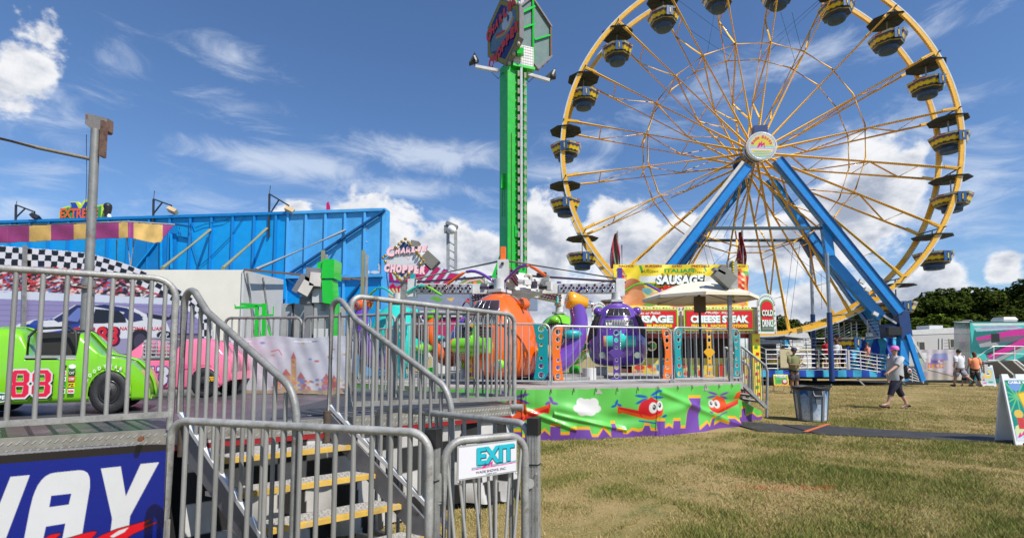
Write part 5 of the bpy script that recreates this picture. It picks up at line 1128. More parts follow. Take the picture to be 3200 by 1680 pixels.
def make_trailer():
    CR = mat('cream_panel', (.80, .76, .66), .5, 0, .06, 2, dirt=((.5, .45, .36), 3, .66)); GY = mat('grey_panel', (.50, .50, .49), .6, 0, .08, 3)
    a = at(200, 842, 12.35); b = at(762, 843, 12.2); c = at(886, 868, 14.2); r = thing('cream_box_trailer', (b.x, b.y, 0), 'tall cream box trailer with a grey side wall behind the mural', 'trailer')
    mb = MB(); P = [(a.x, a.y), (b.x, b.y), (c.x, c.y), (a.x - .5, c.y + .4)]; zt = [a.z, b.z, c.z - .05, c.z]
    vs = [(x, y, z) for (x, y), z in zip(P, zt)] + [(x, y, .6) for x, y in P]; mb.add(vs, [(4, 5, 1, 0), (0, 1, 2, 3)], CR); mb.add(vs, [(5, 6, 2, 1), (6, 7, 3, 2), (7, 4, 0, 3)], GY); bd = mb.build('body', r)
    mb = MB(); mb.beam((b.x, b.y - .02, b.z), (b.x, b.y - .02, .6), .05, .03, WHITE); mb.build('corner_trim', bd)
    mb = MB(); n = Vector((c.x - b.x, c.y - b.y, 0)); nn = n.cross(Vector((0, 0, 1))).normalized() * .03
    for t0, t1 in ((.05, .42), (.42, .85)): mb.beam(b + n * t0 + nn - Vector((0, 0, .05)), Vector((b.x, b.y, 1.0)) + n * t1 + nn, .03, .03, GALV2)
    mb.build('side_cable', r)
    mb = MB(); mb.beam(at(763, 842, 12.15), at(1095, 872, 12.2), .05, .05, mat('brown_pipe', (.14, .10, .08), .7)); mb.beam(at(1040, 866, 12.2), at(1130, 872, 12.5), .04, .04, mat('brown_pipe', (.1, .1, .1))); mb.build('pipe_rail', r)
    for i in (0, 1): mb = MB(); x = -5.6 - i * 1.1; mb.lathe([(0, -.12), (.42, -.12), (.45, -.06), (.45, .1), (0, .1)], RUBBER, (x, 12.5, .45), 20, rot=Matrix.Rotation(R(90), 3, 'X')); mb.build('wheel', r)
make_trailer()
def make_generator():
    G1 = mat('generator_grey', (.42, .42, .40), .5, .2, .2, 3, dirt=((.14, .13, .12), 4, .62)); G2 = mat('generator_dark', (.20, .20, .21), .5); GR = paint('ride_green', S(25, 205, 45, .85), .3, .5, .12)
    Y = 9.2; P = lambda x, y, d=0: at(x, y, Y + d); r = thing('generator', P(950, 1200), 'grey steel generator cabinet with louvres beyond the castle banner', 'generator')
    def bx(x0, x1, y0, y1, dep, m, d0=0.0):
        a, b = P(x0, y1, d0), P(x1, y0, d0); c = (a + b) / 2; mb = MB(); mb.box((c.x, Y + d0 + dep / 2, c.z), (b.x - a.x, dep, b.z - a.z), m); return mb
    bx(872, 975, 948, 1200, .9, G1).build('cabinet', r); m_ = bx(975, 1035, 948, 1200, .8, G1, -.05); c2 = m_.build('door_cabinet', r)
    mb = MB()
    for k in range(5): a, b = P(1002, 950 + k * 4.6, -.07), P(1018, 950 + k * 4.6, -.07); mb.beam(a, b, .012, .010, G2)
    mb.build('louvre', c2)
    bx(948, 975, 955, 1060, .1, G2, -.12).build('vertical_duct', r); bx(935, 975, 926, 948, .3, G2, -.05).build('top_box', r); bx(975, 1010, 900, 945, .25, mat('meter_box', (.55, .55, .53), .5), -.1).build('meter_box', r); bx(980, 1028, 1026, 1056, .03, WHITE, -.14).build('notice', r)
    mb = MB(); mb.tube([P(915, 950, -.1), P(918, 1000, -.1), P(912, 1060, -.1)], .03, BLACK, 8); mb.tube([P(900, 952, -.05), P(920, 948, -.06)], .015, GALV, 6); mb.build('cable', r)
    for i, (x, y, rt) in enumerate(((955, 895, .5), (985, 868, .1))):
        rr = thing('floodlight', P(x, y), ('tilted square floodlight on the generator, lower left of the pair', 'upright square floodlight on the generator, upper right of the pair')[i], 'floodlight', 'floodlights on the generator')
        mb = MB(); Rm = Matrix.Rotation(rt, 3, 'Y'); mb.box(P(x, y, -.1), (.30, .16, .34), G2, rot=Rm); mb.build('housing', rr); mb = MB(); mb.box(P(x + 1, y + 4, -.19), (.20, .02, .24), mat('lamp_reflector', (.85, .72, .6), .15, .3), rot=Rm); mb.build('reflector', rr)
        mb = MB(); mb.beam(P(x, y, 0), P(x + 4, 948, 0), .05, .05, G2); mb.build('bracket', rr)
    r = thing('green_loading_arm', P(1030, 1200, .3), 'bright green folded steel arm standing beside the grey generator', 'ride arm'); Y2 = 9.0; Q = lambda x, y, d=0: at(x, y, Y2 + d)
    mb = MB(); 
    def gb(poly, dep, d0, nm):
        b = MB(); O = Q(poly[0][0], poly[0][1], d0); s = (Y2 + d0) / F; b.prism([((x - poly[0][0]) * s, (poly[0][1] - y) * s) for x, y in poly], O, (1, 0, 0), (0, 0, 1), -dep, GR); return b.build(nm, r)
    gb([(991, 820), (1010, 816), (1010, 870), (991, 868)], .3, .05, 'side_bracket'); gb([(1009, 809), (1045, 809), (1045, 870), (1003, 870)], .4, 0, 'head_box'); gb([(1005, 872), (1038, 872), (1046, 944), (1046, 1060), (1034, 1060), (1034, 950), (1010, 946)], .3, .02, 'folded_arm')
    # green pipe rack
    r = thing('green_pipe_rack', at(815, 1200, 8.2), 'bright green angular pipe rack in front of the grey trailer side', 'pipe rack'); Q = lambda x, y, d=0: at(x, y, 8.2 + d); mb = MB()
    for a, b, w in (((735, 961), (800, 959), .04), ((755, 950), (830, 955), .045), ((803, 955), (800, 1200), .045), ((826, 948), (826, 1200), .055), ((796, 990), (826, 986), .03), ((828, 984), (854, 984), .03), ((854, 956), (854, 984), .012), ((734, 950), (736, 964), .012), ((806, 1000), (816, 1060), .022), ((830, 1000), (850, 1060), .022), ((816, 1060), (830, 1200), .022)): mb.beam(Q(*a), Q(*b), w, w, GR)
    mb.build('pipe_frame', r)
    # olive light posts before the blue wall
    OL = mat('olive_strut', (.26, .27, .15), .55, .1)
    for x0, y0, x1, y1, lb in ((1136, 782, 1126, 1180, 'tall olive steel post at the right end of the blue wall'), (1010, 782, 1003, 1180, 'short olive steel post behind the green arm')):
        p, q = at(x0, y0, 12.0), at(x1, y1, 12.0); r = thing('steel_post', (q.x, 12.0, 0), lb, 'post'); mb = MB(); mb.beam(p, (q.x, 12.0, 0), .05, .08, OL); mb.beam(p + Vector((.09, 0, -.1)), (q.x + .09, 12.0, 0), .03, .05, GALV2); mb.build('post_section', r)
    # lighting tower
    r = thing('lighting_tower', (at(1412, 1112, 21).x, 21, 0), 'slim ladder like lighting tower with a white floodlight against the clouds', 'lighting tower'); T = lambda x, y: at(x, y, 21); mb = MB(); mb.beam(T(1400, 700), T(1400, 1200), .12, .12, GALV2); mb.beam(T(1424, 722), T(1424, 1200), .12, .12, GALV2)
    for y in range(755, 1100, 24): mb.beam(T(1402, y), T(1422, y + 12), .05, .05, GALV2)
    mb.build('ladder_mast', r); mb = MB(); mb.lathe([(0, -.06), (.17, -.06), (.20, 0), (.14, .16), (0, .2)], mat('lamp_white_glass', (.85, .85, .85), .2), T(1413, 722) - Vector((0, .2, 0)), 16, rot=Matrix.Rotation(R(75), 3, 'X')); mb.box(T(1412, 704), (.5, .3, .14), G2, rot=Matrix.Rotation(.4, 3, 'Y')); mb.box(T(1396, 716), (.2, .2, .3), G2); mb.build('lamp_head', r)
make_generator()
def make_back_sign():      # the big lettered ride front seen behind the choppers
    s = 19.0 / F; O = at(1190, 960, 19.0); r = thing('lettered_ride_facade', (O.x + 2.5, 19, 0), 'purple and pink ride front with giant bulb lettering behind the helicopters', 'ride front')
    cv = Canvas(1185, 1680, 810, 970, 1.5, S(150, 160, 180)); PU, PK, W_, GN, YL, OR = S(105, 60, 155), S(205, 25, 95), S(225, 235, 228), S(110, 180, 60), S(240, 200, 70), S(225, 80, 45)
    top = [(1185, 835), (1300, 840), (1350, 824), (1380, 838), (1425, 845), (1460, 866), (1500, 862), (1530, 880), (1600, 905), (1680, 930)]
    cv.clip([(1180, 975)] + top + [(1690, 975)])
    cv.poly([(1185, 838), (1310, 834), (1352, 822), (1382, 836), (1460, 862), (1430, 885), (1380, 905), (1300, 890), (1185, 880)], PU)
    cv.poly([(1190, 845), (1350, 828), (1440, 862), (1370, 895), (1190, 872)], PK)
    for pts in (((1200, 845), (1212, 872)), ((1225, 843), (1235, 872)), ((1300, 842), (1290, 872)), ((1358, 832), (1316, 885)), ((1382, 840), (1345, 890)), ((1345, 890), (1372, 896)), ((1405, 848), (1368, 900)), ((1405, 848), (1432, 852)), ((1420, 880), (1392, 898)), ((1450, 858), (1410, 905)), ((1436, 880), (1470, 896)), ((1440, 885), (1475, 862))):
        cv.line(list(pts), 11, PU); 
    for pts in (((1200, 845), (1212, 872)), ((1225, 843), (1235, 872)), ((1300, 842), (1290, 872)), ((1358, 832), (1316, 885)), ((1382, 840), (1345, 890)), ((1345, 890), (1372, 896)), ((1405, 848), (1368, 900)), ((1405, 848), (1432, 852)), ((1420, 880), (1392, 898)), ((1450, 858), (1410, 905)), ((1436, 880), (1470, 896)), ((1440, 885), (1475, 862))):
        cv.line(list(pts), 7.5, W_)
    fan = [(1188, 905), (1205, 890), (1215, 898), (1228, 884), (1240, 897), (1262, 885), (1270, 898), (1305, 886), (1300, 905), (1250, 930), (1225, 930), (1188, 910)]
    cv.poly(fan, PK)
    for k in range(9): x = 1192 + k * 12; cv.line([(x, 903), (1225 + k * 5, 926)], 6, YL); cv.line([(x, 903), (1225 + k * 5, 926)], 2.4, W_)
    cv.poly([(1410, 900), (1460, 870), (1500, 866), (1530, 885), (1500, 905), (1440, 905)], GN); cv.line([(1425, 900), (1465, 878), (1500, 872), (1520, 888)], 8, OR); cv.line([(1425, 900), (1465, 878), (1500, 872), (1520, 888)], 3.5, W_)
    cv.poly([(1340, 930), (1365, 925), (1385, 935), (1400, 928), (1370, 945)], GN); cv.poly([(1395, 933), (1420, 930), (1412, 942)], YL); cv.poly([(1460, 932), (1480, 930), (1475, 945), (1455, 942)], PK); cv.line([(1490, 940), (1510, 960)], 9, YL)
    cv.poly([(1540, 900), (1600, 912), (1600, 930), (1540, 920)], GN); cv.mottle(.06, 2)
    o = cv.build('lettered_front', lambda X, Y: np.stack([(X - CX) / F * 19 / (CP - SP * (-(Y - PY) / F)), np.full(X.shape, 19.0), CAMZ + (SP + CP * (-(Y - PY) / F)) * 19 / (CP - SP * (-(Y - PY) / F))], -1), GLOSSART, r, thick=.08)
    mb = MB()
    for x in (1200, 1330, 1450, 1640): p = at(x, 900, 19.2); mb.beam((p.x, 19.2, 0), (p.x, 19.2, p.z), .1, .1, GALV2)
    mb.build('support_frame', r)
    # pink booth seen through the rails
    a, b = at(1345, 1060, 18.2), at(1440, 985, 18.2); mb = MB(); mb.box(((a.x + b.x) / 2, 18.6, (a.z + b.z) / 2), (b.x - a.x, .8, b.z - a.z), paint('booth_pink', S(200, 40, 100), .5, 0)); r2 = thing('pink_booth', (a.x, 18.6, 0), 'crimson pink ticket booth behind the rails beside the orange helicopter', 'booth'); mb.build('booth_wall', r2)
    mb = MB(); mb.box(((a.x + b.x) / 2, 18.6, (a.z) / 2), (b.x - a.x - .1, .7, a.z - .01), WHITE); mb.build('booth_base', r2); mb = MB(); mb.box(((a.x + b.x) / 2, 18.15, b.z - .02), (b.x - a.x + .1, .06, .08), WHITE); mb.build('booth_trim', r2)
make_back_sign()
# ------------------------------------------------------------------ helicopter ride in the middle
CZ = .88
FRONT = [(-4.35, 13.2), (-3.25, 10.55), (-1.6, 9.15), (.22, 8.84), (2.66, 9.42), (4.82, 10.75)]
def on_path(X, Y, path):
    x = (X - CX) / F; zc = -(Y - PY) / F; dy = CP - SP * zc; dz = SP + CP * zc; best = np.full(X.shape, 1e9)
    for (ax, ay), (bx, by) in zip(path[:-1], path[1:]):
        ex, ey = bx - ax, by - ay; den = x * ey - dy * ex; t = (ax * ey - ay * ex) / den; hx, hy = x * t, dy * t
        s = ((hx - ax) * ex + (hy - ay) * ey) / (ex * ex + ey * ey); ok = (t > 0) & (s > -.02) & (s < 1.02); best = np.where(ok & (t < best), t, best)
    best = np.where(best > 1e8, 11.0, best); return np.stack([x * best, dy * best, CAMZ + dz * best], -1)
def make_chopper_base():
    root = thing('helicopter_ride_platform', (.2, 9, 0), 'round raised ride floor with a green skirt printed with cartoon helicopters', 'ride platform')
    dk = mat('ride_floor', (.40, .37, .34), .6, .1, .18, 2, dirt=((.22, .20, .19), 2.5, .6)); poly = FRONT + [(5.3, 13.5), (4.0, 16.5), (1, 17.6), (-2.5, 16.8)]; n = len(poly)
    mb = MB(); mb.add([(x, y, CZ + .03) for x, y in poly] + [(x, y, CZ - .10) for x, y in poly], [tuple(range(n)), tuple(range(n, 2 * n))[::-1]] + [(i + n, (i + 1) % n + n, (i + 1) % n, i) for i in range(n)], dk); d = mb.build('deck', root)
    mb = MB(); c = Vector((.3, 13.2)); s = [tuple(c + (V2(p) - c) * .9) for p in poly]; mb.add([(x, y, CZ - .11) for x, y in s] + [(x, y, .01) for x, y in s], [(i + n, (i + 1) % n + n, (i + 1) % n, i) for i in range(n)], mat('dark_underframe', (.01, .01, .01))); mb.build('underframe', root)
    rg = MB(); rg.lathe([(2.3, CZ + .03), (2.3, CZ + .10), (.9, CZ + .12), (0, CZ + .12)], mat('turntable_steel', (.25, .24, .23), .5, .3, .3, 4), (.1, 13.3, 0), 40); rg.build('turntable', root)
    rg = MB(); 
    for i in range(9): a = R(40 * i); rg.cyl((.1 + 2.2 * math.cos(a), 13.3 + 2.2 * math.sin(a), CZ), (.1 + 2.2 * math.cos(a), 13.3 + 2.2 * math.sin(a), CZ + .3), .16, (WHITE, paint('ride_green', S(25, 205, 45)))[i % 2])
    rg.build('step_drum', root)
    GR_ = S(105, 205, 85); q = lambda x, y: (1600 + x * .3107, 1150 + y * .3107)
    cv = Canvas(1090, 2312, 1186, 1392, 1.8, GR_); PU, YE, BLu, RD, OR, W_, K = S(118, 70, 165), S(250, 180, 10), S(0, 95, 180), S(215, 10, 30), S(240, 85, 20), S(235, 232, 228), S(20, 15, 15)
    sky = [(-1650, 640), (-900, 640), (-420, 640), (-300, 640), (-240, 610), (-120, 640), (0, 610), (100, 610), (100, 665), (270, 665), (330, 600), (385, 650), (385, 555), (485, 555), (485, 635), (575, 635), (575, 585), (775, 585), (790, 655), (850, 655), (910, 575), (1008, 665), (1000, 530), (1055, 530), (1060, 600), (1120, 600), (1130, 630), (1170, 630), (1215, 595), (1280, 610), (1325, 600), (1340, 545), (1390, 545), (1410, 600), (1465, 600), (1450, 500), (1530, 500), (1525, 570), (1560, 545), (1590, 570), (1600, 495), (1670, 495), (1672, 570), (1732, 570), (1770, 270), (1898, 270), (1870, 590), (1960, 520), (1985, 560), (2020, 470), (2045, 470), (2045, 545), (2120, 505), (2205, 535), (2190, 478), (2255, 478), (2290, 520), (2330, 520)]
    cv.poly([q(*p) for p in sky] + [q(2400, 900), q(-1700, 900)], YE); k2 = [(x, y + (30 if y > 300 else 28)) for x, y in sky]
    cv.poly([q(*p) for p in k2] + [q(2400, 900), q(-1700, 900)], PU)
    # cloud
    for cx, cy, rx, ry in ((690, 345, 45, 50), (750, 345, 60, 40), (820, 350, 55, 52), (660, 400, 55, 40), (750, 400, 90, 70), (840, 405, 58, 42), (700, 440, 50, 35), (790, 440, 55, 36)): cv.ell(*q(cx, cy), rx * .3107, ry * .3107, W_)
    def copter(cx, cy, s, body, low, blade, flip, rot=0.0):
        c_, s_ = math.cos(rot), math.sin(rot)
        def T(x, y): x = x * flip; return q(cx + (x * c_ - y * s_) * s, cy + (x * s_ + y * c_) * s)
        P = lambda pts, col: cv.poly([T(*p) for p in pts], col)
        E = lambda x, y, rx, ry, col, r=0.0: cv.ell(*T(x, y), rx * s * .3107, ry * s * .3107, col, (r * flip) + rot)
        for bx, by, rx, r in ((-75, -110, 60, .12), (70, -145, 62, -.5), (90, -100, 58, .05), (-70, -60, 62, -.45)): E(bx, by, rx, 15, blade, r)
        P([(-60, 40), (-290, -5), (-300, 30), (-290, 62), (-240, 58), (-60, 90)], body); P([(-290, 20), (-60, 75), (0, 120), (-70, 110), (-240, 60), (-285, 75)], low); P([(-300, 32), (-312, -25), (-285, -2)], low)
        E(-318, -45, 14, 34, blade, .3); E(-345, -10, 30, 13, blade, -.3); E(-285, -20, 26, 13, blade, .4)
        E(20, 20, 120, 105, body); P([(-80, -10), (20, -110), (40, -90), (100, -40), (60, 60)], body); cv_pts = [(-70, 70), (20, 95), (110, 60), (140, 25), (130, 80), (60, 125), (-40, 120)]; P(cv_pts, low)
        E(40, 5, 42, 55, W_); E(105, -15, 34, 50, W_); E(50, 0, 17, 28, K); E(108, -20, 15, 25, K); E(46, -6, 6, 8, W_); E(104, -26, 6, 8, W_)
        P([(-90, 130), (80, 155), (80, 170), (-90, 145)], blade); P([(120, 95), (160, 70), (175, 85), (150, 105)], blade)
    copter(1370, 390, 1.0, RD, OR, BLu, 1); copter(35, 410, 1.15, OR, RD, PU, -1, -.12); copter(2095, 350, .78, OR, RD, PU, -1, -.2); copter(-900, 400, 1.1, RD, OR, BLu, 1)
    cv.poly([q(2250, 250), q(2330, 200), q(2330, 300), q(2240, 310)], OR)
    def fn(X, Y):
        P = on_path(X, Y, FRONT); z = np.clip(P[..., 2], -.02, .88); t = 1 - z / .88; r_ = P[..., :2] - np.array([.3, 13.2]); r_ /= np.linalg.norm(r_, axis=-1)[..., None]
        w = .06 * np.sin(X * .021 + 2.4 * z + .7) * t + .035 * np.sin(X * .055 - 5 * z) * t + .05 * np.exp(-((z - .45 - .12 * np.sin(X * .012)) / .10) ** 2) * np.sin(X * .018 + 1) + .02 * np.abs(np.sin(X * .047)) * (1 - t)
        w += .045 * np.exp(-((z - .42 + .0022 * (X - 1690)) / .045) ** 2) * (X > 1640) * (X < 1800) + .045 * np.exp(-((z - .38 + .0014 * (X - 1780)) / .04) ** 2) * (X > 1730) * (X < 1960) + .05 * np.exp(-((z - .60 + .0030 * (X - 2130)) / .06) ** 2) * (X > 2060)
        P[..., :2] += r_ * (w * .8)[..., None] - r_ * 0; P[..., 2] = z; return P
    P0 = on_path(cv.X, cv.Y, FRONT); cv.keep &= (P0[..., 2] < CZ) & (P0[..., 2] > -.03)
    cv.build('printed_skirt', fn, mat('printed_tarpaulin', (1, 1, 1), .42, 0, .05, 3, coat=.15, attr=True, gain=.80), root)
    for i, (x, y) in enumerate(((1643, 1222), (1722, 1219), (1793, 1217), (1862, 1216), (1929, 1215), (1993, 1213), (2056, 1211), (2117, 1209), (2162, 1207), (2204, 1206), (2246, 1204), (2286, 1202))):
        p = Vector(on_path(np.array([float(x)]), np.array([float(y)]), FRONT)[0]); mb = MB(); mb.tube([p + Vector((0, -.01, .03)), p + Vector((.004, -.05, 0)), p + Vector((0, -.04, -.04))], .009, mat('hook_brown', (.12, .09, .06), .6), 5); mb.build('skirt_hook', root)
    # tail of the skirt beyond the corner and the little stair
    cv = Canvas(0, 1.15, 0, .55, .01, GR_); cv.poly([(0, .16), (.20, .16), (.20, .34), (.42, .34), (.42, .14), (.55, .20), (.75, .2), (.9, .1), (1.15, .12), (1.15, 0), (0, 0)], YE); cv.poly([(0, .12), (.22, .12), (.22, .29), (.40, .29), (.40, .10), (.55, .16), (.75, .16), (.9, .07), (1.15, .08), (1.15, 0), (0, 0)], PU)
    cv.keep &= cv.Y < .55 - cv.X * .32; cv.build('side_skirt', lambda X, Y: np.stack([4.86 + X * .75, 11.2 + X * .55 - .03 * np.sin(X * 14), .01 + Y], -1), ART, root)
make_chopper_base()
def make_chopper_stairs():
    r = thing('ride_stairs', (5.4, 11.6, 0), 'short aluminium stairs with hoop handrails at the right end of the green skirt', 'stairs'); a = at(2316, 1198, 11.3); b = at(2393, 1272, 11.3); mb = MB(); mb.beam(a, b, .12, .06, GALV); mb.beam(a + Vector((0, .8, 0)), b + Vector((0, .8, 0)), .12, .06, GALV); mb.build('stringer', r)
    for k in range(4): mb = MB(); p = a.lerp(b, (k + .4) / 4.2); mb.box(p + Vector((0, .4, .02)), (.2, .8, .03), GALV2); mb.build('tread', r)
    for d in (0, .85):
        q = lambda x, y: at(x, y, 11.3) + Vector((0, d, 0)); mb = MB(); mb.tube([q(2312, 1195), q(2312, 1084), q(2320, 1084), q(2392, 1142), q(2398, 1160), q(2396, 1302)], .03, GALV, 8); mb.beam(q(2312, 1198), q(2392, 1268), .035, .035, GALV); h = mb.build('handrail', r)
        for k in range(9): t = (k + 1) / 10; bar('baluster', q(2312 + 82 * t, 1198 + 72 * t), q(2312 + 82 * t, 1084 + 60 * t), .010, GALV, h)
make_chopper_stairs()
TEAL, ORG, PUR, YLW, LIME = paint('panel_teal', S(0, 165, 170, .9), .4, .3), paint('panel_orange', S(255, 118, 0, .9), .4, .3), paint('panel_purple', S(85, 50, 140), .4, .3), paint('panel_yellow', S(245, 180, 10, .9), .4, .3), paint('panel_lime', S(130, 215, 40), .4, .3)
def make_ride_fences():
    zz = lambda py, Y: CAMZ + (HZ - py) * Y / F
    rows = [((1236, 10.05), (1718, 9.62), [('L', 1238, 1282, 'T'), ('M', 1450, 1496, 'Y'), ('R', 1660, 1714, 'T')], 'near aluminium ride fence panel in front of the orange helicopter with teal end plates', 22),
            ((1724, 9.66), (2098, 10.45), [('L', 1726, 1764, 'O'), ('M', 1893, 1944, 'P'), ('R', 2061, 2098, 'O')], 'ride fence panel with orange end plates and a purple middle plate', 17),
            ((2106, 10.5), (2312, 11.15), [('L', 2108, 2138, 'T'), ('M', 2194, 2232, 'Y'), ('R', 2283, 2311, 'T')], 'ride fence panel beside the stairs with teal end plates and a yellow middle plate', 11)]
    tops = [(1012, 1012), (1018, 1025), (1022, 1028)]; bots = [(1184, 1190), (1191, 1184), (1182, 1178)]; CC = {'T': S(0, 165, 170, .9), 'O': S(255, 118, 0, .9), 'P': S(85, 50, 140), 'Y': S(245, 180, 10, .9)}
    for (a, b, plates, lab, nb), tp, bt in zip(rows, tops, bots):
        A, B = xy(*a), xy(*b); r = thing('ride_fence', (*A, CZ), lab, 'fence', 'fence panels with coloured plates on the helicopter ride'); zt = (zz(tp[0], a[1]), zz(tp[1], b[1])); zb = (zz(bt[0], a[1]), zz(bt[1], b[1]))
        railing(r, A, B, zt, zb, nb, r=.020, rb=.0085, foot=(CZ + .03, CZ + .03), corner=.12, m=STEEL)
        mb = MB(); mb.box((B[0], B[1], (CZ + zb[1]) / 2), (.09, .06, zb[1] - CZ + .02), GALV); mb.build('foot', r)
        dv = V2(B) - V2(A)
        for kind, xa, xb, c in plates:
            ta, tb = (xa - a[0]) / (b[0] - a[0]), (xb - a[0]) / (b[0] - a[0]); pa, pb = V2(A) + dv * ta, V2(A) + dv * tb; w = (pb - pa).length; h = zt[0] - zb[0] - .04; cv = Canvas(0, w, 0, h, .0085, CC[c]); m_ = w / 2
            rs = (.042, .036, .024, .024, .036, .044); hs = (.08, .24, .38, .62, .77, .91)
            if kind == 'L': out = [(.14 * w, 0), (.85 * w, 0), (.50 * w, .52 * h) if 0 else (.60 * w, .52 * h), (.85 * w, h), (.30 * w, h), (.05 * w, .93 * h), (0, .85 * h), (0, .12 * h)]; cx = .42 * w
            elif kind == 'R': out = [(.15 * w, 0), (.80 * w, 0), (w, .12 * h), (w, .88 * h), (.75 * w, .97 * h), (.4 * w, h), (.12 * w, h), (.42 * w, .52 * h)]; cx = .60 * w
            else:
                out = [(0, 0), (.30 * w, .05 * h), (.30 * w, .42 * h), (-.0 * w, .52 * h), (.30 * w, .60 * h), (.30 * w, .93 * h), (.12 * w, h), (.88 * w, h), (.70 * w, .93 * h), (.70 * w, .60 * h), (w, .52 * h), (.70 * w, .42 * h), (.70 * w, .05 * h), (w, 0)]; cx = .5 * w
            cv.clip(out)
            for f, q_ in zip(hs, rs):
                d = np.hypot(cv.X - cx, cv.Y - f * h); cv.C[(d < q_ * 1.22 + .004)] = S(205, 205, 200); cv.hole(cx, f * h, q_)
            z0 = zb[0] + .02
            cv.build('coloured_plate', lambda X, Y, pa=pa, pb=pb, w=w, z0=z0: np.stack([pa.x + (pb.x - pa.x) * X / w, pa.y - .012 + (pb.y - pa.y) * X / w, z0 + Y], -1), GLOSSART, r, thick=.008)
    # left and rear panels of the ring, partly hidden
    for i, (p, q_, c, lb) in enumerate((((-4.2, 12.9), (-3.3, 10.9), 'P', 'side ride fence panel with a purple plate left of the teal helicopter'), ((-3.2, 10.75), (-2.3, 10.15), 'O', 'side ride fence panel with an orange plate before the teal helicopter'), ((-3.9, 14.5), (-1.0, 16.6), 'T', 'rear ride fence panel on the left behind the helicopters'), ((-.8, 16.8), (2.8, 16.4), 'O', 'rear ride fence panel behind the mast'))):
        r = thing('ride_fence', (*p, CZ), lb, 'fence', 'fence panels with coloured plates on the helicopter ride'); railing(r, p, q_, (2.0, 2.0), (.98, .98), 12, r=.02, rb=.009, foot=(CZ, CZ), m=STEEL)
        mb = MB(); m_ = {'P': PUR, 'O': ORG, 'T': TEAL}[c]; d = (V2(q_) - V2(p)).normalized(); c_ = V2(p).lerp(V2(q_), .8); mb.prism([(-.08, 0), (.08, 0), (.04, .5), (.08, .98), (-.08, .98), (-.04, .5)], Vector((c_.x, c_.y, 1.0)), (d.x, d.y, 0), (0, 0, 1), .01, m_); mb.build('coloured_plate', r)
    # stacked folded rails behind the last panel
    r = thing('folded_rails', (4.0, 12.3, CZ), 'stack of folded aluminium queue rails standing behind the yellow plated fence', 'rail stack')
    rg = random.Random(2)
    for i in range(9):
        x = 3.55 + i * .16; y = 12.2 + rg.uniform(-.1, .15); z1 = 1.95 - rg.uniform(0, .08); mb = MB(); mb.tube([(x, y, CZ + .05), (x, y, z1), (x + .12, y + .25, z1 + .02), (x + .12, y + .25, CZ + .05)], .018, GALV, 6)
        for k in range(3): mb.beam((x + .03 * k, y + .07 * k, CZ + .08), (x + .03 * k, y + .07 * k, z1 - .04), .016, .016, GALV2)
        mb.build('folded_panel', r)
make_ride_fences()

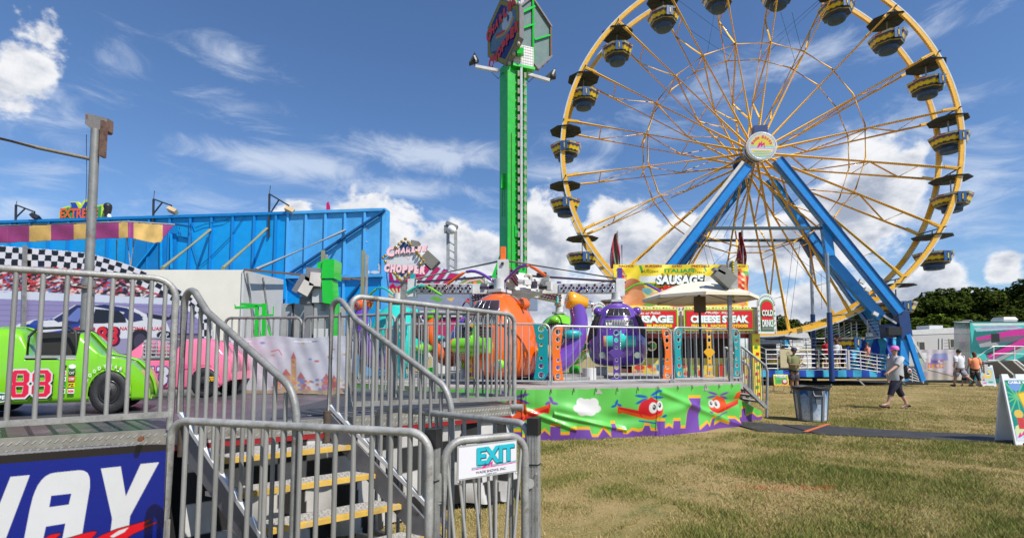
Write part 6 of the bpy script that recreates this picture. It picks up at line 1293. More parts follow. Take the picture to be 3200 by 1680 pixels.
def make_tower():
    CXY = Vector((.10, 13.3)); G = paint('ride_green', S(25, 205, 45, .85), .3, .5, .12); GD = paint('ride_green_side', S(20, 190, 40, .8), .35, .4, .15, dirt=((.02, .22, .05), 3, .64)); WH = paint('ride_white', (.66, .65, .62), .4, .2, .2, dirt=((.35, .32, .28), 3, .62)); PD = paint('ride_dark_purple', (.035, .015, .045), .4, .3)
    root = thing('helicopter_ride_tower', (CXY.x, CXY.y, CZ), 'tall green ride tower with diamond signs rising above the helicopters', 'ride tower'); X0, Y0 = CXY
    P = lambda px, py, d=0.0: at(px, py, 13.3 + d)
    zb = P(1600, 862).z; zt = P(1600, 212).z; ztt = P(1600, -60).z
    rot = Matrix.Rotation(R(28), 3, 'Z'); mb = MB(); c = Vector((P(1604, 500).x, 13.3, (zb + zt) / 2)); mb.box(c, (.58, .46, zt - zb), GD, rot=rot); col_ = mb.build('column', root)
    mb = MB(); RS = mat('rust_stripe', (.16, .07, .03), .7)
    f = rot @ Vector((0, -1, 0)); rr = rot @ Vector((1, 0, 0)); up = Vector((0, 0, 1)); fc = c + f * .232
    mb.beam(fc - rr * .17 - up * (zt - zb) / 2, fc - rr * .17 + up * .9, .035, .012, RS); mb.beam(fc + rr * .27 - up * (zt - zb) / 2, fc + rr * .27 + up * 1.6, .03, .012, RS); mb.build('rust_streak', col_)
    mb = MB(); CH = mat('light_channel', (.55, .55, .54), .45, .2, .15); ch = c + f * .27 + rr * .10; mb.beam(ch - up * ((zt - zb) / 2 - .25), ch + up * (zt - zb) / 2, .20, .06, CH); cn = mb.build('light_channel', col_)
    LC = mat('lamp_cap', (.36, .33, .25), .4, 0, .1, 10); H = zt - zb - .4; n = 22
    for i in range(n):
        z = -H / 2 + H * (i + .5) / n
        for dx in (-.10, .10): p = ch + rr * dx + f * .035 + up * z; bar('lamp_cap', p - up * H / n * .31, p + up * H / n * .31, .027, LC, cn, square=True)
        p = c + rr * .31 + f * .02 + up * z; bar('lamp_cap', p - up * H / n * .3, p + up * H / n * .3, .027, LC, cn, square=True)
    mb = MB(); mb.beam(c - rr * .33 + up * (-.55), c - rr * .30 + up * (-.15), .08, .1, G); mb.tube([c - rr * .32 - up * .5, c - rr * .33 - up * 1.3], .012, G, 5); mb.beam(fc + rr * -.02 - up * 1.55, fc + rr * -.02 - up * 1.85, .1, .09, G); mb.prism([(-.22, 0), (.0, 0), (.0, .6)], Vector((P(1562, 862).x, 13.2, zb - .05)), (1, 0, 0), up, -.1, G); mb.build('bracket', col_)
    # flange of white tiles, upper mast, two diamond signs
    mb = MB(); fl = Vector((P(1626, 200).x, 13.3, P(1600, 190).z)); hh = P(1600, 152).z - P(1600, 215).z
    mb.box(fl - up * .0, (.56, .5, hh), paint('white_tile', (.68, .66, .64), .3, .2), rot=Matrix.Rotation(R(20), 3, 'Z')); 
    ff = Matrix.Rotation(R(20), 3, 'Z')
    for i in range(9): mb.box(fl + ff @ Vector((-.25 + i * .0625, -.252, 0)), (.006, .004, hh), mat('grout', (.3, .2, .2)), rot=ff)
    for i in range(8): mb.box(fl + ff @ Vector((0, -.252, -hh / 2 + i * hh / 7.5)), (.54, .004, .006), mat('grout', (.3, .2, .2)), rot=ff)
    mb.box(fl - up * (hh / 2 + .03), (.62, .58, .07), G, rot=ff); mb.build('tiled_collar', root)
    mb = MB(); mc = P(1612, 70); mb.beam(Vector((mc.x, 13.3, zt)), Vector((mc.x, 13.3, ztt)), .10, .10, G); mb.beam(Vector((mc.x + .18, 13.3, zt + 1)), Vector((mc.x + .18, 13.3, ztt)), .09, .1, WH); mb.beam(Vector((mc.x - .17, 13.3, zt + .8)), Vector((mc.x - .17, 13.3, ztt)), .09, .1, WH)
    for k in range(7): mb.beam(Vector((mc.x - .13, 13.26, zt + .9 + .28 * k)), Vector((mc.x + .13, 13.26, zt + .9 + .28 * k)), .05, .03, G)
    mb.prism([(-.12, -.75), (.1, -.75), (.02, .2)], Vector((P(1614, 100).x, 13.0, P(1600, 100).z)), (1, 0, 0), up, .05, G); mb.box(P(1626, 163, -.4), (.17, .15, .16), G); mb.build('upper_mast', root)
    def diamond(cx, cy, yaw, back, lab):
        Rv = Vector((math.cos(yaw), math.sin(yaw), 0)); O = P(cx, cy, -.25 if not back else .1); N_ = Rv.cross(up); fr = mat('sign_frame_metal', (.20, .18, .18), .5, .2); out = [(-.46, -.30), (-.40, -.62), (.06, -.96), (.40, -.30), (.46, .36), (.36, .52), (-.06, .98), (-.42, .40)] if 0 else [(-.62, -.42), (.10, -.98), (.62, -.42), (.62, .42), (-.10, .98), (-.62, .42)]
        mb = MB(); mb.prism(out, O - N_ * .16, Rv, up, .16, fr if not back else mat('sign_back_glass', (.16, .22, .20), .3)); s = mb.build('diamond_sign', root); s['label'] = lab
        if not back:
            cv = Canvas(-.62, .62, -.98, .98, .014, S(175, 160, 30, .75)); sc = lambda k: [(x * k, y * k) for x, y in out]; cv.clip(sc(.97)); cv.poly(sc(.82), S(35, 40, 110)); cv.poly([(-.50, -.34), (-.30, -.50), (.50, .1), (.50, .34), (.25, .55), (-.45, .0)], S(100, 130, 150)); cv.poly([(-.50, -.34), (.1, -.80), (.45, -.45), (.0, -.50)], S(40, 45, 120))
            cv.ell(.16, .22, .20, .26, S(190, 205, 215), -.2); cv.ell(.20, .28, .05, .09, S(60, 90, 130)); cv.line([(-.25, -.05), (.0, -.08), (.25, .0), (.38, .2)], .07, S(200, 150, 50)); cv.line([(-.25, .02), (.05, -.0)], .06, S(190, 60, 50)); cv.ell(.12, .55, .22, .06, S(30, 110, 180), .5)
            cv.build('sign_art', flat(O + N_ * .006, Rv, up), GLOSSART, s); RDm = paint('sign_red', S(200, 60, 45), .35, .2); mb = MB()
            for w_, x0, y0, h, sl in (('CHARLIE', -.62, .02, .26, .50), ('CHOPPER', -.52, -.86, .30, .60)):
                for i, ch_ in enumerate(w_): mb.text(ch_, O + Rv * (x0 + i * .165 + .07) + up * (y0 + i * .165 * sl + h / 2) + N_ * .03, Rv, up, h * (1.35 if i == 0 else 1), RDm, w=.15 * (1.25 if i == 0 else 1), bold=.09, lift=.0)
            mb.build('lettering', s)
        else:
            mb = MB()
            for i in range(6): a, b = out[i], out[(i + 1) % 6]; mb.beam(O + Rv * a[0] + up * a[1] + N_ * .02, O + Rv * b[0] + up * b[1] + N_ * .02, .1, .05, fr if i not in (2,) else mat('rim_brown', (.16, .1, .07)))
            mb.beam(O - Rv * .05 + up * .9 + N_ * .04, O - Rv * .05 - up * .9 + N_ * .04, .05, .05, G); mb.beam(O - Rv * .55 + up * .3 + N_ * .04, O + Rv * .0 + up * .75 + N_ * .04, .05, .05, G); mb.beam(O - Rv * .5 - up * .1 + N_ * .04, O + up * .25 + N_ * .04, .04, .04, G); mb.beam(O - up * .2 + N_ * .04, O + Rv * .55 + up * .15 + N_ * .04, .04, .04, G); mb.build('rear_frame', s)
        mb = MB()
        for i in range(5):
            t = (i + .5) / 5; p = Vector((out[4][0] * (1 - t) + out[3][0] * t, out[4][1] * (1 - t) + out[3][1] * t)); mb.ball(O + Rv * p.x + up * (p.y + .04) - N_ * .05, (.055, .055, .075), LC, 8, 5)
        for i in range(3):
            t = (i + .5) / 3; p = Vector((out[1][0] * (1 - t) + out[2][0] * t, out[1][1] * (1 - t) + out[2][1] * t)); mb.ball(O + Rv * p.x + up * (p.y - .04) - N_ * .05, (.05, .05, .06), LC, 8, 5)
        mb.build('bulb_caps', s)
    diamond(1572, 100, R(-46), False, 'tilted diamond sign with red lettering'); diamond(1668, 105, R(38), True, 'back of the second diamond sign')
    for i, (x0, y0, x1, y1) in enumerate(((1560, 222, 1486, 208), (1650, 232, 1718, 252))):
        mb = MB(); a, b = P(x0, y0, -.1), P(x1, y1, -.1); mb.beam(a, b, .075, .075, WH); s = mb.build('lamp_arm', root); mb = MB(); sg = -1 if i == 0 else 1; h = b + up * .20 + Vector((.05 * sg, 0, 0)); mb.prism([(-.13, -.1), (.13, .0), (.02, .20)] if i == 0 else [(-.2, -.12), (.12, -.08), (.1, .16)], h, (1, 0, 0), up, -.16, BLACK); mb.box(h + Vector((.05, -.03, 0)), (.04, .1, .14), WHITE, rot=Matrix.Rotation(.4 * sg, 3, 'Y')); mb.cyl(b, h, .02, BLACK); mb.build('lamp_head', s)
        mb = MB(); mb.tube([a + Vector((.1 * -sg, 0, -.04)), a + Vector((.02 * sg, 0, -.22)), a + Vector((.2 * sg, 0, -.04))], .01, BLACK, 5); mb.build('lamp_cable', s)
    # hub, arms
    hb = MB(); hz = P(1612, 900).z; hb.lathe([(0, .36), (.3, .36), (.34, .26), (.62, .22), (.66, .12), (.60, .06), (.60, -.06), (.72, -.10), (.72, -.16), (.45, -.22), (.35, -.35), (.35, -1.3), (0, -1.3)], WH, (X0, Y0, hz), 28); hub = hb.build('hub', root)
    hb = MB(); rg = random.Random(8)
    for i in range(34): a = rg.uniform(0, 6.28); r_ = rg.uniform(.3, .95); hb.box((X0 + r_ * math.cos(a), Y0 + r_ * math.sin(a), hz + rg.uniform(-.1, .34)), (rg.uniform(.08, .3), rg.uniform(.06, .2), rg.uniform(.06, .22)), (PD, GALV2, WH, BLACK)[rg.randrange(4)], rz=a)
    for px in (1572, 1650): p = P(px, 868, -.55); hb.lathe([(.05, -.03), (.11, -.05), (.12, 0), (.11, .05), (.05, .03)], mat('pulley_cream', (.5, .46, .38), .5), p, 16, rot=Matrix.Rotation(R(90), 3, 'X'))
    hb.build('hub_machinery', hub)
    hb = MB(); hb.cyl((X0, Y0, CZ), (X0, Y0, hz - .9), .5, GALV2, n=20); hb.build('pedestal', root)
    CHP = mat('mirror_plate', (.62, .60, .58), .25, .6); BB = mat('dark_red_bulb', (.10, .01, .03), .12, 0, .2, coat=.6); RING = []
    for i, az_ in enumerate((-96, -2, 180, 60, 118)):
        a = R(az_); d = Vector((math.cos(a), math.sin(a), 0)); s_ = d.cross(up); b0 = Vector((X0, Y0, hz - .02)) + d * .7; L = 2.75; mb = MB(); mb.beam(b0, b0 + d * (L - .75), .16, .26, WH); am = mb.build('arm', root)
        mb = MB(); mb.beam(b0 + d * -.3 + up * .34, b0 + d * (L - .6) + up * .16, .05, .05, PD); mb.build('tie_bar', am)
        for sd in (-1, 1):
            mb = MB(); mb.beam(b0 + d * .42 + s_ * .10 * sd, b0 + d * 1.86 + s_ * .10 * sd, .03, .22, CHP); lp = mb.build('light_panel', am)
            for k in range(7):
                c_ = b0 + d * (.54 + k * .20) + s_ * .15 * sd
                for q, z in ((0, .075), (0, -.075), (-.055, .0), (.055, .01)): knob('bulb', c_ + d * q + up * z, .034, BB, lp)
        mb = MB(); e = b0 + d * (L - .75); mb.box(e + up * .02, (.22, .22, .46), WH, rz=a); mb.box(e + up * .38, (.12, .10, .30), (ORG, PUR, TEAL, PUR, ORG)[i], rz=a); mb.box(e + up * .17, (.125, .105, .14), (PUR, LIME, LIME, TEAL, PUR)[i], rz=a); mb.build('end_block', am); RING.append(e)
    mb = MB()
    for k in range(5): pa = [RING[j] for j in (0, 1, 3, 4, 2)]; mb.tube([pa[k] + up * .25, pa[(k + 1) % 5] + up * .25], .022, GALV, 6)
    mb.build('ring_rod', root)
    return RING, hz
RING, HUBZ = make_tower()

def make_copter(loc, yaw, lab, body, boom, cone, tip, flt, nose, blade, sc=1.0, nm='helicopter_car', sides=(-1, 1), tail=0.0, opening=False):
    root = thing(nm, loc, lab, 'ride helicopter', 'helicopter cars of the ride', yaw); root.scale = (sc, sc, sc)
    B = paint('copter_' + body[0], body[1], .16, 1.0, .04); prof = [(0, 0), (.50, .0), (.60, .03), (.70, .16), (.765, .36), (.78, .55), (.765, .75), (.71, .98), (.63, 1.18), (.52, 1.38), (.38, 1.54), (.20, 1.65), (0, 1.69)]
    zs = [p[1] for p in prof[1:]]; rs = [p[0] for p in prof[1:]]; rad = lambda z: float(np.interp(z, zs, rs)); zz = np.linspace(0, 1.69, 40)
    sm = [(0, 0)] + [(float(np.interp(z, zs, rs)), float(z)) for z in zz[:-1]] + [(0, 1.69)]
    for _ in range(2): sm = [sm[0]] + [((sm[i - 1][0] + 2 * sm[i][0] + sm[i + 1][0]) / 4, sm[i][1]) for i in range(1, len(sm) - 1)] + [sm[-1]]
    SX = 1.10; mb = MB(); mb.lathe(sm, B, n=48, sx=SX); mb.build('body', root, True); radf = lambda z: float(np.interp(z, [p[1] for p in sm[1:]], [p[0] for p in sm[1:]]))
    def pt(t, z, off): r = radf(z) + off; return Vector((r * math.cos(t) * SX, r * math.sin(t), z))
    def patch(t0, t1, z0, z1, m, name, off=.012, nt=10, nz=6, z0b=None, z1b=None, parent=None, frame=None):
        mb = MB(); g = [[pt(R(t0 + (t1 - t0) * i / nt), (z0 + (z1 - z0) * j / nz) if z0b is None else ((z0 + (z0b - z0) * abs(2 * i / nt - 1)) + ((z1 + (z1b - z1) * abs(2 * i / nt - 1)) - (z0 + (z0b - z0) * abs(2 * i / nt - 1))) * j / nz), off) for i in range(nt + 1)] for j in range(nz + 1)]
        vs = [p for row in g for p in row]; mb.add(vs, [(j * (nt + 1) + i, j * (nt + 1) + i + 1, (j + 1) * (nt + 1) + i + 1, (j + 1) * (nt + 1) + i) for j in range(nz) for i in range(nt)], m, True)
        o = mb.build(name, parent or root, True)
        if frame: fb = MB(); ed = g[0] + [g[j][-1] for j in range(1, nz + 1)] + g[-1][::-1][1:] + [g[j][0] for j in range(nz - 1, 0, -1)]; fb.tube(ed, .014, frame, 6, True); fb.build('window_frame', o, True)
        return o, g
    TG = mat('tinted_canopy', (.045, .03, .03), .08, 0, .3, 4, coat=.5); CHR = mat('chrome_trim', (.7, .7, .7), .12, .95)
    o, g = patch(-32, 32, 1.26, 1.47, TG, 'windshield', nz=5, frame=CHR); mb = MB(); 
    for i in (3, 5, 7): mb.tube([g[j][i] for j in range(6)], .008, CHR, 5)
    mb.build('divider', o, True)
    o, g = patch(-30, 30, 1.02, 1.16, mat('grille_dark', (.05, .04, .04), .5), 'grille', nz=4, nt=18, frame=CHR); mb = MB()
    for i in range(1, 18): mb.tube([g[0][i] * 1.006, g[4][i] * 1.006], .010, STEEL, 5)
    mb.build('louvre', o, True)
    NETM = mat('window_opening', (.05, .012, .012), .6); NM2 = mat('net_wire', (.16, .15, .15), .5, .3)
    for s in (-1, 1):
      if s in sides:
        o, g = patch(48 * s, 112 * s, .62, 1.34, NETM, 'side_window', nt=12, nz=9, z0b=.80, z1b=1.30, frame=BLACK, off=.008); mb = MB()
        for i in range(1, 12): mb.tube([g[j][i] * 1.004 for j in range(10)], .0045, NM2, 4)
        for j in range(1, 9): mb.tube([g[j][i] * 1.004 for i in range(13)], .0035, NM2, 4)
        mb.build('window_net', o, True)
    if opening:
        o, g = patch(-58, 24, .50, .98, NETM, 'front_opening', nt=12, nz=7, z0b=.60, z1b=.94, frame=BLACK, off=.010); mb = MB()
        for i in range(1, 12): mb.tube([g[j][i] * 1.004 for j in range(8)], .007, NM2, 4)
        for j in range(1, 7): mb.tube([g[j][i] * 1.004 for i in range(13)], .005, NM2, 4)
        mb.build('window_net', o, True)
    for s in (-1, 1):
        mb = MB(); q = pt(R(78 * s), 1.40, .02); mb.ball(q + Vector((-.15, 0, .03)), (.17, .12, .12), B, 12, 8); mb.build('ear_pod', root, True)
        mb = MB(); c = pt(R(104 * s), .52, .15); mb.ball(c, (.40, .13, .13), paint('copter_' + flt[0], flt[1], .16, 1.0, .04), 16, 10); mb.cyl(c, c * .8 + Vector((0, 0, .1)), .05, B); mb.build('float', root, True)
        mb = MB(); c = pt(R(34 * s), .28, .02); mb.ball(c, .09, LIME, 10, 7); mb.cyl(c, c + Vector((.09, 0, 0)), .065, CHR, .075, 14); mb.build('headlight', root, True)
    NS = paint('copter_' + nose[0], nose[1], .16, 1.0, .04); mb = MB(); c = Vector((.90, 0, .62)); mb.ball(c, (.14, .20, .20), NS, 14, 9); mb.cyl(c + Vector((.06, -.36, 0)), c + Vector((.06, .36, 0)), .14, NS, n=20); mb.cyl(c + Vector((.06, -.40, 0)), c + Vector((.06, -.34, 0)), .135, ORG, n=20); mb.cyl(c, c + Vector((-.02, 0, .36)), .07, NS, .03); 
    for i in range(14): a = 2 * math.pi * i / 14; mb.ball(c + Vector((.06 + .15 * math.cos(a), 0, .15 * math.sin(a))), .028, NS, 6, 4)
    mb.build('nose_gun', root, True)
    BM = paint('copter_' + boom[0], boom[1], .16, 1.0, .04); pts = [(-.55, 0, .30), (-1.0, 0, .26), (-1.35, 0, .45), (-1.56, 0, .80), (-1.62, 0, 1.15), (-1.56, 0, 1.48)]; sp = []
    for i in range(len(pts) - 1):
        p0 = Vector(pts[max(0, i - 1)]); p1 = Vector(pts[i]); p2 = Vector(pts[i + 1]); p3 = Vector(pts[min(len(pts) - 1, i + 2)])
        for t in (0, .25, .5, .75): sp.append(.5 * ((2 * p1) + (p2 - p0) * t + (2 * p0 - 5 * p1 + 4 * p2 - p3) * t * t + (3 * p1 - p0 - 3 * p2 + p3) * t ** 3))
    TR_ = Matrix.Rotation(tail, 3, 'Z'); sp.append(Vector(pts[-1])); sp = [TR_ @ p for p in sp]; nn = len(sp); mb = MB(); mb.tube(sp, [.30 - .15 * (i / nn) ** .7 for i in range(nn)], BM, 18); tb = mb.build('tail_boom', root, True)
    mb = MB(); t = TR_ @ Vector(pts[-1]); mb.lathe([(.0, -.20), (.17, -.19), (.19, -.10), (.13, .22), (0, .23)], paint('copter_' + cone[0], cone[1], .16, 1.0, .04), t + Vector((0, 0, .05)), 20, rot=TR_ @ Matrix.Rotation(R(-100), 3, 'Y')); cn = mb.build('tail_cone', root, True)
    mb = MB(); mb.cyl(t + TR_ @ Vector((-.22, 0, .005)), t + TR_ @ Vector((-.30, 0, -.01)), .085, CHR, .075, 16); mb.cyl(t + TR_ @ Vector((-.29, 0, -.01)), t + TR_ @ Vector((-.34, 0, -.015)), .06, paint('tail_lamp_red', S(150, 20, 30), .15, .8), n=14); mb.build('tail_lamp', cn, True)
    mb = MB(); c = TR_ @ Vector((-1.42, 0, .86)); q = TR_ @ Vector((0, .2, 0)); mb.ball(c - q, (.20, .10, .09), TEAL, 12, 8, rot=TR_); mb.ball(c + q, (.20, .10, .09), TEAL, 12, 8, rot=TR_); mb.build('tail_fin', root, True)
    mb = MB(); mb.cyl((0, 0, 1.62), (0, 0, 1.95), .12, WHITE, n=16); mb.box((0, 0, 1.70), (.4, .3, .06), WHITE); mb.build('hanger', root, True)
    # curly rotor blades
    for s in (-1, 1):
        mb = MB(); c0, c1 = blade; m0, m1 = paint('blade_' + c0[0], c0[1], .25, .6), paint('blade_' + c1[0], c1[1], .25, .6); L = [Vector((.0 + .02 * i, s * (.10 + .085 * i), 1.98 + .16 * math.sin(i * .36 - .6))) for i in range(13)]
        mb.tube(L[:8], [.030] * 8, m0, 8); mb.tube(L[7:], [.030] * 6, m1, 8); mb.build('rotor_blade', root, True)
    return root
def make_copters():
    P_, O_, T_, L_, Y_, B_ = ('purple', S(110, 65, 175, .9)), ('orange', S(245, 105, 15, .9)), ('turquoise', S(50, 205, 190, .85)), ('lime', S(130, 215, 40, .85)), ('yellow', S(250, 170, 15, .9)), ('blue', S(30, 130, 200, .8))
    def low(e, k=.95): return Vector((e.x, e.y, HUBZ - 1.92 * k - .02))
    e = RING
    make_copter(Vector((-.25, 10.55, 1.0)), R(240), 'orange helicopter car nearest the camera with yellow floats and a purple tail', O_, P_, Y_, Y_, Y_, L_, (P_, O_), 1.05, sides=(-1,), tail=R(-50), opening=True)
    make_copter(Vector((2.72, 13.2, 1.20)), R(-98), 'purple helicopter car facing the camera under the right arm', P_, B_, O_, O_, L_, T_, (L_, P_), .98)
    make_copter(Vector((-2.95, 13.2, 1.12)), R(72), 'turquoise helicopter car under the left arm seen from behind', T_, P_, O_, O_, L_, T_, (T_, L_), 1.0)
    make_copter(Vector((e[3].x, e[3].y, 1.15)), R(-20), 'lime helicopter car at the rear right of the ride', L_, O_, T_, T_, O_, O_, (O_, T_), .95)
    make_copter(Vector((e[4].x, e[4].y, 1.15)), R(40), 'purple and orange helicopter car at the rear left of the ride', P_, O_, L_, L_, O_, L_, (O_, P_), .95)
make_copters()
def make_bulb_sign():
    Y = 11.2; s = Y / F; O = at(1259, 812, Y); up = Vector((0, 0, 1)); e = Vector((1, 0, 0)); r = thing('entrance_sign', (O.x, Y, CZ), 'faded pink lettered diamond sign ringed with gold bulbs on a grey post', 'sign'); q = lambda x, y: ((x - 1259) * s, (812 - y) * s)
    WHs = mat('faded_sign_white', (.66, .66, .66), .4, 0, .08); mb = MB(); mb.prism([q(*p) for p in ((1206, 808), (1240, 778), (1262, 752), (1282, 764), (1300, 780), (1330, 818), (1312, 838), (1290, 850), (1256, 884), (1232, 860), (1210, 840))], O, e, up, -.10, WHs); bd = mb.build('sign_board', r)
    cv = Canvas(-.42, .52, -.52, .44, .008, (.68, .68, .68)); cv.clip([q(*p) for p in ((1207, 808), (1240, 779), (1262, 753), (1299, 781), (1329, 818), (1290, 849), (1256, 883), (1211, 840))]); BLU = S(60, 90, 150); cv.poly([q(*p) for p in ((1240, 778), (1262, 753), (1288, 772), (1284, 786), (1255, 782))], BLU); cv.poly([q(*p) for p in ((1240, 848), (1276, 848), (1257, 868))], BLU)
    cv.poly([q(*p) for p in ((1236, 800), (1290, 792), (1320, 815), (1290, 832), (1215, 832), (1215, 808))], S(226, 226, 226)); cv.ell(*q(1290, 806), .10, .08, S(240, 240, 240)); cv.line([q(1262, 800), q(1278, 812), q(1284, 796)], .015, S(225, 175, 180)); cv.ell(*q(1292, 804), .012, .02, S(120, 120, 130)); cv.line([q(1215, 830), q(1260, 828), q(1300, 822)], .008, S(180, 190, 205))
    cv.build('sign_art', flat(O - Vector((0, .004, 0)), e, up), GLOSSART, bd); PK = paint('faded_pink', S(245, 200, 205), .4, .1); PD = paint('faded_pink_edge', S(150, 110, 120), .4, .1); mb = MB()
    for w, x0, y0, dx, dy, h, ww in (('CHARLIE', 1222, 786, 17, -1.6, 16, 15), ('CHOPPER', 1211, 838, 18.5, 1.2, 22, 17)):
        for i, c in enumerate(w):
            k = 1.7 if (i == 0 and w == 'CHARLIE') else 1; x = x0 + i * dx + (4 if i and w == 'CHARLIE' else 0); p = O + e * ((x - 1259) * s) + up * ((812 - (y0 + i * dy)) * s) - Vector((0, .03, 0))
            mb.text(c, p + Vector((.010, 0, -.010)), e, up, h * s * k * 1.25, PD, w=ww * s * k * 1.12, bold=.10, shear=.15); mb.text(c, p - Vector((0, .01, 0)), e, up, h * s * k * 1.2, PK, w=ww * s * k * 1.06, bold=.09, shear=.15)
    mb.build('lettering', bd)
    GB = mat('gold_bulb', (.42, .26, .02), .12, .3, .1, coat=.8)
    for x, y in ((1268, 747), (1257, 756), (1248, 764), (1238, 773), (1277, 757), (1284, 765), (1199, 807), (1206, 800), (1206, 819), (1304, 788), (1311, 797), (1319, 806), (1326, 816), (1316, 826), (1236, 857), (1244, 866), (1279, 858), (1268, 868), (1256, 878), (1250, 874)): mb = MB(); a, b = q(x, y); mb.ball(O + e * a + up * b - Vector((0, .07, 0)), .036, GB, 10, 7); mb.cyl(O + e * a + up * b - Vector((0, .03, 0)), O + e * a + up * b, .022, WHITE, n=8); mb.build('bulb', bd)
    mb = MB(); p = at(1262, 880, Y + .1); mb.beam(p, (p.x - .04, Y + .1, CZ), .17, .10, GALV); mb.build('post', r)
    GM = mat('floodlight_grey', (.22, .21, .18), .5, .2)
    for i, (x, y, w, rt) in enumerate(((1345, 814, .36, .75), (1298, 764, .18, .2))):
        mb = MB(); Rm = Matrix.Rotation(rt, 3, 'Y'); c = at(x, y, Y + .3); mb.box(c, (w, .26, w * .72), GM, rot=Rm); mb.box(c + Rm @ Vector((.0, 0, -w * .3)), (w * .8, .2, w * .3), BLACK, rot=Rm); mb.build('floodlight', r)
make_bulb_sign()
def make_misc_mid():
    # speaker and lamp pole by the fence on the right
    r = thing('lamp_post', (at(2281, 1112, 11.0).x, 11.0, CZ), 'grey lamp post with tilted floodlight and yellow bulbs in front of the sausage banner', 'lamp post'); P = lambda x, y, d=0: at(x, y, 11.0 + d); mb = MB(); mb.beam(P(2278, 836), (P(2282, 1100).x, 11.0, CZ), .075, .075, GALV); mb.build('post', r)
    mb = MB(); mb.box(P(2262, 865, -.1), (.42, .22, .30), mat('floodlight_grey', (.2, .2, .18)), rot=Matrix.Rotation(.75, 3, 'Y')); mb.box(P(2245, 848, -.12), (.26, .18, .05), GALV, rot=Matrix.Rotation(.5, 3, 'Y')); mb.build('floodlight', r)
    mb = MB(); Yb = mat('yellow_bulb', (.45, .36, .02), .2, 0, .1, coat=.6)
    for k in range(7): mb.ball(P(2290, 818 + k * 8), .035, Yb, 8, 5); mb.ball(P(2292, 905 + k * 4), .028, Yb, 6, 4)
    mb.build('bulb_strip', r); mb = MB(); mb.box(P(2288, 870, .08), (.2, .1, .75), GALV2); mb.build('sign_edge', r)
    # market umbrella
    r = thing('market_umbrella', (at(2185, 1112, 12.0).x, 12.0, CZ), 'wide cream market umbrella on a black pole before the sausage stand', 'umbrella'); C = at(2184, 879, 12.0); CRM = mat('cream_canvas', (.80, .70, .54), .8, 0, .06, 3, trans=0); mb = MB(); n = 8; Rr = 1.30; zr = at(2184, 930, 12.0).z
    rim = [Vector((C.x + Rr * math.cos(R(45 * k + 22.5 + 8)), C.y + Rr * math.sin(R(45 * k + 22.5 + 8)) , zr)) for k in range(n)]; mid = [C.lerp(p, .45) + Vector((0, 0, .07)) for p in rim]; vs = [C] + mid + rim + [p - Vector((0, 0, .07)) for p in rim]
    mb.add(vs, [(0, 1 + k, 1 + (k + 1) % 8) for k in range(8)] + [(1 + k, 9 + k, 9 + (k + 1) % 8, 1 + (k + 1) % 8) for k in range(8)] + [(9 + k, 17 + k, 17 + (k + 1) % 8, 9 + (k + 1) % 8) for k in range(8)], CRM); mb.build('canopy', r)
    mb = MB(); 
    for p in rim: mb.tube([C - Vector((0, 0, .25)), p - Vector((0, 0, .03))], .012, BLACK, 5)
    mb.build('ribs', r); mb = MB(); mb.cyl(C, (C.x, C.y, CZ), .028, BLACK); mb.build('pole', r); mb = MB(); mb.ball(C + Vector((0, 0, .02)), .04, BLACK); mb.box(C - Vector((0, .02, .55)), (.24, .12, .38), mat('brown_bag', (.10, .07, .05), .7)); mb.build('crank_case', r)
make_misc_mid()
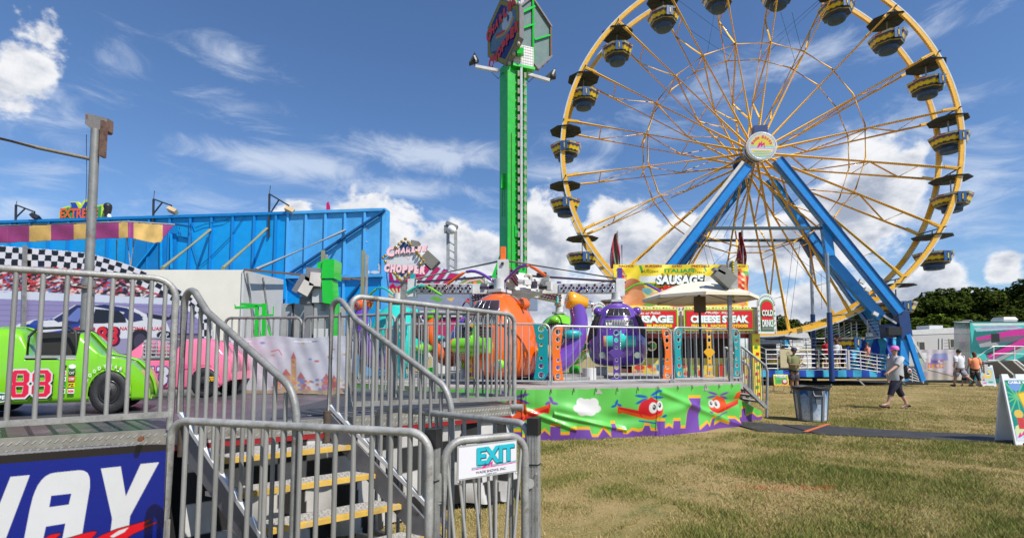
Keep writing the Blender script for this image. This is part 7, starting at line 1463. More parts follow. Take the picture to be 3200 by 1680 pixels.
# ------------------------------------------------------------------ food stand
def make_stand():
    Y = 17.0; P = lambda x, y, d=0: at(x, y, Y + d); s = Y / F; up = Vector((0, 0, 1)); e = Vector((1, 0, 0)); WT = paint('stand_white', (.72, .70, .68), .4, .2, .08); RDm = paint('stand_red', S(215, 12, 28), .4, .1)
    r = thing('food_stand', (P(2170, 1112).x, Y, 0), 'sausage and cheese steak food stand with a yellow printed banner on its roof', 'food stand')
    a, b = P(1975, 1040), P(2398, 958); mb = MB(); mb.box(((a.x + b.x) / 2, Y + 1.3, (a.z + b.z) / 2), (b.x - a.x, 2.4, b.z - a.z), WT); bd = mb.build('fascia_box', r)
    mb = MB(); mb.box(((a.x + b.x) / 2, Y + 2.3, a.z / 2 + .1), (b.x - a.x - .2, .1, a.z - .2), mat('stand_inside', (.03, .025, .02), .7)); mb.box(((a.x + b.x) / 2, Y + 1.6, .55), (b.x - a.x - .1, 1.4, .9), paint('counter_red', S(190, 30, 30), .5)); mb.build('inside_wall', r)
    # counter front with food pictures
    cv = Canvas(1975, 2370, 1118, 1200, 2.0, S(230, 215, 110)); rg = random.Random(12); cc = [S(215, 60, 40), S(240, 150, 90), S(235, 200, 60), S(110, 180, 70), S(240, 235, 225), S(200, 90, 150), S(60, 140, 190)]
    for k in range(60): x = rg.uniform(1975, 2360); w = rg.uniform(6, 20); cv.rect(x, 1122 + 18 * rg.randrange(4), x + w, 1138 + 18 * rg.randrange(4), cc[rg.randrange(7)])
    for k in range(14): cv.ell(rg.uniform(1990, 2360), rg.uniform(1140, 1190), rg.uniform(8, 20), rg.uniform(6, 13), cc[rg.randrange(3)])
    P0 = V2(xy(2100, Y + .6)); cv.build('counter_front', lambda X, Y_: on_plane(X, Y_, P0, (1, 0)), ART, r)
    # lit fascia signs
    cvf = [(1990, 2118, 'Italian or Polish', 'SAUSAGE', 'FRIES      BURGERS', 1915), (2136, 2356, 'Philly Style', 'CHEESE STEAK', 'PRETZELS   NACHOS   HOTDOGS', 2136)]
    WM, YM, GM = paint('letter_white', S(240, 245, 240), .35, .1), paint('letter_yellow', S(245, 220, 40), .35, .1), paint('letter_green', S(50, 150, 60), .4, .1)
    for x0, x1, t1, t2, t3, xs in cvf:
        xL = 1925 if x0 == 1990 else x0; O = P((xL + x1) / 2, 998, -.02); w = (x1 - xL) * s; h = (1034 - 966) * s; mb = MB()
        mb.prism([(-w / 2, -h / 2), (w / 2, -h / 2), (w / 2, h / 2), (-w / 2, h / 2)], O, e, up, .04, YM); sg = mb.build('menu_sign', bd); mb = MB(); k = .035; mb.prism([(-w / 2 + k, -h / 2 + k), (w / 2 - k, -h / 2 + k), (w / 2 - k, h / 2 - k), (-w / 2 + k, h / 2 - k)], O - Vector((0, .042, 0)), e, up, .01, GM); k = .07; mb.prism([(-w / 2 + k, -h / 2 + k), (w / 2 - k, -h / 2 + k), (w / 2 - k, h / 2 - k), (-w / 2 + k, h / 2 - k)], O - Vector((0, .054, 0)), e, up, .01, RDm); mb.build('red_face', sg)
        mb = MB(); Q = O - Vector((0, .066, 0)); mb.text(t1, Q + up * h * .30, e, up, .085, WM, w=w * .42, bold=.02, shear=.3); mb.text(t2, Q + up * .012 + Vector((.01, 0, -.01)), e, up, .27, GM, w=w * .84, bold=.10); mb.text(t2, Q + up * .012 - Vector((0, .008, 0)), e, up, .25, WM, w=w * .82, bold=.06); mb.text(t3, Q - up * h * .29, e, up, .10, YM, w=w * .80, bold=.05); mb.build('lettering', sg)
    cl = [paint('bulb_green', S(90, 220, 170), .3, .3), paint('bulb_red', S(200, 40, 50), .3, .3), paint('bulb_clear', S(225, 225, 220), .3, .3)]
    for k in range(44):
        x = 1930 + k * 10.3
        for y in (962, 1037): knob('bulb', P(x, y, .08), .028, cl[(k * 2 + (y > 1000)) % 3], bd)
    mb = MB(); mb.beam(P(2127, 972, -.05), P(2127, 1020, -.05), .09, .05, mat('brown_gap', (.2, .17, .15))); mb.build('divider', bd)
    # COLD DRINKS arch signs
    for cx, wd, nm in ((2396, 1.0, 'arched drinks sign at the right end'), (1872, .8, 'arched drinks sign at the left end')):
        O = P(cx, 1042, -.12 if wd == 1 else -.05); W_ = .30 * wd; arch = lambda w, h, b=0: [(-w, b), (w, b), (w, h - w)] + [(w * math.cos(t), h - w + w * 1.15 * math.sin(t)) for t in np.linspace(0, math.pi, 13)[1:-1]] + [(-w, h - w)]
        mb = MB(); mb.prism(arch(W_, 1.28 * wd), O, e, up, .06, WT); sg = mb.build('arched_sign', r); sg['label'] = nm
        mb = MB(); mb.prism(arch(W_ * .72, 1.10 * wd, .08), O - Vector((0, .062, 0)), e, up, .006, GM); mb.prism(arch(W_ * .62, 1.05 * wd, .12), O - Vector((0, .070, 0)), e, up, .006, RDm); mb.prism([(-W_ * .62, .12), (W_ * .62, .12), (W_ * .62, .24), (-W_ * .62, .24)], O - Vector((0, .078, 0)), e, up, .004, mat('sign_grey', (.2, .2, .2))); mb.build('sign_face', sg)
        mb = MB()
        for t, z, h in (('COLD', .68 * wd, .20 * wd), ('DRINKS', .34 * wd, .24 * wd)):
            mb.text(t, O + up * z - Vector((-.008, .084, .008)), e, up, h * 1.05, GM, w=W_ * 1.26, bold=.08); mb.text(t, O + up * z - Vector((0, .094, 0)), e, up, h, WM, w=W_ * 1.18, bold=.03)
        mb.build('lettering', sg); mb = MB()
        for x, z in arch(W_ * .87, 1.22 * wd, .04)[1:]: mb.ball(O + e * x + up * z - Vector((0, .07, 0)), .02, cl[int(abs(x * 50)) % 3], 6, 4)
        for k in range(5):
            for sgn in (-1, 1): mb.ball(O + e * (W_ * .87 * sgn) + up * (.12 + .16 * k) - Vector((0, .07, 0)), .02, cl[k % 3], 6, 4)
        mb.build('bulbs', sg)
    # yellow pillar with food prints, red awning edge
    a, b = P(2358, 1205), P(2376, 1042); mb = MB(); mb.box(((a.x + b.x) / 2, Y + .1, (b.z) / 2), (b.x - a.x, .12, b.z), YM); pl = mb.build('corner_pillar', r); mb = MB()
    for k in range(9): mb.prism([(-.05, -.03), (.05, -.05), (.06, .05), (-.03, .06)], Vector(((a.x + b.x) / 2 + .02 * (-1) ** k, Y + .035, .2 + k * .22)), e, up, .006, (RDm, GM, paint('food_orange', S(230, 110, 40)))[k % 3])
    mb.build('food_print', pl)
    mb = MB(); mb.box(((P(1990, 1).x + P(2350, 1).x) / 2, Y + .3, P(2200, 1048).z), (P(2350, 1).x - P(1990, 1).x, .04, .15), paint('awning_red', S(150, 20, 25), .6)); mb.build('valance', r)
    for x in (2300, 2345): mb = MB(); mb.beam(P(x, 1045, .15), (P(x, 1045).x, Y + .15, 0), .08, .08, GALV); mb.build('stand_post', r)
    # roof banner
    cv = Canvas(1916, 2340, 826, 962, 1.5, S(250, 222, 40)); q = lambda x, y: (1800 + x * .3107, 780 + y * .3107); E_ = lambda x, y, rx, ry, c, ro=0: cv.ell(*q(x, y), rx * .3107, ry * .3107, c, ro); PL = lambda pts, c: cv.poly([q(*p) for p in pts], c)
    BR, BR2, RD, OR, GN, CRm, WH = S(185, 110, 65), S(225, 150, 95), S(215, 45, 35), S(240, 130, 40), S(70, 165, 60), S(250, 225, 165), S(240, 240, 235)
    PL([(640, 265), (1440, 265), (1440, 320), (1380, 330), (700, 330), (640, 310)], WH); PL([(650, 325), (800, 345), (800, 370), (650, 350)], GN); PL([(1290, 345), (1440, 320), (1440, 345), (1290, 370)], GN); PL([(635, 155), (660, 155), (675, 225), (655, 230)], GN); PL([(1285, 165), (1305, 165), (1318, 220), (1300, 222)], GN); PL([(1460, 210), (1560, 200), (1740, 215), (1740, 260), (1460, 240)], GN); PL([(1440, 250), (1480, 240), (1500, 380), (1450, 370)], RD); PL([(1700, 260), (1740, 260), (1740, 420), (1700, 380)], RD)
    for cx in (465, 1660):
        E_(cx, 380, 62, 195, S(240, 160, 90), -.08); E_(cx, 380, 38, 185, RD, -.08)
        for k in range(12): E_(cx + (18 if k % 2 else -18), 215 + k * 29, 22, 12, CRm if k % 2 else OR, .5)
    E_(590, 420, 110, 140, BR, -.5); E_(560, 500, 90, 60, BR2); E_(640, 480, 120, 70, BR2, .5); E_(760, 440, 90, 60, S(230, 215, 120), .3); E_(720, 420, 60, 30, S(120, 185, 190), .4); E_(820, 470, 80, 35, S(225, 180, 120), .3)
    PL([(520, 556), (620, 480), (900, 520), (1250, 520), (1560, 480), (1700, 520), (1740, 556)], S(225, 140, 80)); E_(1030, 535, 120, 40, S(190, 95, 60)); E_(1030, 515, 120, 22, S(225, 120, 80)); E_(1400, 520, 120, 30, S(220, 170, 130), -.2); E_(1330, 540, 160, 20, S(205, 70, 60)); E_(1000, 400, 200, 30, S(220, 70, 40)); E_(880, 420, 80, 24, OR, -.3); E_(1640, 500, 80, 60, BR2); E_(800, 540, 60, 25, S(225, 225, 200)); E_(740, 550, 60, 20, S(110, 160, 60)); cv.mottle(.07, 6, 5)
    P1 = V2(xy(2120, Y + .5)); 
    cv.build('roof_banner', lambda X, Y_: on_plane(X, Y_ , P1, (1, 0)) - np.stack([0 * X, .05 * np.sin(X * .05) + .03 * np.sin(X * .09 + Y_ * .1), 0 * X], -1), ART, r); mb = MB(); DR = paint('banner_dark_red', S(140, 20, 25), .5, 0); BK = paint('banner_black', S(25, 25, 20), .5, 0)
    T = lambda x, y: at(*q(x, y), Y + .5 - .12); k = s * .3107
    for w, x, ww in (('NACHOS', 505, 155), ('BURGERS', 780, 175), ('GYRO', 1015, 105), ('PRETZELS', 1252, 190), ('TURKEY', 1500, 120), ('LEGS', 1660, 95)): mb.text(w, T(x, 165), e, up, 24 * k, DR, w=ww * k, bold=.05)
    mb.text('ITALIAN', T(1038, 212), e, up, 42 * k, GM, w=310 * k, bold=.05); mb.text('SAUSAGE', T(1050, 300) + Vector((.02, .02, -.02)), e, up, 112 * k, BK, w=505 * k, bold=.09, shear=.12); mb.text('SAUSAGE', T(1045, 300), e, up, 100 * k, WM, w=490 * k, bold=.05, shear=.12); mb.text('POLISH', T(1010, 385), e, up, 50 * k, RDm, w=270 * k, bold=.06); mb.build('banner_lettering', r)
    for x in (1920, 2337): mb = MB(); mb.beam(P(x, 830, .62), (P(x, 830).x, Y + .62, P(x, 960).z), .05, .05, GALV2); mb.build('banner_pole', r)
    # feather flags behind
    for i, (x, yb, yt, c0, lb) in enumerate(((1932, 900, 722, S(205, 60, 80), 'faded red and green feather flag at the left end of the sausage banner'), (2322, 900, 718, S(150, 30, 50), 'dark red printed feather flag at the right end of the sausage banner'))):
        Pf = lambda a, b: at(a, b, 18.2); f = thing('feather_flag', (Pf(x, 900).x, 18.2, 0), lb, 'flag'); mb = MB(); mb.tube([(Pf(x, 900).x, 18.2, 0), Pf(x, 800), Pf(x - 2, yt)], .03, GALV2, 6); mb.build('pole', f)
        cv = Canvas(0, 1, 0, 1, .02, c0); 
        if i == 0: cv.rect(.35, 0, .72, 1, S(120, 140, 110)); cv.rect(.0, 0, .2, .5, S(225, 150, 160)); cv.rect(.72, .55, 1, 1, S(195, 60, 80))
        else: 
            for k_ in range(30): cv.ell(random.random(), random.random(), .07, .03, S(185, 150, 110))
        W0 = 30 if i == 0 else 26; cv.build('flag_cloth', lambda X, Y_, x=x, yt=yt, i=i, W0=W0: (lambda px, py, dd: np.stack([(px - CX) / F * 18.2, 18.2 + dd, CAMZ + (HZ - py) * 18.2 / F], -1))(x + (X - (.72 if i == 0 else .35)) * W0 * np.sin(np.clip(1.08 - Y_, 0.0, 1) ** .7 * 1.7) , yt + 2 + (1 - Y_) * (112), .08 * np.sin(X * 9 + Y_ * 6)), CLOTH, f)
        mb = MB(); mb.tube([Pf(x + 13 if i == 0 else x - 10, 900), Pf(x + 11 if i == 0 else x - 9, 765)], .02, paint('banner_dark_red', S(140, 20, 25)), 6); mb.build('side_pole', f)
make_stand()

# ------------------------------------------------------------------ wheel boarding platform
def make_wheel_platform():
    B1, B2 = S(0, 75, 185, .85), S(60, 180, 220, .9); Yf = 25.2; P = lambda x, y, d=0: at(x, y, Yf + d); zd = P(2500, 1156).z; z0 = P(2500, 1177).z
    r = thing('boarding_platform', (P(2560, 1).x, Yf, 0), 'raised boarding platform of the big wheel with a blue striped skirt', 'ride platform'); FL = mat('platform_floor', (.36, .36, .36), .5, .3, .2, 1)
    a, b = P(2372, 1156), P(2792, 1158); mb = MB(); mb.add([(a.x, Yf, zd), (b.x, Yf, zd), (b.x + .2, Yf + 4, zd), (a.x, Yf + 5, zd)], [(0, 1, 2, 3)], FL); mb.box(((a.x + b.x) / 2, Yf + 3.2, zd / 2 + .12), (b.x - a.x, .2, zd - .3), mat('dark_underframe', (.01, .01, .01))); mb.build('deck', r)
    L = b.x - a.x; cv = Canvas(0, L, z0, zd, .03, B1); w = .385; cv.C[(np.floor(cv.X / w) % 2) == 0] = B2; cv.mottle(.08, 4, 4); cv.build('striped_skirt', lambda X, Y: np.stack([a.x + X, Yf - .03 * np.sin(X * 6 + Y * 3) - .02, Y], -1), CLOTH, r)
    # ramp tarp
    cv = Canvas(2640, 2815, 1050, 1176, 1.6, B1); xs = (cv.X - 2640); cv.C[(np.floor(xs / 21.5) % 2) == 1] = B2; cv.mottle(.07, 9, 5); cv.clip([(2640, 1085), (2662, 1070), (2700, 1060), (2780, 1052), (2812, 1056), (2808, 1158), (2720, 1160), (2640, 1152)])
    P0 = V2(xy(2700, Yf + .4)); cv.build('ramp_tarp', lambda X, Y: on_plane(X, Y, P0, (1, 0)) - np.stack([0 * X, .06 * np.sin((X + Y) * .12) + .04 * np.sin(X * .21 - Y * .1), 0 * X], -1), CLOTH, r)
    # railings: five horizontal rails with posts
    AL = mat('platform_aluminium', (.66, .65, .63), .4, .3, .1, 4)
    def rails(pts, name, n=5, lab=None, posts=None, r_=.022, g='platform railings of the big wheel', lbl=''):
        t = thing('platform_railing', (pts[0][0].x, pts[0][0].y, pts[0][1].z), lbl, 'railing', g)
        for i in range(n):
            f = i / (n - 1); mb = MB(); mb.tube([p[0].lerp(p[1], f) for p in pts], r_, AL, 6); mb.build('rail', t)
        for p in pts: bar('post', p[1] - Vector((0, 0, .08)), p[0], r_ * 1.25, AL, t)
        return t
    def pr(x, yt, yb, d=0): return (P(x, yt, d), P(x, yb, d))
    rails([pr(2376, 1082, 1152), pr(2395, 1092, 1150), pr(2430, 1092, 1150), pr(2524, 1092, 1148), pr(2560, 1092, 1148), pr(2646, 1092, 1148)], '', 5, lbl='front platform railing behind the man in the green shirt')
    rails([pr(2652, 1092, 1148), pr(2655, 1094, 1148), pr(2690, 1098, 1152), pr(2740, 1106, 1160), pr(2772, 1110, 1164)], '', 6, lbl='sloping ramp railing in front of the blue tarp')
    rails([pr(2776, 1106, 1166, -.2), pr(2790, 1110, 1172, -.2), pr(2850, 1148, 1187, -.2), pr(2885, 1180, 1192, -.2)], '', 5, lbl='lowest ramp railing behind the woman with the pink cap')
    rails([pr(2372, 1056, 1108, 2.4), pr(2440, 1057, 1108, 2.4), pr(2478, 1057, 1108, 2.4), pr(2520, 1057, 1108, 2.4), pr(2580, 1057, 1108, 2.4), pr(2605, 1057, 1108, 2.4)], '', 6, lbl='rear platform railing in front of the operator in blue')
    rails([pr(2588, 1048, 1090, 1.5), pr(2625, 1025, 1078, 1.5), pr(2662, 1004, 1062, 1.5), pr(2678, 1004, 1058, 1.5)], '', 7, lbl='sloping stair railing right of the blue masts')
    rails([pr(2678, 1002, 1058, 1.3), pr(2713, 999, 1052, 1.3), pr(2750, 994, 1048, 1.3)], '', 6, lbl='upper landing railing above the blue tarp')
    rails([pr(2548, 1035, 1070, 4.5), pr(2580, 1016, 1054, 4.5), pr(2622, 1008, 1040, 4.5)], '', 5, lbl='far stair railing behind the two blue masts')
    # landing and leaning board
    mb = MB(); p, q = P(2678, 1058, 1.6), P(2752, 1050, 1.6); mb.beam(p, q, 1.2, .06, FL); mb.beam(P(2590, 1092, 1.8), P(2664, 1062, 1.8), 1.0, .06, FL); mb.build('stair_deck', r)
    mb = MB(); x = MB(); mb.box(P(2461, 1119, -.08), (.72, .04, .90), mat('tan_board', (.50, .43, .26), .7, 0, .08)); tb = mb.build('tan_board'); tag(tb, 'tan plywood board fixed on the platform railing behind the man in green', 'board')
    mb = MB(); mb.tube([P(2463 + 4 * math.cos(t), 1105 + 6 * math.sin(t), -.12) for t in np.linspace(0, 6.28, 14)[:-1]], .006, BLACK, 5, True); mb.build('ring_mark', tb)
    # x braces
    mb = MB()
    for x0, x1 in ((2430, 2500), (2560, 2620)): mb.beam(P(x0, 1098, .1), P(x1, 1146, .1), .03, .03, AL)
    mb.build('rail_brace', r)
    for x in (2648, 2772): mb = MB(); mb.beam(P(x, 1150, .1), (P(x, 1).x, Yf + .1, 0), .06, .06, GALV2); mb.build('jack_leg', r)
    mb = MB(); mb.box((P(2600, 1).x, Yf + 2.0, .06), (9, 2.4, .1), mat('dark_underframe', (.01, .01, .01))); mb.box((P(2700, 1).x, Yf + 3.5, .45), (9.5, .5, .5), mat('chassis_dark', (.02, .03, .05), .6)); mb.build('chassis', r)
make_wheel_platform()

# ------------------------------------------------------------------ vehicles and fair fronts at the back
def make_vehicles():
    up = Vector((0, 0, 1)); e = Vector((1, 0, 0))
    # grey camper
    Y = 37.0; P = lambda x, y, d=0: at(x, y, Y + d); r = thing('camper_trailer', (P(2915, 1).x, Y, 0), 'long pale grey camper with a white roof unit beside the striped bus', 'camper'); s = Y / F; GY = mat('camper_grey', (.50, .49, .48), .45, 0, .05, 1); O = P(2835, 1185); w = (3005 - 2835) * s; h = (1185 - 1032) * s
    mb = MB(); mb.prism([(0, 0), (w * 1.6, 0), (w * 1.6, h + .1), (w * 1.02, h + .08), (0, h - .12)], O, e, up, -2.5, GY); bd = mb.build('body', r)
    mb = MB(); mb.prism([(-.1, h - .36), (w * 1.6, h - .12), (w * 1.6, h + .20), (w * .9, h + .20), (-.1, h - .02)], O - Vector((0, .03, 0)), e, up, -2.5, WHITE); mb.build('roof_edge', r); mb = MB(); a = P(2905, 1030, 1); mb.box((a.x, a.y, a.z + .12), (1.0, 1.2, .36), WHITE); mb.build('roof_unit', r)
    mb = MB(); 
    for x, y, ww, hh, dr in ((2881, 1080, .36, .52, 0), (2977, 1072, .30, .55, 1)): c = P(x, y, -.04); mb.box(c, (ww, .04, hh), mat('camper_window', (.05, .05, .055), .15)); mb.box(c + Vector((0, .01, 0)), (ww + .14, .04, hh + .14), mat('window_trim_cream', (.5, .47, .36), .5))
    mb.build('window', bd)
    mb = MB(); 
    for x in (2850, 2935, 2946): mb.beam(P(x, 1056, -.03), P(x, 1180, -.03), .06, .03, WHITE if x != 2850 else GALV2)
    for y in range(1062, 1130, 9): mb.beam(P(2950, y, -.01), P(3003, y, -.01), .015, .01, GALV2)
    mb.build('side_trim', bd)
    for x in (2870, 2960): mb = MB(); c = P(x, 1186, .2); mb.lathe([(0, -.1), (.33, -.1), (.36, 0), (.33, .1), (0, .1)], RUBBER, (c.x, c.y, .36), 18, rot=Matrix.Rotation(R(90), 3, 'X')); mb.build('wheel', r)
    # white tent and van behind the platform
    Y2 = 36.0; Q = lambda x, y, d=0: at(x, y, Y2 + d); r = thing('white_van', (Q(2500, 1).x, Y2, 0), 'white box van parked behind the wheel platform', 'van'); mb = MB(); k = Y2 / F; q = lambda x, y: ((x - 2430) * k, (1190 - y) * k)
    mb.prism([q(*p) for p in ((2390, 1175), (2540, 1175), (2541, 1070), (2530, 1040), (2500, 1036), (2400, 1033), (2390, 1042))], Q(2430, 1190), e, up, -2.4, WHITE); bd = mb.build('body', r); mb = MB(); mb.box(Q(2505, 1058, -.02), (1.1, .03, .16), mat('van_lettering_grey', (.55, .55, .56))); mb.box(Q(2505, 1092, -.02), (1.4, .04, .22), mat('lamp_strip_tan', (.5, .42, .2))); mb.box(Q(2480, 1093, -.05), (.2, .04, .15), paint('tail_red', S(190, 40, 30))); mb.build('rear_trim', bd)
    for x in (2420, 2510): mb = MB(); c = Q(x, 1180, .1); mb.lathe([(0, -.15), (.36, -.15), (.4, 0), (.36, .15), (0, .15)], RUBBER, (c.x, c.y, .4), 18, rot=Matrix.Rotation(R(90), 3, 'X')); mb.build('wheel', r)
    mb = MB(); mb.prism([(0, 0), (1.15, 0), (1.2, .42), (-.1, .36)], at(2378, 1074, 32), e, up, -1.2, WHITE); mb.prism([(-.2, .38), (-.2, .50), (1.6, .72), (1.7, .60), (1.2, .42)], at(2378, 1074, 31.9), e, up, -1.4, WHITE); r = thing('white_booth', (at(2378, 1, 32).x, 32, 0), 'small white roofed booth left of the van behind the platform', 'booth'); mb.build('booth_roof', r); mb = MB(); a = at(2382, 1074, 32); mb.box((a.x + .5, 32.7, a.z / 2), (1.0, .9, a.z), mat('booth_dark', (.05, .05, .05))); mb.build('booth_body', r)
    # distant low vehicles left
    for i, (x, lb) in enumerate(((2800, 'white pickup front visible beside the blue wheel foot'),)):
        r = thing('white_pickup', at(x, 1190, 34) , lb, 'pickup'); mb = MB(); c = at(x, 1048, 34); mb.box((c.x - .2, 34.5, c.z), (1.8, 1.6, .5), WHITE); mb.box((c.x - .2, 34.5, c.z / 2 - .1), (2.4, 1.8, c.z - .6), WHITE); mb.build('body', r); mb = MB(); mb.lathe([(0, -.15), (.4, -.15), (.4, .15), (0, .15)], RUBBER, (c.x - .9, 33.7, .4), 16, rot=Matrix.Rotation(R(90), 3, 'X')); mb.build('wheel', r)
    # striped ride trailer (teal, pink)
    T1, T2, PK, G1, K = S(0, 160, 160, .85), S(70, 215, 205, .85), S(225, 10, 160, .85), S(165, 165, 165), S(15, 12, 15)
    Yb = 27.5; Pb = lambda x, y, d=0: at(x, y, Yb + d); r = thing('striped_ride_trailer', (Pb(3120, 1).x, Yb, 0), 'teal magenta and grey striped ride trailer at the right edge', 'ride trailer'); cv = Canvas(3030, 3330, 1004, 1200, 1.8, S(0, 125, 125, .8)); q = lambda x, y: (2750 + x * .17751, 950 + y * .17751); PL = lambda pts, c: cv.poly([q(*p) for p in pts], c)
    PL([(1580, 330), (3300, 320), (3300, 420), (1660, 450), (1620, 700)], T2); PL([(1620, 335), (3300, 320), (3300, 350), (1650, 380)], S(225, 228, 226)); PL([(1650, 410), (2400, 385), (2520, 410), (2400, 440), (1700, 480)], S(170, 205, 215)); PL([(1760, 410), (2380, 388), (2450, 410), (1800, 430)], S(205, 120, 195))
    PL([(1690, 590), (2320, 450), (3300, 340), (3300, 480), (2320, 560), (1700, 630)], PK); PL([(1700, 630), (2320, 560), (3300, 470), (3300, 560), (2100, 680), (1740, 690)], S(110, 90, 110)); PL([(1740, 700), (2000, 640), (2100, 720), (1760, 760)], G1); PL([(1950, 520), (2100, 510), (2110, 660), (1960, 680)], K)
    PL([(1850, 880), (2400, 640), (3300, 520), (3300, 600), (2000, 900)], K); PL([(1880, 910), (2535, 590), (3300, 400), (3300, 620), (2535, 720), (2100, 900), (1960, 975)], PK); PL([(2000, 975), (2535, 740), (3300, 600), (3300, 720), (2400, 850), (2150, 975)], G1); PL([(2180, 975), (2535, 800), (3300, 680), (3300, 900), (2535, 910), (2400, 975)], T2); PL([(1600, 860), (1850, 870), (1890, 960), (1800, 1010), (1600, 1000)], T2); PL([(1700, 1010), (3300, 985), (3300, 1300), (1700, 1300)], S(60, 50, 45)); PL([(1600, 720), (1650, 700), (1780, 850), (1620, 860)], S(0, 125, 125, .9))
    cv.mottle(.05, 8, 8); P0 = V2(xy(3030, Yb)); cv.build('striped_front', lambda X, Y: on_plane(X, Y, P0, (1, .02)), GLOSSART, r)
    cv = Canvas(2981, 3032, 1006, 1168, 1.5, S(95, 150, 150)); cv.rect(3018, 1000, 3032, 1170, S(30, 120, 120)); PL([(1300, 380), (1330, 370), (1380, 500), (1340, 720), (1310, 600)], S(120, 90, 140)); PL([(1410, 560), (1500, 560), (1500, 720), (1400, 720)], S(190, 90, 160)); PL([(1500, 400), (1540, 400), (1470, 700), (1420, 700)], S(150, 160, 165)); PL([(1420, 860), (1560, 760), (1560, 980), (1430, 980)], S(90, 95, 105)); cv.mottle(.12, 4, 6)
    Pa, Pc = V2(xy(2981, 32.0)), V2(xy(3030, Yb)); cv.build('end_wall', lambda X, Y: on_plane(X, Y, Pc, tuple((Pc - Pa).normalized())), GLOSSART, r)
    mb = MB(); ztop = Pb(3030, 1007).z; mb.add([(Pa.x, Pa.y, ztop + .35), (Pc.x, Pc.y, ztop), (Pc.x + 6, Pc.y + .1, ztop), (Pa.x + 7, Pa.y, ztop + .35)], [(0, 1, 2, 3)], WHITE); mb.build('roof', r); mb = MB(); c = Pb(3138, 999, .6); mb.lathe([(.50, -.12), (.55, 0), (.45, .14), (0, .16)], WHITE, c, 4, a0=R(45), smooth=False); mb.build('roof_unit', r)
    mb = MB(); a = Pb(3030, 1004, 1); 
    for x in range(4): mb.tube([Pb(3008 + x * 1, 1004, 1.5), Pb(3010, 1000, 1.5), Pb(3036, 1001, 1.5), Pb(3040, 1006, 1.5)], .03, GALV, 5); break
    mb.build('roof_rail', r)
    AL = mat('platform_aluminium', (.5, .5, .5)); mb = MB(); Pq = lambda x, y: Pb(x, y, -.9)
    mb.tube([Pq(3052, 1115), Pq(3104, 1081), Pq(3170, 1081), Pq(3260, 1085)], .03, AL, 6); mb.tube([Pq(3066, 1135), Pq(3108, 1104), Pq(3170, 1104), Pq(3260, 1108)], .022, AL, 6); mb.tube([Pq(3085, 1125), Pq(3175, 1125), Pq(3220, 1160), Pq(3260, 1190)], .05, AL, 6)
    for x in (3105, 3170): mb.beam(Pq(x, 1081), Pq(x, 1126), .04, .04, AL)
    mb.build('queue_railing', r); mb = MB()
    for x in (3117, 3165): mb.beam(Pq(x, 1126), (Pq(x, 1).x, Pq(x, 1).y, 0), .06, .06, AL)
    mb.beam(Pq(3068, 1130), Pq(3110, 1126), .3, .05, GALV2); mb.build('landing_leg', r)
    # printed vinyl along the camper
    cv = Canvas(2868, 3006, 1092, 1186, 1.6, S(205, 195, 200)); rg = random.Random(21); cc = [S(190, 150, 170), S(220, 170, 110), S(140, 140, 190), S(225, 215, 215), S(200, 120, 120), S(235, 170, 70)]
    cv.poly([(2868, 1150), (2930, 1160), (3006, 1175), (3006, 1186), (2868, 1186)], S(190, 180, 165)); cv.line([(2890, 1152), (2990, 1178)], 3, S(120, 105, 105)); cv.poly([(2920, 1104), (2958, 1102), (2962, 1125), (2905, 1128)], S(150, 155, 200)); cv.rect(2898, 1122, 2950, 1150, S(175, 120, 150)); cv.rect(2902, 1126, 2946, 1134, S(90, 100, 180))
    for k in range(4): cv.ell(2904 + k * 13, 1143, 4, 6, S(235, 160, 50))
    for k in range(30): cv.ell(rg.uniform(2870, 3000), rg.uniform(1100, 1175), rg.uniform(3, 9), rg.uniform(2, 5), tuple(.5 * a + .3 for a in cc[rg.randrange(6)]))
    cv.poly([(2868, 1100), (2885, 1096), (2884, 1150), (2868, 1150)], S(165, 185, 150)); P2 = V2(xy(2930, 26.5)); o = cv.build('printed_banner', lambda X, Y: on_plane(X, Y, P2, (1, 0)) - np.stack([0 * X, .03 * np.sin(X * .2), 0 * X], -1), ART); tag(o, 'faded printed banner strung in front of the pale camper', 'banner')
    mb = MB(); mb.box(at(2878, 1110, 24.6), (.5, .05, .28), WHITE); mb.beam(at(2868, 1116, 24.6), at(2880, 1190, 24.6), .03, .03, WHITE); tag(mb.build('notice_board'), 'small white notice board by the foot of the wheel ramp', 'notice')
make_vehicles()

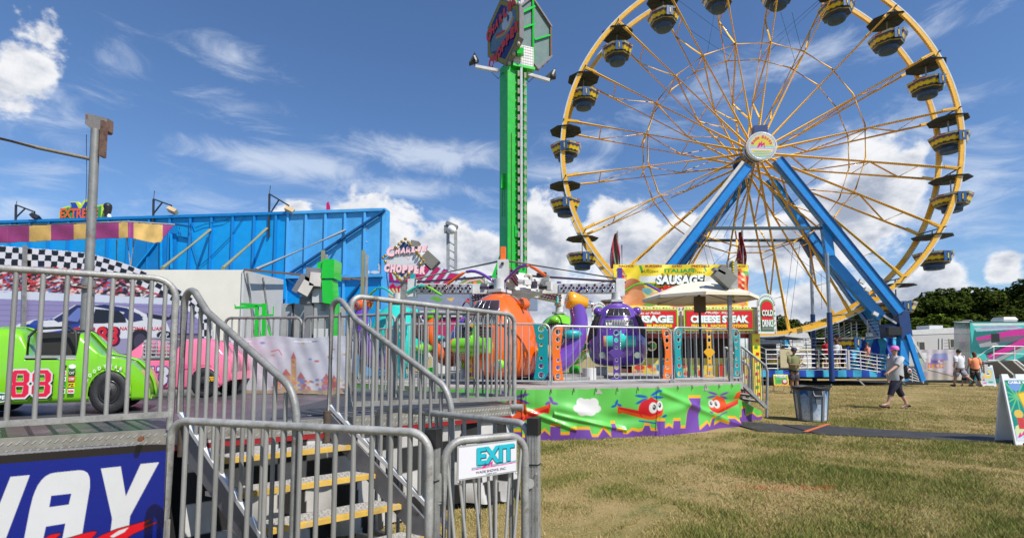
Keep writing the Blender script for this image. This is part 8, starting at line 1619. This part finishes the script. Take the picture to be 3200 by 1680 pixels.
# ------------------------------------------------------------------ small things on the grass
def make_bins():
    c = on(2565, 1320); r = thing('litter_bin', (c.x, c.y + .33, 0), 'blue and white wrapped litter bin with grey ribs on the grass', 'bin'); r.location = (c.x, c.y + .33, 0); ROOTM[r.name] = Matrix.Translation(r.location)
    cv = Canvas(0, 2 * math.pi, 0, .70, .016, S(170, 205, 225)); t = cv.Y / .70; c0, c1 = np.array(S(225, 230, 235)), np.array(S(90, 165, 210)); cv.C[:] = c0 * (1 - t[..., None]) + c1 * t[..., None]
    rg = random.Random(6)
    for k in range(220): cv.ell(rg.uniform(0, 6.28), rg.uniform(.06, .5), .012, .016, S(60, 80, 110) if k % 4 else S(190, 60, 60))
    for k in range(9): x = k * .7; cv.poly([(x, .55), (x + .3, .60), (x + .55, .52), (x + .5, .66), (x, .68)], S(20, 90, 165)); cv.line([(x, .50), (x + .5, .52)], .012, S(220, 70, 120))
    cv.build('printed_wrap', lambda X, Y: np.stack([(.285 + .055 * Y / .7) * np.cos(X), (.285 + .055 * Y / .7) * np.sin(X), .03 + Y], -1), GLOSSART, r, local=True)
    DG = mat('bin_grey', (.15, .165, .18), .5, 0, .1, 5); mb = MB()
    for k in range(8): a = 2 * math.pi * k / 8 + .25; p0 = Vector((.292 * math.cos(a), .292 * math.sin(a), .02)); p1 = Vector((.348 * math.cos(a), .348 * math.sin(a), .70)); mb.beam(p0, p1, .055, .03, DG, up=(math.cos(a), math.sin(a), 0))
    mb.lathe([(.0, .0), (.27, .0), (.29, .05)], DG, n=28); mb.build('rib', r, True)
    mb = MB(); mb.lathe([(.355, .70), (.375, .71), (.38, .76), (.355, .77), (.335, .76), (.33, .60)], RUBBER, n=32); mb.build('rim', r, True); mb = MB()
    for a in (R(-98), R(82)): d = Vector((math.cos(a), math.sin(a), 0)); t_ = Vector((-d.y, d.x, 0)); mb.tube([d * .345 - t_ * .09 + Vector((0, 0, .68)), d * .40 - t_ * .08 + Vector((0, 0, .58)), d * .40 + t_ * .08 + Vector((0, 0, .58)), d * .345 + t_ * .09 + Vector((0, 0, .68))], .018, DG, 6); mb.box(d * .36 + Vector((0, 0, .63)), (.02, .16, .12), BLACK, rz=a); mb.box(d * .365 + Vector((0, 0, .50)), (.03, .10, .20), DG, rz=a)
    mb.build('handle', r, True); mb = MB(); rg = random.Random(2)
    mb.tube([(.375 * math.cos(t) * (1 + .02 * rg.random()), .375 * math.sin(t), .765 + .012 * math.sin(5 * t)) for t in np.linspace(0, 6.28, 28)[:-1]], .014, BLACK, 6, True); mb.tube([(.34, -.05, .77), (.42, -.04, .77), (.46, -.02, .81)], .026, BLACK, 6); mb.build('bag_lip', r, True)
    r = thing('grey_bin', on(2418, 1203), 'dark grey lined bin standing left of the gyro sign', 'bin'); mb = MB(); mb.lathe([(0, 0), (.26, 0), (.30, .72), (.27, .72), (0, .6)], mat('bin_plastic_blue_grey', (.10, .12, .15), .5), n=20); mb.build('body', r, True); mb = MB(); mb.lathe([(.29, .62), (.33, .74), (.31, .80), (.24, .78), (.2, .7)], RUBBER, n=14); mb.build('bag', r, True)
make_bins()
def sandwich(name, loc, yaw, w, h, lab, art, txt, handle=True):
    r = thing(name, loc, lab, 'sandwich board', None, yaw); WP = mat('board_white_plastic', (.78, .78, .77), .35, 0, .04, 4, coat=.2); lean = .16; e = Vector((1, 0, 0)); up = Vector((0, lean, 1)).normalized()
    for k, sgn in ((0, 1), (1, -1)):
        U = Vector((0, lean * sgn, 1)).normalized(); O = Vector((0, -lean * h * sgn * 1.0, 0)); mb = MB(); N_ = e.cross(U)
        out = [(-w / 2, 0), (-w / 2 + .10, 0), (-w / 2 + .12, .035), (w / 2 - .12, .035), (w / 2 - .10, 0), (w / 2, 0), (w / 2, h), (w / 2 - .10, h), (w / 2 - .10, h - .07), (.10, h - .07), (.10, h), (-.10, h), (-.10, h - .07), (-w / 2 + .12, h - .07), (-w / 2 + .10, h), (-w / 2, h)]
        mb.prism(out, O, e, U, .03, WP); pn = mb.build('panel', r, True)
        if k == 0:
            cv = Canvas(-w / 2 + .03, w / 2 - .03, .07, h - .10, .007, S(235, 235, 235)); art(cv, w, h); cv.build('poster', flat(O + N_ * .034, e, U), GLOSSART, pn, local=True); mb = MB()
            for t, x, y, hh, ww, c, rot in txt:
                e2 = e * math.cos(rot) + U * math.sin(rot); u2 = U * math.cos(rot) - e * math.sin(rot); mb.text(t, O + e * x + U * y + N_ * .034, e2, u2, hh, paint('lt_%d_%d_%d' % tuple(int(v * 99) for v in c), c, .4, .1), w=ww, bold=.05, lift=.004)
            mb.build('lettering', pn, True)
    return r
def make_boards():
    PKs = [(0, 0), (.05, .10), (.06, .05), (.11, .13), (.11, .06), (.16, .10), (.15, .0), (.13, .0), (.13, .05), (.09, .01), (.09, .05), (.03, .0)]
    def art1(cv, w, h):
        TL, LT = S(0, 150, 130), S(110, 205, 130); cv.rect(-w, .26, w, h, TL); cx, cy = -w / 2 + .17, .78
        for a in range(0, 360, 30): cv.line([(cx, cy), (cx + .5 * math.cos(R(a)), cy + .5 * math.sin(R(a)))], .022, LT)
        cv.ell(-w / 2 + .17, .97, .09, .09, S(125, 165, 225)); cv.ell(-w / 2 + .40, .93, .07, .06, S(110, 200, 225)); cv.poly([(-w / 2, .0), (w / 2, 0), (w / 2, .30), (-w / 2 + .25, .40), (-w / 2 + .05, .30)], S(225, 240, 170)); cv.rect(-w, 0, w, .17, S(215, 235, 240)); cv.rect(-w, .06, w, .10, S(240, 240, 240)); cv.line([(-w / 2 + .16, .135), (w / 2, .135)], .008, S(235, 50, 140))
        c = (.14, .72); d = R(14); q = lambda x, y: (c[0] + x * math.cos(d) - y * math.sin(d), c[1] + x * math.sin(d) + y * math.cos(d)); cv.poly([q(*p) for p in ((-.25, -.19), (.25, -.19), (.25, .19), (-.25, .19))], S(200, 160, 20)); cv.poly([q(*p) for p in ((-.23, -.17), (.23, -.17), (.23, .17), (-.23, .17))], S(250, 215, 50)); cv.ell(*q(.02, .0), .17, .12, S(245, 240, 235), d)
        cv.poly([(-w / 2 + .05 + x * 1.1, .12 + y * .9) for x, y in PKs], S(235, 40, 140)); cv.ell(-w / 2 + .14, .50, .07, .07, S(240, 200, 80)); cv.rect(-w / 2 + .10, .26, -w / 2 + .20, .44, S(220, 60, 50))
    c = on(3200, 1388); sandwich('sandwich_board', (c.x + .13, c.y + .12, 0), R(-4), .64, 1.16, 'large white sandwich board with a teal cable wagon poster cut by the right edge', art1, [('CABLE WAGON', 0, 1.02, .045, .50, S(240, 240, 245), 0), ('LOST?', .14, .765, .085, .26, S(30, 30, 30), R(14)), ('ASK US', .16, .67, .07, .24, S(30, 30, 30), R(14))])
    def art2(cv, w, h):
        cv.rect(-w, .12, w, h, S(190, 215, 215)); q = [(-.12, .42), (.12, .36), (.26, .72), (.0, .82), (-.16, .70)]; cv.poly(q, S(245, 205, 60)); cv.ell(.05, .60, .11, .09, S(235, 235, 230)); cv.ell(-.2, .40, .07, .10, S(225, 180, 150)); cv.ell(.1, .2, .12, .05, S(90, 170, 140)); cv.poly([(-.26 + x, .1 + y) for x, y in PKs], S(235, 40, 140)); cv.ell(-.2, .3, .05, .04, S(210, 60, 60))
    c = on(3087, 1206); sandwich('sandwich_board', (c.x, c.y + .1, 0), R(-4), .66, 1.02, 'small distant white sandwich board with a yellow patch beside the woman in orange', art2, [('OPEN', .05, .60, .06, .14, S(30, 30, 30), .1)])
    # gyro sign on a wire stand
    c = on(2443, 1222); r = thing('gyro_sign', (c.x, c.y, 0), 'low green and yellow gyro sign on a wire stand beside the man in green', 'sign'); w, h, z0 = .62, .47, .22; e, up = Vector((1, 0, 0)), Vector((0, .12, 1)).normalized(); cv = Canvas(-w / 2, w / 2, 0, h, .012, S(240, 215, 60)); cv.rect(-w / 2 + .05, .08, w / 2 - .06, h - .07, S(95, 195, 85)); cv.rect(-w / 2, 0, w / 2, .08, S(245, 225, 80))
    for k in range(10): cv.rect(-w / 2 + k * .064, .0 + (k % 2) * .04, -w / 2 + k * .064 + .06, .04 + (k % 2) * .04, S(235, 110, 40))
    cv.ell(.14, .17, .13, .11, S(185, 40, 50)); cv.ell(.15, .20, .08, .07, S(235, 230, 225)); cv.rect(-.2, .20, .02, .24, S(60, 150, 60)); cv.rect(-.2, .13, .0, .16, S(60, 150, 60)); pn = cv.build('sign_panel', flat((0, 0, z0), e, up), GLOSSART, r, thick=.01, local=True); mb = MB(); mb.text('GYROS', Vector((0, 0, z0)) + up * .385 - Vector((0, .012, 0)), e, up, .10, WHITE, w=.42, bold=.08); mb.build('lettering', pn, True)
    mb = MB()
    for x in (-w / 2, w / 2): mb.tube([(x, 0, 0), (x, .05, z0 + h)], .009, BLACK, 5); mb.tube([(x * .7, .28, 0), (x * .9, .06, z0 + h * .9)], .009, BLACK, 5)
    mb.build('wire_stand', r, True)
    # blue tarp bit under the checkered skirt
    p = on(1555, 1535); mb = MB(); rg = random.Random(7); vs = [(p.x + .24 * math.cos(t) * rg.uniform(.7, 1.2), p.y + .14 * math.sin(t), .02 + .02 * rg.random()) for t in np.linspace(0, 6.28, 14)[:-1]] + [(p.x, p.y, .07)]; mb.add(vs, [(k, (k + 1) % 13, 13) for k in range(13)], mat('faded_blue_sheet', (.05, .13, .20), .6), True); tag(mb.build('blue_sheet'), 'crumpled faded blue sheet on the grass by the checkered skirt end', 'sheet')
make_boards()
# ------------------------------------------------------------------ people
def skin_mesh(name, verts, radii, edges, m, root, sub=1, rootv=0):
    me = bpy.data.meshes.new(name); me.from_pydata([tuple(v) for v in verts], edges, []); o = bpy.data.objects.new(name, me); COL.objects.link(o)
    sk = o.modifiers.new('skin', 'SKIN'); sk.use_smooth_shade = True; sk.branch_smoothing = .6
    for i, r in enumerate(radii): d = me.skin_vertices[0].data[i]; d.radius = (r, r); d.use_root = (i == rootv)
    sb = o.modifiers.new('sub', 'SUBSURF'); sb.levels = sub; sb.render_levels = sub; bpy.context.view_layer.update()
    dg = bpy.context.evaluated_depsgraph_get(); nm = bpy.data.meshes.new_from_object(o.evaluated_get(dg)); bpy.data.objects.remove(o)
    nm.name = name; nm.materials.clear(); nm.materials.append(m); nm.polygons.foreach_set('use_smooth', [True] * len(nm.polygons))
    o = bpy.data.objects.new(name, nm); COL.objects.link(o); o.parent = root; ROOTM[o.name] = ROOTM[root.name]; return o
def loft(mb, secs, m, n=16, caps=True):      # sections: (centre, half width sideways (y), half depth (x))
    vs = []; k = len(secs)
    for c, wy, wx in secs:
        for j in range(n):
            t = 2 * math.pi * j / n; vs.append(Vector(c) + Vector((wx * math.cos(t), wy * math.sin(t), 0)))
    fs = [(i * n + j, i * n + (j + 1) % n, (i + 1) * n + (j + 1) % n, (i + 1) * n + j) for i in range(k - 1) for j in range(n)]
    mb.add(vs, fs, m, True)
    if caps: mb.add(vs, [tuple(range(n))[::-1], tuple(range((k - 1) * n, k * n))], m)
    return mb
def person(loc, yaw, H, label, skin, shirt, bottom, hair, legs, arms, stout=1.0, blen=.55, hat=None, shoe=(.03, .03, .03), sleeve=.55, long_hair=False, lean=0.0, sandals=False, socks=None, group=None, bag=None, shirt_low=0.0, head_turn=0.0, head_down=0.0):
    """faces +x; legs: ((hip angle, knee bend) left, right); arms: ((shoulder swing, elbow bend, outward) left, right), angles in degrees"""
    r = thing('person', loc, label, 'person', group, yaw); SK = mat('skin_%d_%d' % (skin[0] * 99, skin[1] * 99), skin, .55, 0, .05, 8); mt = lambda n, c, ro=.8: mat(n + '_%d_%d_%d' % tuple(int(v * 99) for v in c), c, ro, 0, .12, 9, .15, 60)
    V = []; Rd = []; E = []
    def add(p, rr, par=None):
        V.append(Vector(p)); Rd.append(rr * H); 
        if par is not None: E.append((par, len(V) - 1))
        return len(V) - 1
    s = stout; pel = add((0, 0, .52 * H), .068 * s); w = add((lean * .3 * H, 0, .62 * H), .072 * s, pel); ch = add((lean * .7 * H, 0, .73 * H), .075 * s, w); nb = add((lean * H, 0, .80 * H), .045, ch); nk = add((lean * 1.05 * H + .005 * H, 0, .845 * H), .030, nb)
    hd = head_down * H; hj = add((lean * 1.1 * H + .012 * H + hd, 0, .885 * H), .040, nk); hm = add((lean * 1.12 * H + .008 * H + hd, 0, .925 * H - hd * .3), .054, hj); ht = add((lean * 1.14 * H + hd, 0, .962 * H - hd * .3), .044, hm)
    def dirv(a, out=0.0, side=1): a = R(a); o_ = R(out); return Vector((math.sin(a) * math.cos(o_), side * math.sin(o_), -math.cos(a) * math.cos(o_)))
    J = {}
    for side, (ha, kb), (sa, eb, ou) in ((1, legs[0], arms[0]), (-1, legs[1], arms[1])):
        hp = V[pel] + Vector((0, side * .048 * H * (1 + .3 * (s - 1)), -.02 * H)); kn = hp + dirv(ha) * .235 * H; an = kn + dirv(ha - kb) * .235 * H
        i = add(hp, .055 * s, pel); i1 = add(hp.lerp(kn, .5), .048 * s, i); j = add(kn, .034 * (1 + .3 * (s - 1)), i1); c1 = add(kn.lerp(an, .35), .034 * (1 + .3 * (s - 1)), j); k = add(an, .019, c1); fa = R(ha - kb + 90 * 1); heel = add(an + Vector((-.015 * H, 0, -.018 * H)), .018, k)
        fd = Vector((math.cos(R((ha - kb) * .6)), 0, math.sin(R((ha - kb) * .6)))); mf = add(an + fd * .06 * H + Vector((0, side * .006 * H, -.024 * H)), .018, k); add(an + fd * .105 * H + Vector((0, side * .008 * H, -.030 * H)), .012, mf); J['leg', side] = (hp, kn, an, fd)
        sh = V[nb] + Vector((-.005 * H, side * .098 * H * (1 + .45 * (s - 1)), -.012 * H)); el = sh + dirv(sa, ou, side) * .165 * H; wr = el + dirv(sa + eb, ou * (1 - eb / 60) if eb < 60 else -40, side) * .145 * H
        a = add(sh, .036 * (1 + .5 * (s - 1)), nb); b = add(el, .026 * (1 + .4 * (s - 1)), a); c = add(wr, .016, b); hdv = (wr - el).normalized(); pm = add(wr + hdv * .032 * H, .017, c); J['arm', side] = (sh, el, wr)
        sv = Vector((0, 1, 0)).cross(hdv).normalized(); sd = hdv.cross(sv)
        for q, (fl, off) in enumerate(((.036, .7), (.042, .25), (.040, -.25), (.032, -.7))):
            f1 = add(wr + hdv * .056 * H + sv * off * .017 * H, .0052, pm); f2 = add(V[f1] + (hdv * .7 - sd * side * .35).normalized() * fl * H * .5, .0048, f1); add(V[f2] + (hdv * .35 - sd * side * .75).normalized() * fl * H * .5, .004, f2)
        t1 = add(wr + hdv * .030 * H + sv * .020 * H, .0058, pm); add(V[t1] + (hdv + sv * .8).normalized() * .028 * H, .005, t1)
    skin_mesh('body', V, Rd, E, SK, r)
    # shirt
    SM = mt('shirt', shirt); mb = MB(); cx = lambda z: float(np.interp(z, [.52, .62, .73, .80, .86], [0, lean * .3, lean * .7, lean, lean * 1.05])) * H
    zl = .50 - shirt_low; secs = [((cx(zl) + (.012 * H if s > 1.1 else 0), 0, zl * H), .098 * H * s, .082 * H * s * (1.12 if s > 1.1 else 1)), ((cx(.57) + (.02 * H if s > 1.1 else 0), 0, .57 * H), .100 * H * s, .086 * H * s * (1.15 if s > 1.1 else 1)), ((cx(.65) + (.01 * H if s > 1.1 else 0), 0, .65 * H), .099 * H * s, .080 * H * s), ((cx(.73), 0, .73 * H), .112 * H * (1 + .5 * (s - 1)), .078 * H * s), ((cx(.785), 0, .785 * H), .112 * H * (1 + .4 * (s - 1)), .064 * H), ((cx(.815), 0, .815 * H), .072 * H, .048 * H), ((cx(.835), 0, .832 * H), .040 * H, .040 * H)]
    loft(mb, secs, SM, 20)
    for side in (1, -1):
        sh, el, wr = J['arm', side]; e_ = sh.lerp(el, sleeve * 1.3) if sleeve < .8 else el.lerp(wr, .7); k_ = 1 + .5 * (s - 1); pts = [sh + (Vector((cx(.78), 0, .785 * H)) - sh) * .3, sh, sh.lerp(el, .45), e_]; rr = [.044 * H * k_, .047 * H * k_, .044 * H * k_, .040 * H * k_]
        if sleeve >= .8: pts.insert(3, el); rr.insert(3, .036 * H)
        mb.tube(pts, rr, SM, 12)
    mb.build('shirt', r, True)
    BM = mt('bottoms', bottom); mb = MB(); loft(mb, [((0, 0, .455 * H), .075 * H * s, .07 * H * s), ((0, 0, .50 * H), .092 * H * s, .080 * H * s), ((0, 0, .56 * H), .090 * H * s, .078 * H * s), ((cx(.6), 0, .60 * H), .086 * H * s, .074 * H * s)], BM, 16)
    for side in (1, -1):
        hp, kn, an, fd = J['leg', side]; a = min(blen, 1.0) ; end = hp.lerp(kn, a / .5) if blen <= .5 else kn.lerp(an, (blen - .5) / .5); pts = [hp + Vector((0, 0, .02 * H)), hp.lerp(kn, .5 if blen > .4 else .25)]; rr = [.066 * H * s, .060 * H * s]
        if blen > .5: pts.append(kn); rr.append(.044 * H * (1 + .4 * (s - 1)))
        pts.append(end); rr.append((.058 if blen <= .5 else .040) * H * (1 + .35 * (s - 1))); mb.tube(pts, rr, BM, 12)
    mb.build('shorts' if blen < .6 else 'trousers', r, True)
    for side in (1, -1):
        hp, kn, an, fd = J['leg', side]; mb = MB(); SH = mt('shoe', shoe, .5)
        yv = Vector((0, side * .004 * H, 0)); up2 = Vector((0, 1, 0)).cross(fd) * -1; up2 = up2 if up2.z > 0 else -up2
        if sandals: mb.tube([an - fd * .03 * H - up2 * .042 * H, an + fd * .05 * H - up2 * .045 * H, an + fd * .115 * H - up2 * .046 * H], [.020 * H, .024 * H, .018 * H], SH, 8); mb.tube([an + fd * .04 * H + Vector((0, .02 * H, -.03 * H)), an + fd * .06 * H - up2 * .006 * H, an + fd * .04 * H + Vector((0, -.02 * H, -.03 * H))], .005 * H, SH, 6)
        else: mb.ball(an + fd * .032 * H - up2 * .024 * H, (.078 * H, .030 * H, .026 * H), SH, 12, 8, rot=Matrix.Rotation(-math.atan2(fd.z, fd.x), 3, 'Y')); mb.ball(an - fd * .01 * H - up2 * .008 * H, (.032 * H, .026 * H, .030 * H), SH, 10, 6)
        mb.build('sandal' if sandals else 'shoe', r, True)
        if socks: mb = MB(); mb.tube([an.lerp(kn, .02), an.lerp(kn, .22)], [.024 * H, .027 * H], mt('sock', socks), 10); mb.build('sock', r, True)
    hm_, ht_ = V[hm], V[ht]; HM = mt('hair', hair, .6); mb = MB(); Rm = Matrix.Rotation(.35, 3, 'Y')
    if hair:
        mb.ball(hm_ + Vector((-.012 * H, 0, .020 * H)), (.060 * H, .056 * H, .056 * H), HM, 16, 10, rot=Rm)
        if long_hair: mb.ball(hm_ + Vector((-.030 * H, 0, -.028 * H)), (.042 * H, .052 * H, .070 * H), HM, 14, 9)
        mb.build('hair', r, True)
    mb = MB(); fc = hm_ + Vector((.050 * H, 0, 0)); NM = SK; mb.ball(fc + Vector((.006 * H, 0, -.004 * H)), (.010 * H, .008 * H, .014 * H), SK, 8, 6)
    DK = mat('eye_dark', (.03, .02, .02), .3); LP = mat('lip', (skin[0] * .8, skin[1] * .45, skin[2] * .45), .5)
    for sd in (-1, 1): mb.ball(fc + Vector((-.006 * H, sd * .019 * H, .006 * H)), (.005 * H, .008 * H, .005 * H), DK, 8, 5); mb.ball(hm_ + Vector((-.002 * H, sd * .053 * H, -.004 * H)), (.010 * H, .005 * H, .016 * H), SK, 8, 5)
    mb.ball(fc + Vector((-.004 * H, 0, -.026 * H)), (.005 * H, .014 * H, .004 * H), LP, 8, 5); mb.build('face', r, True)
    if hat:
        HT = mt('cap', hat, .7); mb = MB(); mb.lathe([(.061 * H, -.012 * H), (.062 * H, .010 * H), (.052 * H, .038 * H), (.030 * H, .052 * H), (0, .056 * H)], HT, hm_ + Vector((-.004 * H, 0, .018 * H)), 20); b0 = hm_ + Vector((.045 * H, 0, .012 * H)); n = 10
        arc = [(math.cos(t), math.sin(t)) for t in np.linspace(-1.3, 1.3, n)]; top = [b0 + Vector((.052 * H * c_ - .006 * H, .050 * H * s_, -.012 * H * c_)) for c_, s_ in arc]; inn = [b0 + Vector((-.02 * H, .050 * H * s_, .002 * H)) for c_, s_ in arc]
        vs = top + inn + [p - Vector((0, 0, .004 * H)) for p in top + inn]; mb.add(vs, [(i, i + 1, n + i + 1, n + i) for i in range(n - 1)] + [(2 * n + n + i, 2 * n + n + i + 1, 2 * n + i + 1, 2 * n + i) for i in range(n - 1)] + [(i, 2 * n + i, 2 * n + i + 1, i + 1) for i in range(n - 1)], HT); mb.build('cap', r, True)
    return r, J, V
def make_people():
    LS, TS, DS = (.52, .30, .22), (.40, .22, .14), (.30, .16, .10)
    g = on(2806, 1277); 
    r, J, V = person((g.x, g.y, .005), R(180), 1.74, 'woman in a grey t-shirt and pink cap striding left across the grass', LS, (.42, .42, .43), (.010, .012, .03), (.10, .06, .04), ((30, 10), (-18, 12)), ((40, 18, 10), (-6, 14, 12)), 1.20, .68, hat=S(225, 110, 185), sandals=True, shoe=(.05, .02, .03), sleeve=.62, shirt_low=.05)
    r2 = thing('shoulder_bag', (g.x + .32, g.y - .12, 0.9), 'black shoulder bag with a red patch behind the woman in pink cap', 'bag'); mb = MB(); BB = mat('bag_black', (.015, .015, .018), .5); c = Vector((g.x + .20, g.y - .10, 1.02)); mb.ball(c, (.10, .12, .20), BB, 14, 10); mb.build('bag_body', r2)
    mb = MB(); mb.tube([c + Vector((.02, -.10, .22)), c + Vector((-.13, -.12, .34)), c + Vector((-.30, -.12, .30))], .016, BB, 6); mb.build('strap', r2); mb = MB(); mb.ball(c + Vector((.01, -.115, .03)), (.06, .03, .07), WHITE, 10, 7); mb.ball(c + Vector((.01, -.135, .04)), (.03, .025, .035), paint('patch_red', S(210, 50, 50), .5, 0), 8, 6); mb.build('patch', r2)
    g = on(2484, 1229); person((g.x, g.y, .005), R(-78), 1.80, 'man in an olive t-shirt and dark shorts standing on the grass looking at a card', DS, S(120, 122, 80), S(52, 48, 55), (.02, .015, .01), ((3, 2), (-3, 2)), ((6, 74, 8), (4, 78, 8)), 1.08, .44, hat=(.03, .03, .07), shoe=(.12, .09, .07), socks=(.6, .6, .6), sleeve=.62, head_down=.018)
    mb = MB(); c = Vector((g.x + .12, g.y - .47, 1.14)); mb.box(c, (.20, .13, .012), WHITE, rot=Matrix.Rotation(.4, 3, 'Y') @ Matrix.Rotation(-.5, 3, 'X')); mb.box(c + Vector((0, -.01, .012)), (.12, .09, .008), paint('card_red', S(190, 60, 60)), rot=Matrix.Rotation(.4, 3, 'Y') @ Matrix.Rotation(-.5, 3, 'X')); tag(mb.build('folded_leaflet'), 'white folded leaflet held by the man in the olive shirt', 'leaflet')
    g = on(3002, 1208); person((g.x, g.y, .005), R(100), 1.78, 'man in a white t-shirt and grey shorts walking away at the right', TS, (.62, .62, .65), (.22, .21, .23), (.02, .015, .01), ((18, 6), (-24, 34)), ((-6, 10, 14), (8, 12, 10)), 1.22, .47, shoe=(.08, .06, .05), sleeve=.62)
    g = on(3022, 1206); person((g.x, g.y + .1, .005), R(95), .98, 'toddler in a bright blue t-shirt holding hands between two adults', LS, S(20, 120, 215), S(35, 50, 90), (.25, .17, .08), ((14, 6), (-14, 20)), ((10, 4, 48), (10, 4, 40)), 1.15, .45, shoe=(.1, .08, .08), sleeve=.62)
    g = on(3050, 1207); person((g.x, g.y, .005), R(80), 1.66, 'woman in an orange top and black capri trousers walking away at the right', TS, S(240, 145, 100), (.015, .015, .018), (.11, .045, .02), ((10, 4), (-10, 14)), ((8, 14, 10), (-8, 12, 12)), 1.08, .72, shoe=(.3, .2, .16), sleeve=.62, long_hair=True)
    mb = MB(); p = at(3070, 1150, g.y); mb.box((p.x, g.y - .15, .85), (.16, .10, .42), mat('pale_bag', (.5, .5, .48), .5)); mb.beam((p.x, g.y - .15, 1.05), (p.x - .1, g.y - .05, 1.40), .02, .02, mat('pale_bag', (.5, .5, .48))); tag(mb.build('carrier_bag'), 'pale carrier bag hanging beside the woman in the orange top', 'bag')
    zd = at(2500, 1156, 25.2).z
    def deckp(px, Y): q = at(px, 1112, Y); return (q.x, Y, zd + .005)
    person(deckp(2586, 25.9), R(80), 1.60, 'girl in a red t-shirt and dark shorts standing on the wheel platform', LS, S(200, 15, 35), (.02, .02, .03), (.12, .05, .03), ((4, 2), (-4, 2)), ((28, 70, 4), (26, 70, 4)), .95, .22, shoe=(.35, .05, .05), sleeve=.62, long_hair=True)
    person(deckp(2616, 25.7), R(75), 1.52, 'curly haired girl in a white t-shirt standing beside the girl in red', LS, (.62, .62, .65), (.08, .10, .16), (.10, .05, .03), ((6, 2), (-6, 4)), ((20, 30, 8), (10, 14, 10)), .95, .30, shoe=(.05, .04, .04), sleeve=.62, long_hair=True)
    p = at(2714, 1166, 25.35); person((p.x, 25.35, at(2714, 1163, 25.35).z), R(172), 1.50, 'person in a pink t-shirt and khaki shorts stepping down the wheel ramp', TS, S(235, 140, 120), (.28, .30, .24), (.06, .035, .025), ((16, 10), (-24, 30)), ((20, 34, 4), (14, 30, 6)), 1.0, .58, shoe=(.5, .5, .5), sleeve=.62)
    p = at(2452, 1112, 28.2); person((p.x, 28.2, at(2452, 1132, 28.2).z), R(-90), 1.72, 'wheel operator in a bright blue shirt and black cap on the platform', DS, S(30, 150, 205), (.015, .015, .02), (.02, .015, .01), ((3, 2), (-3, 2)), ((10, 30, 10), (10, 30, 10)), 1.2, .95, hat=(.03, .03, .035), shoe=(.02, .02, .02), sleeve=.62)
make_people()
# last look over the parts of the setting that carry no label of their own
bpy.context.view_layer.update()
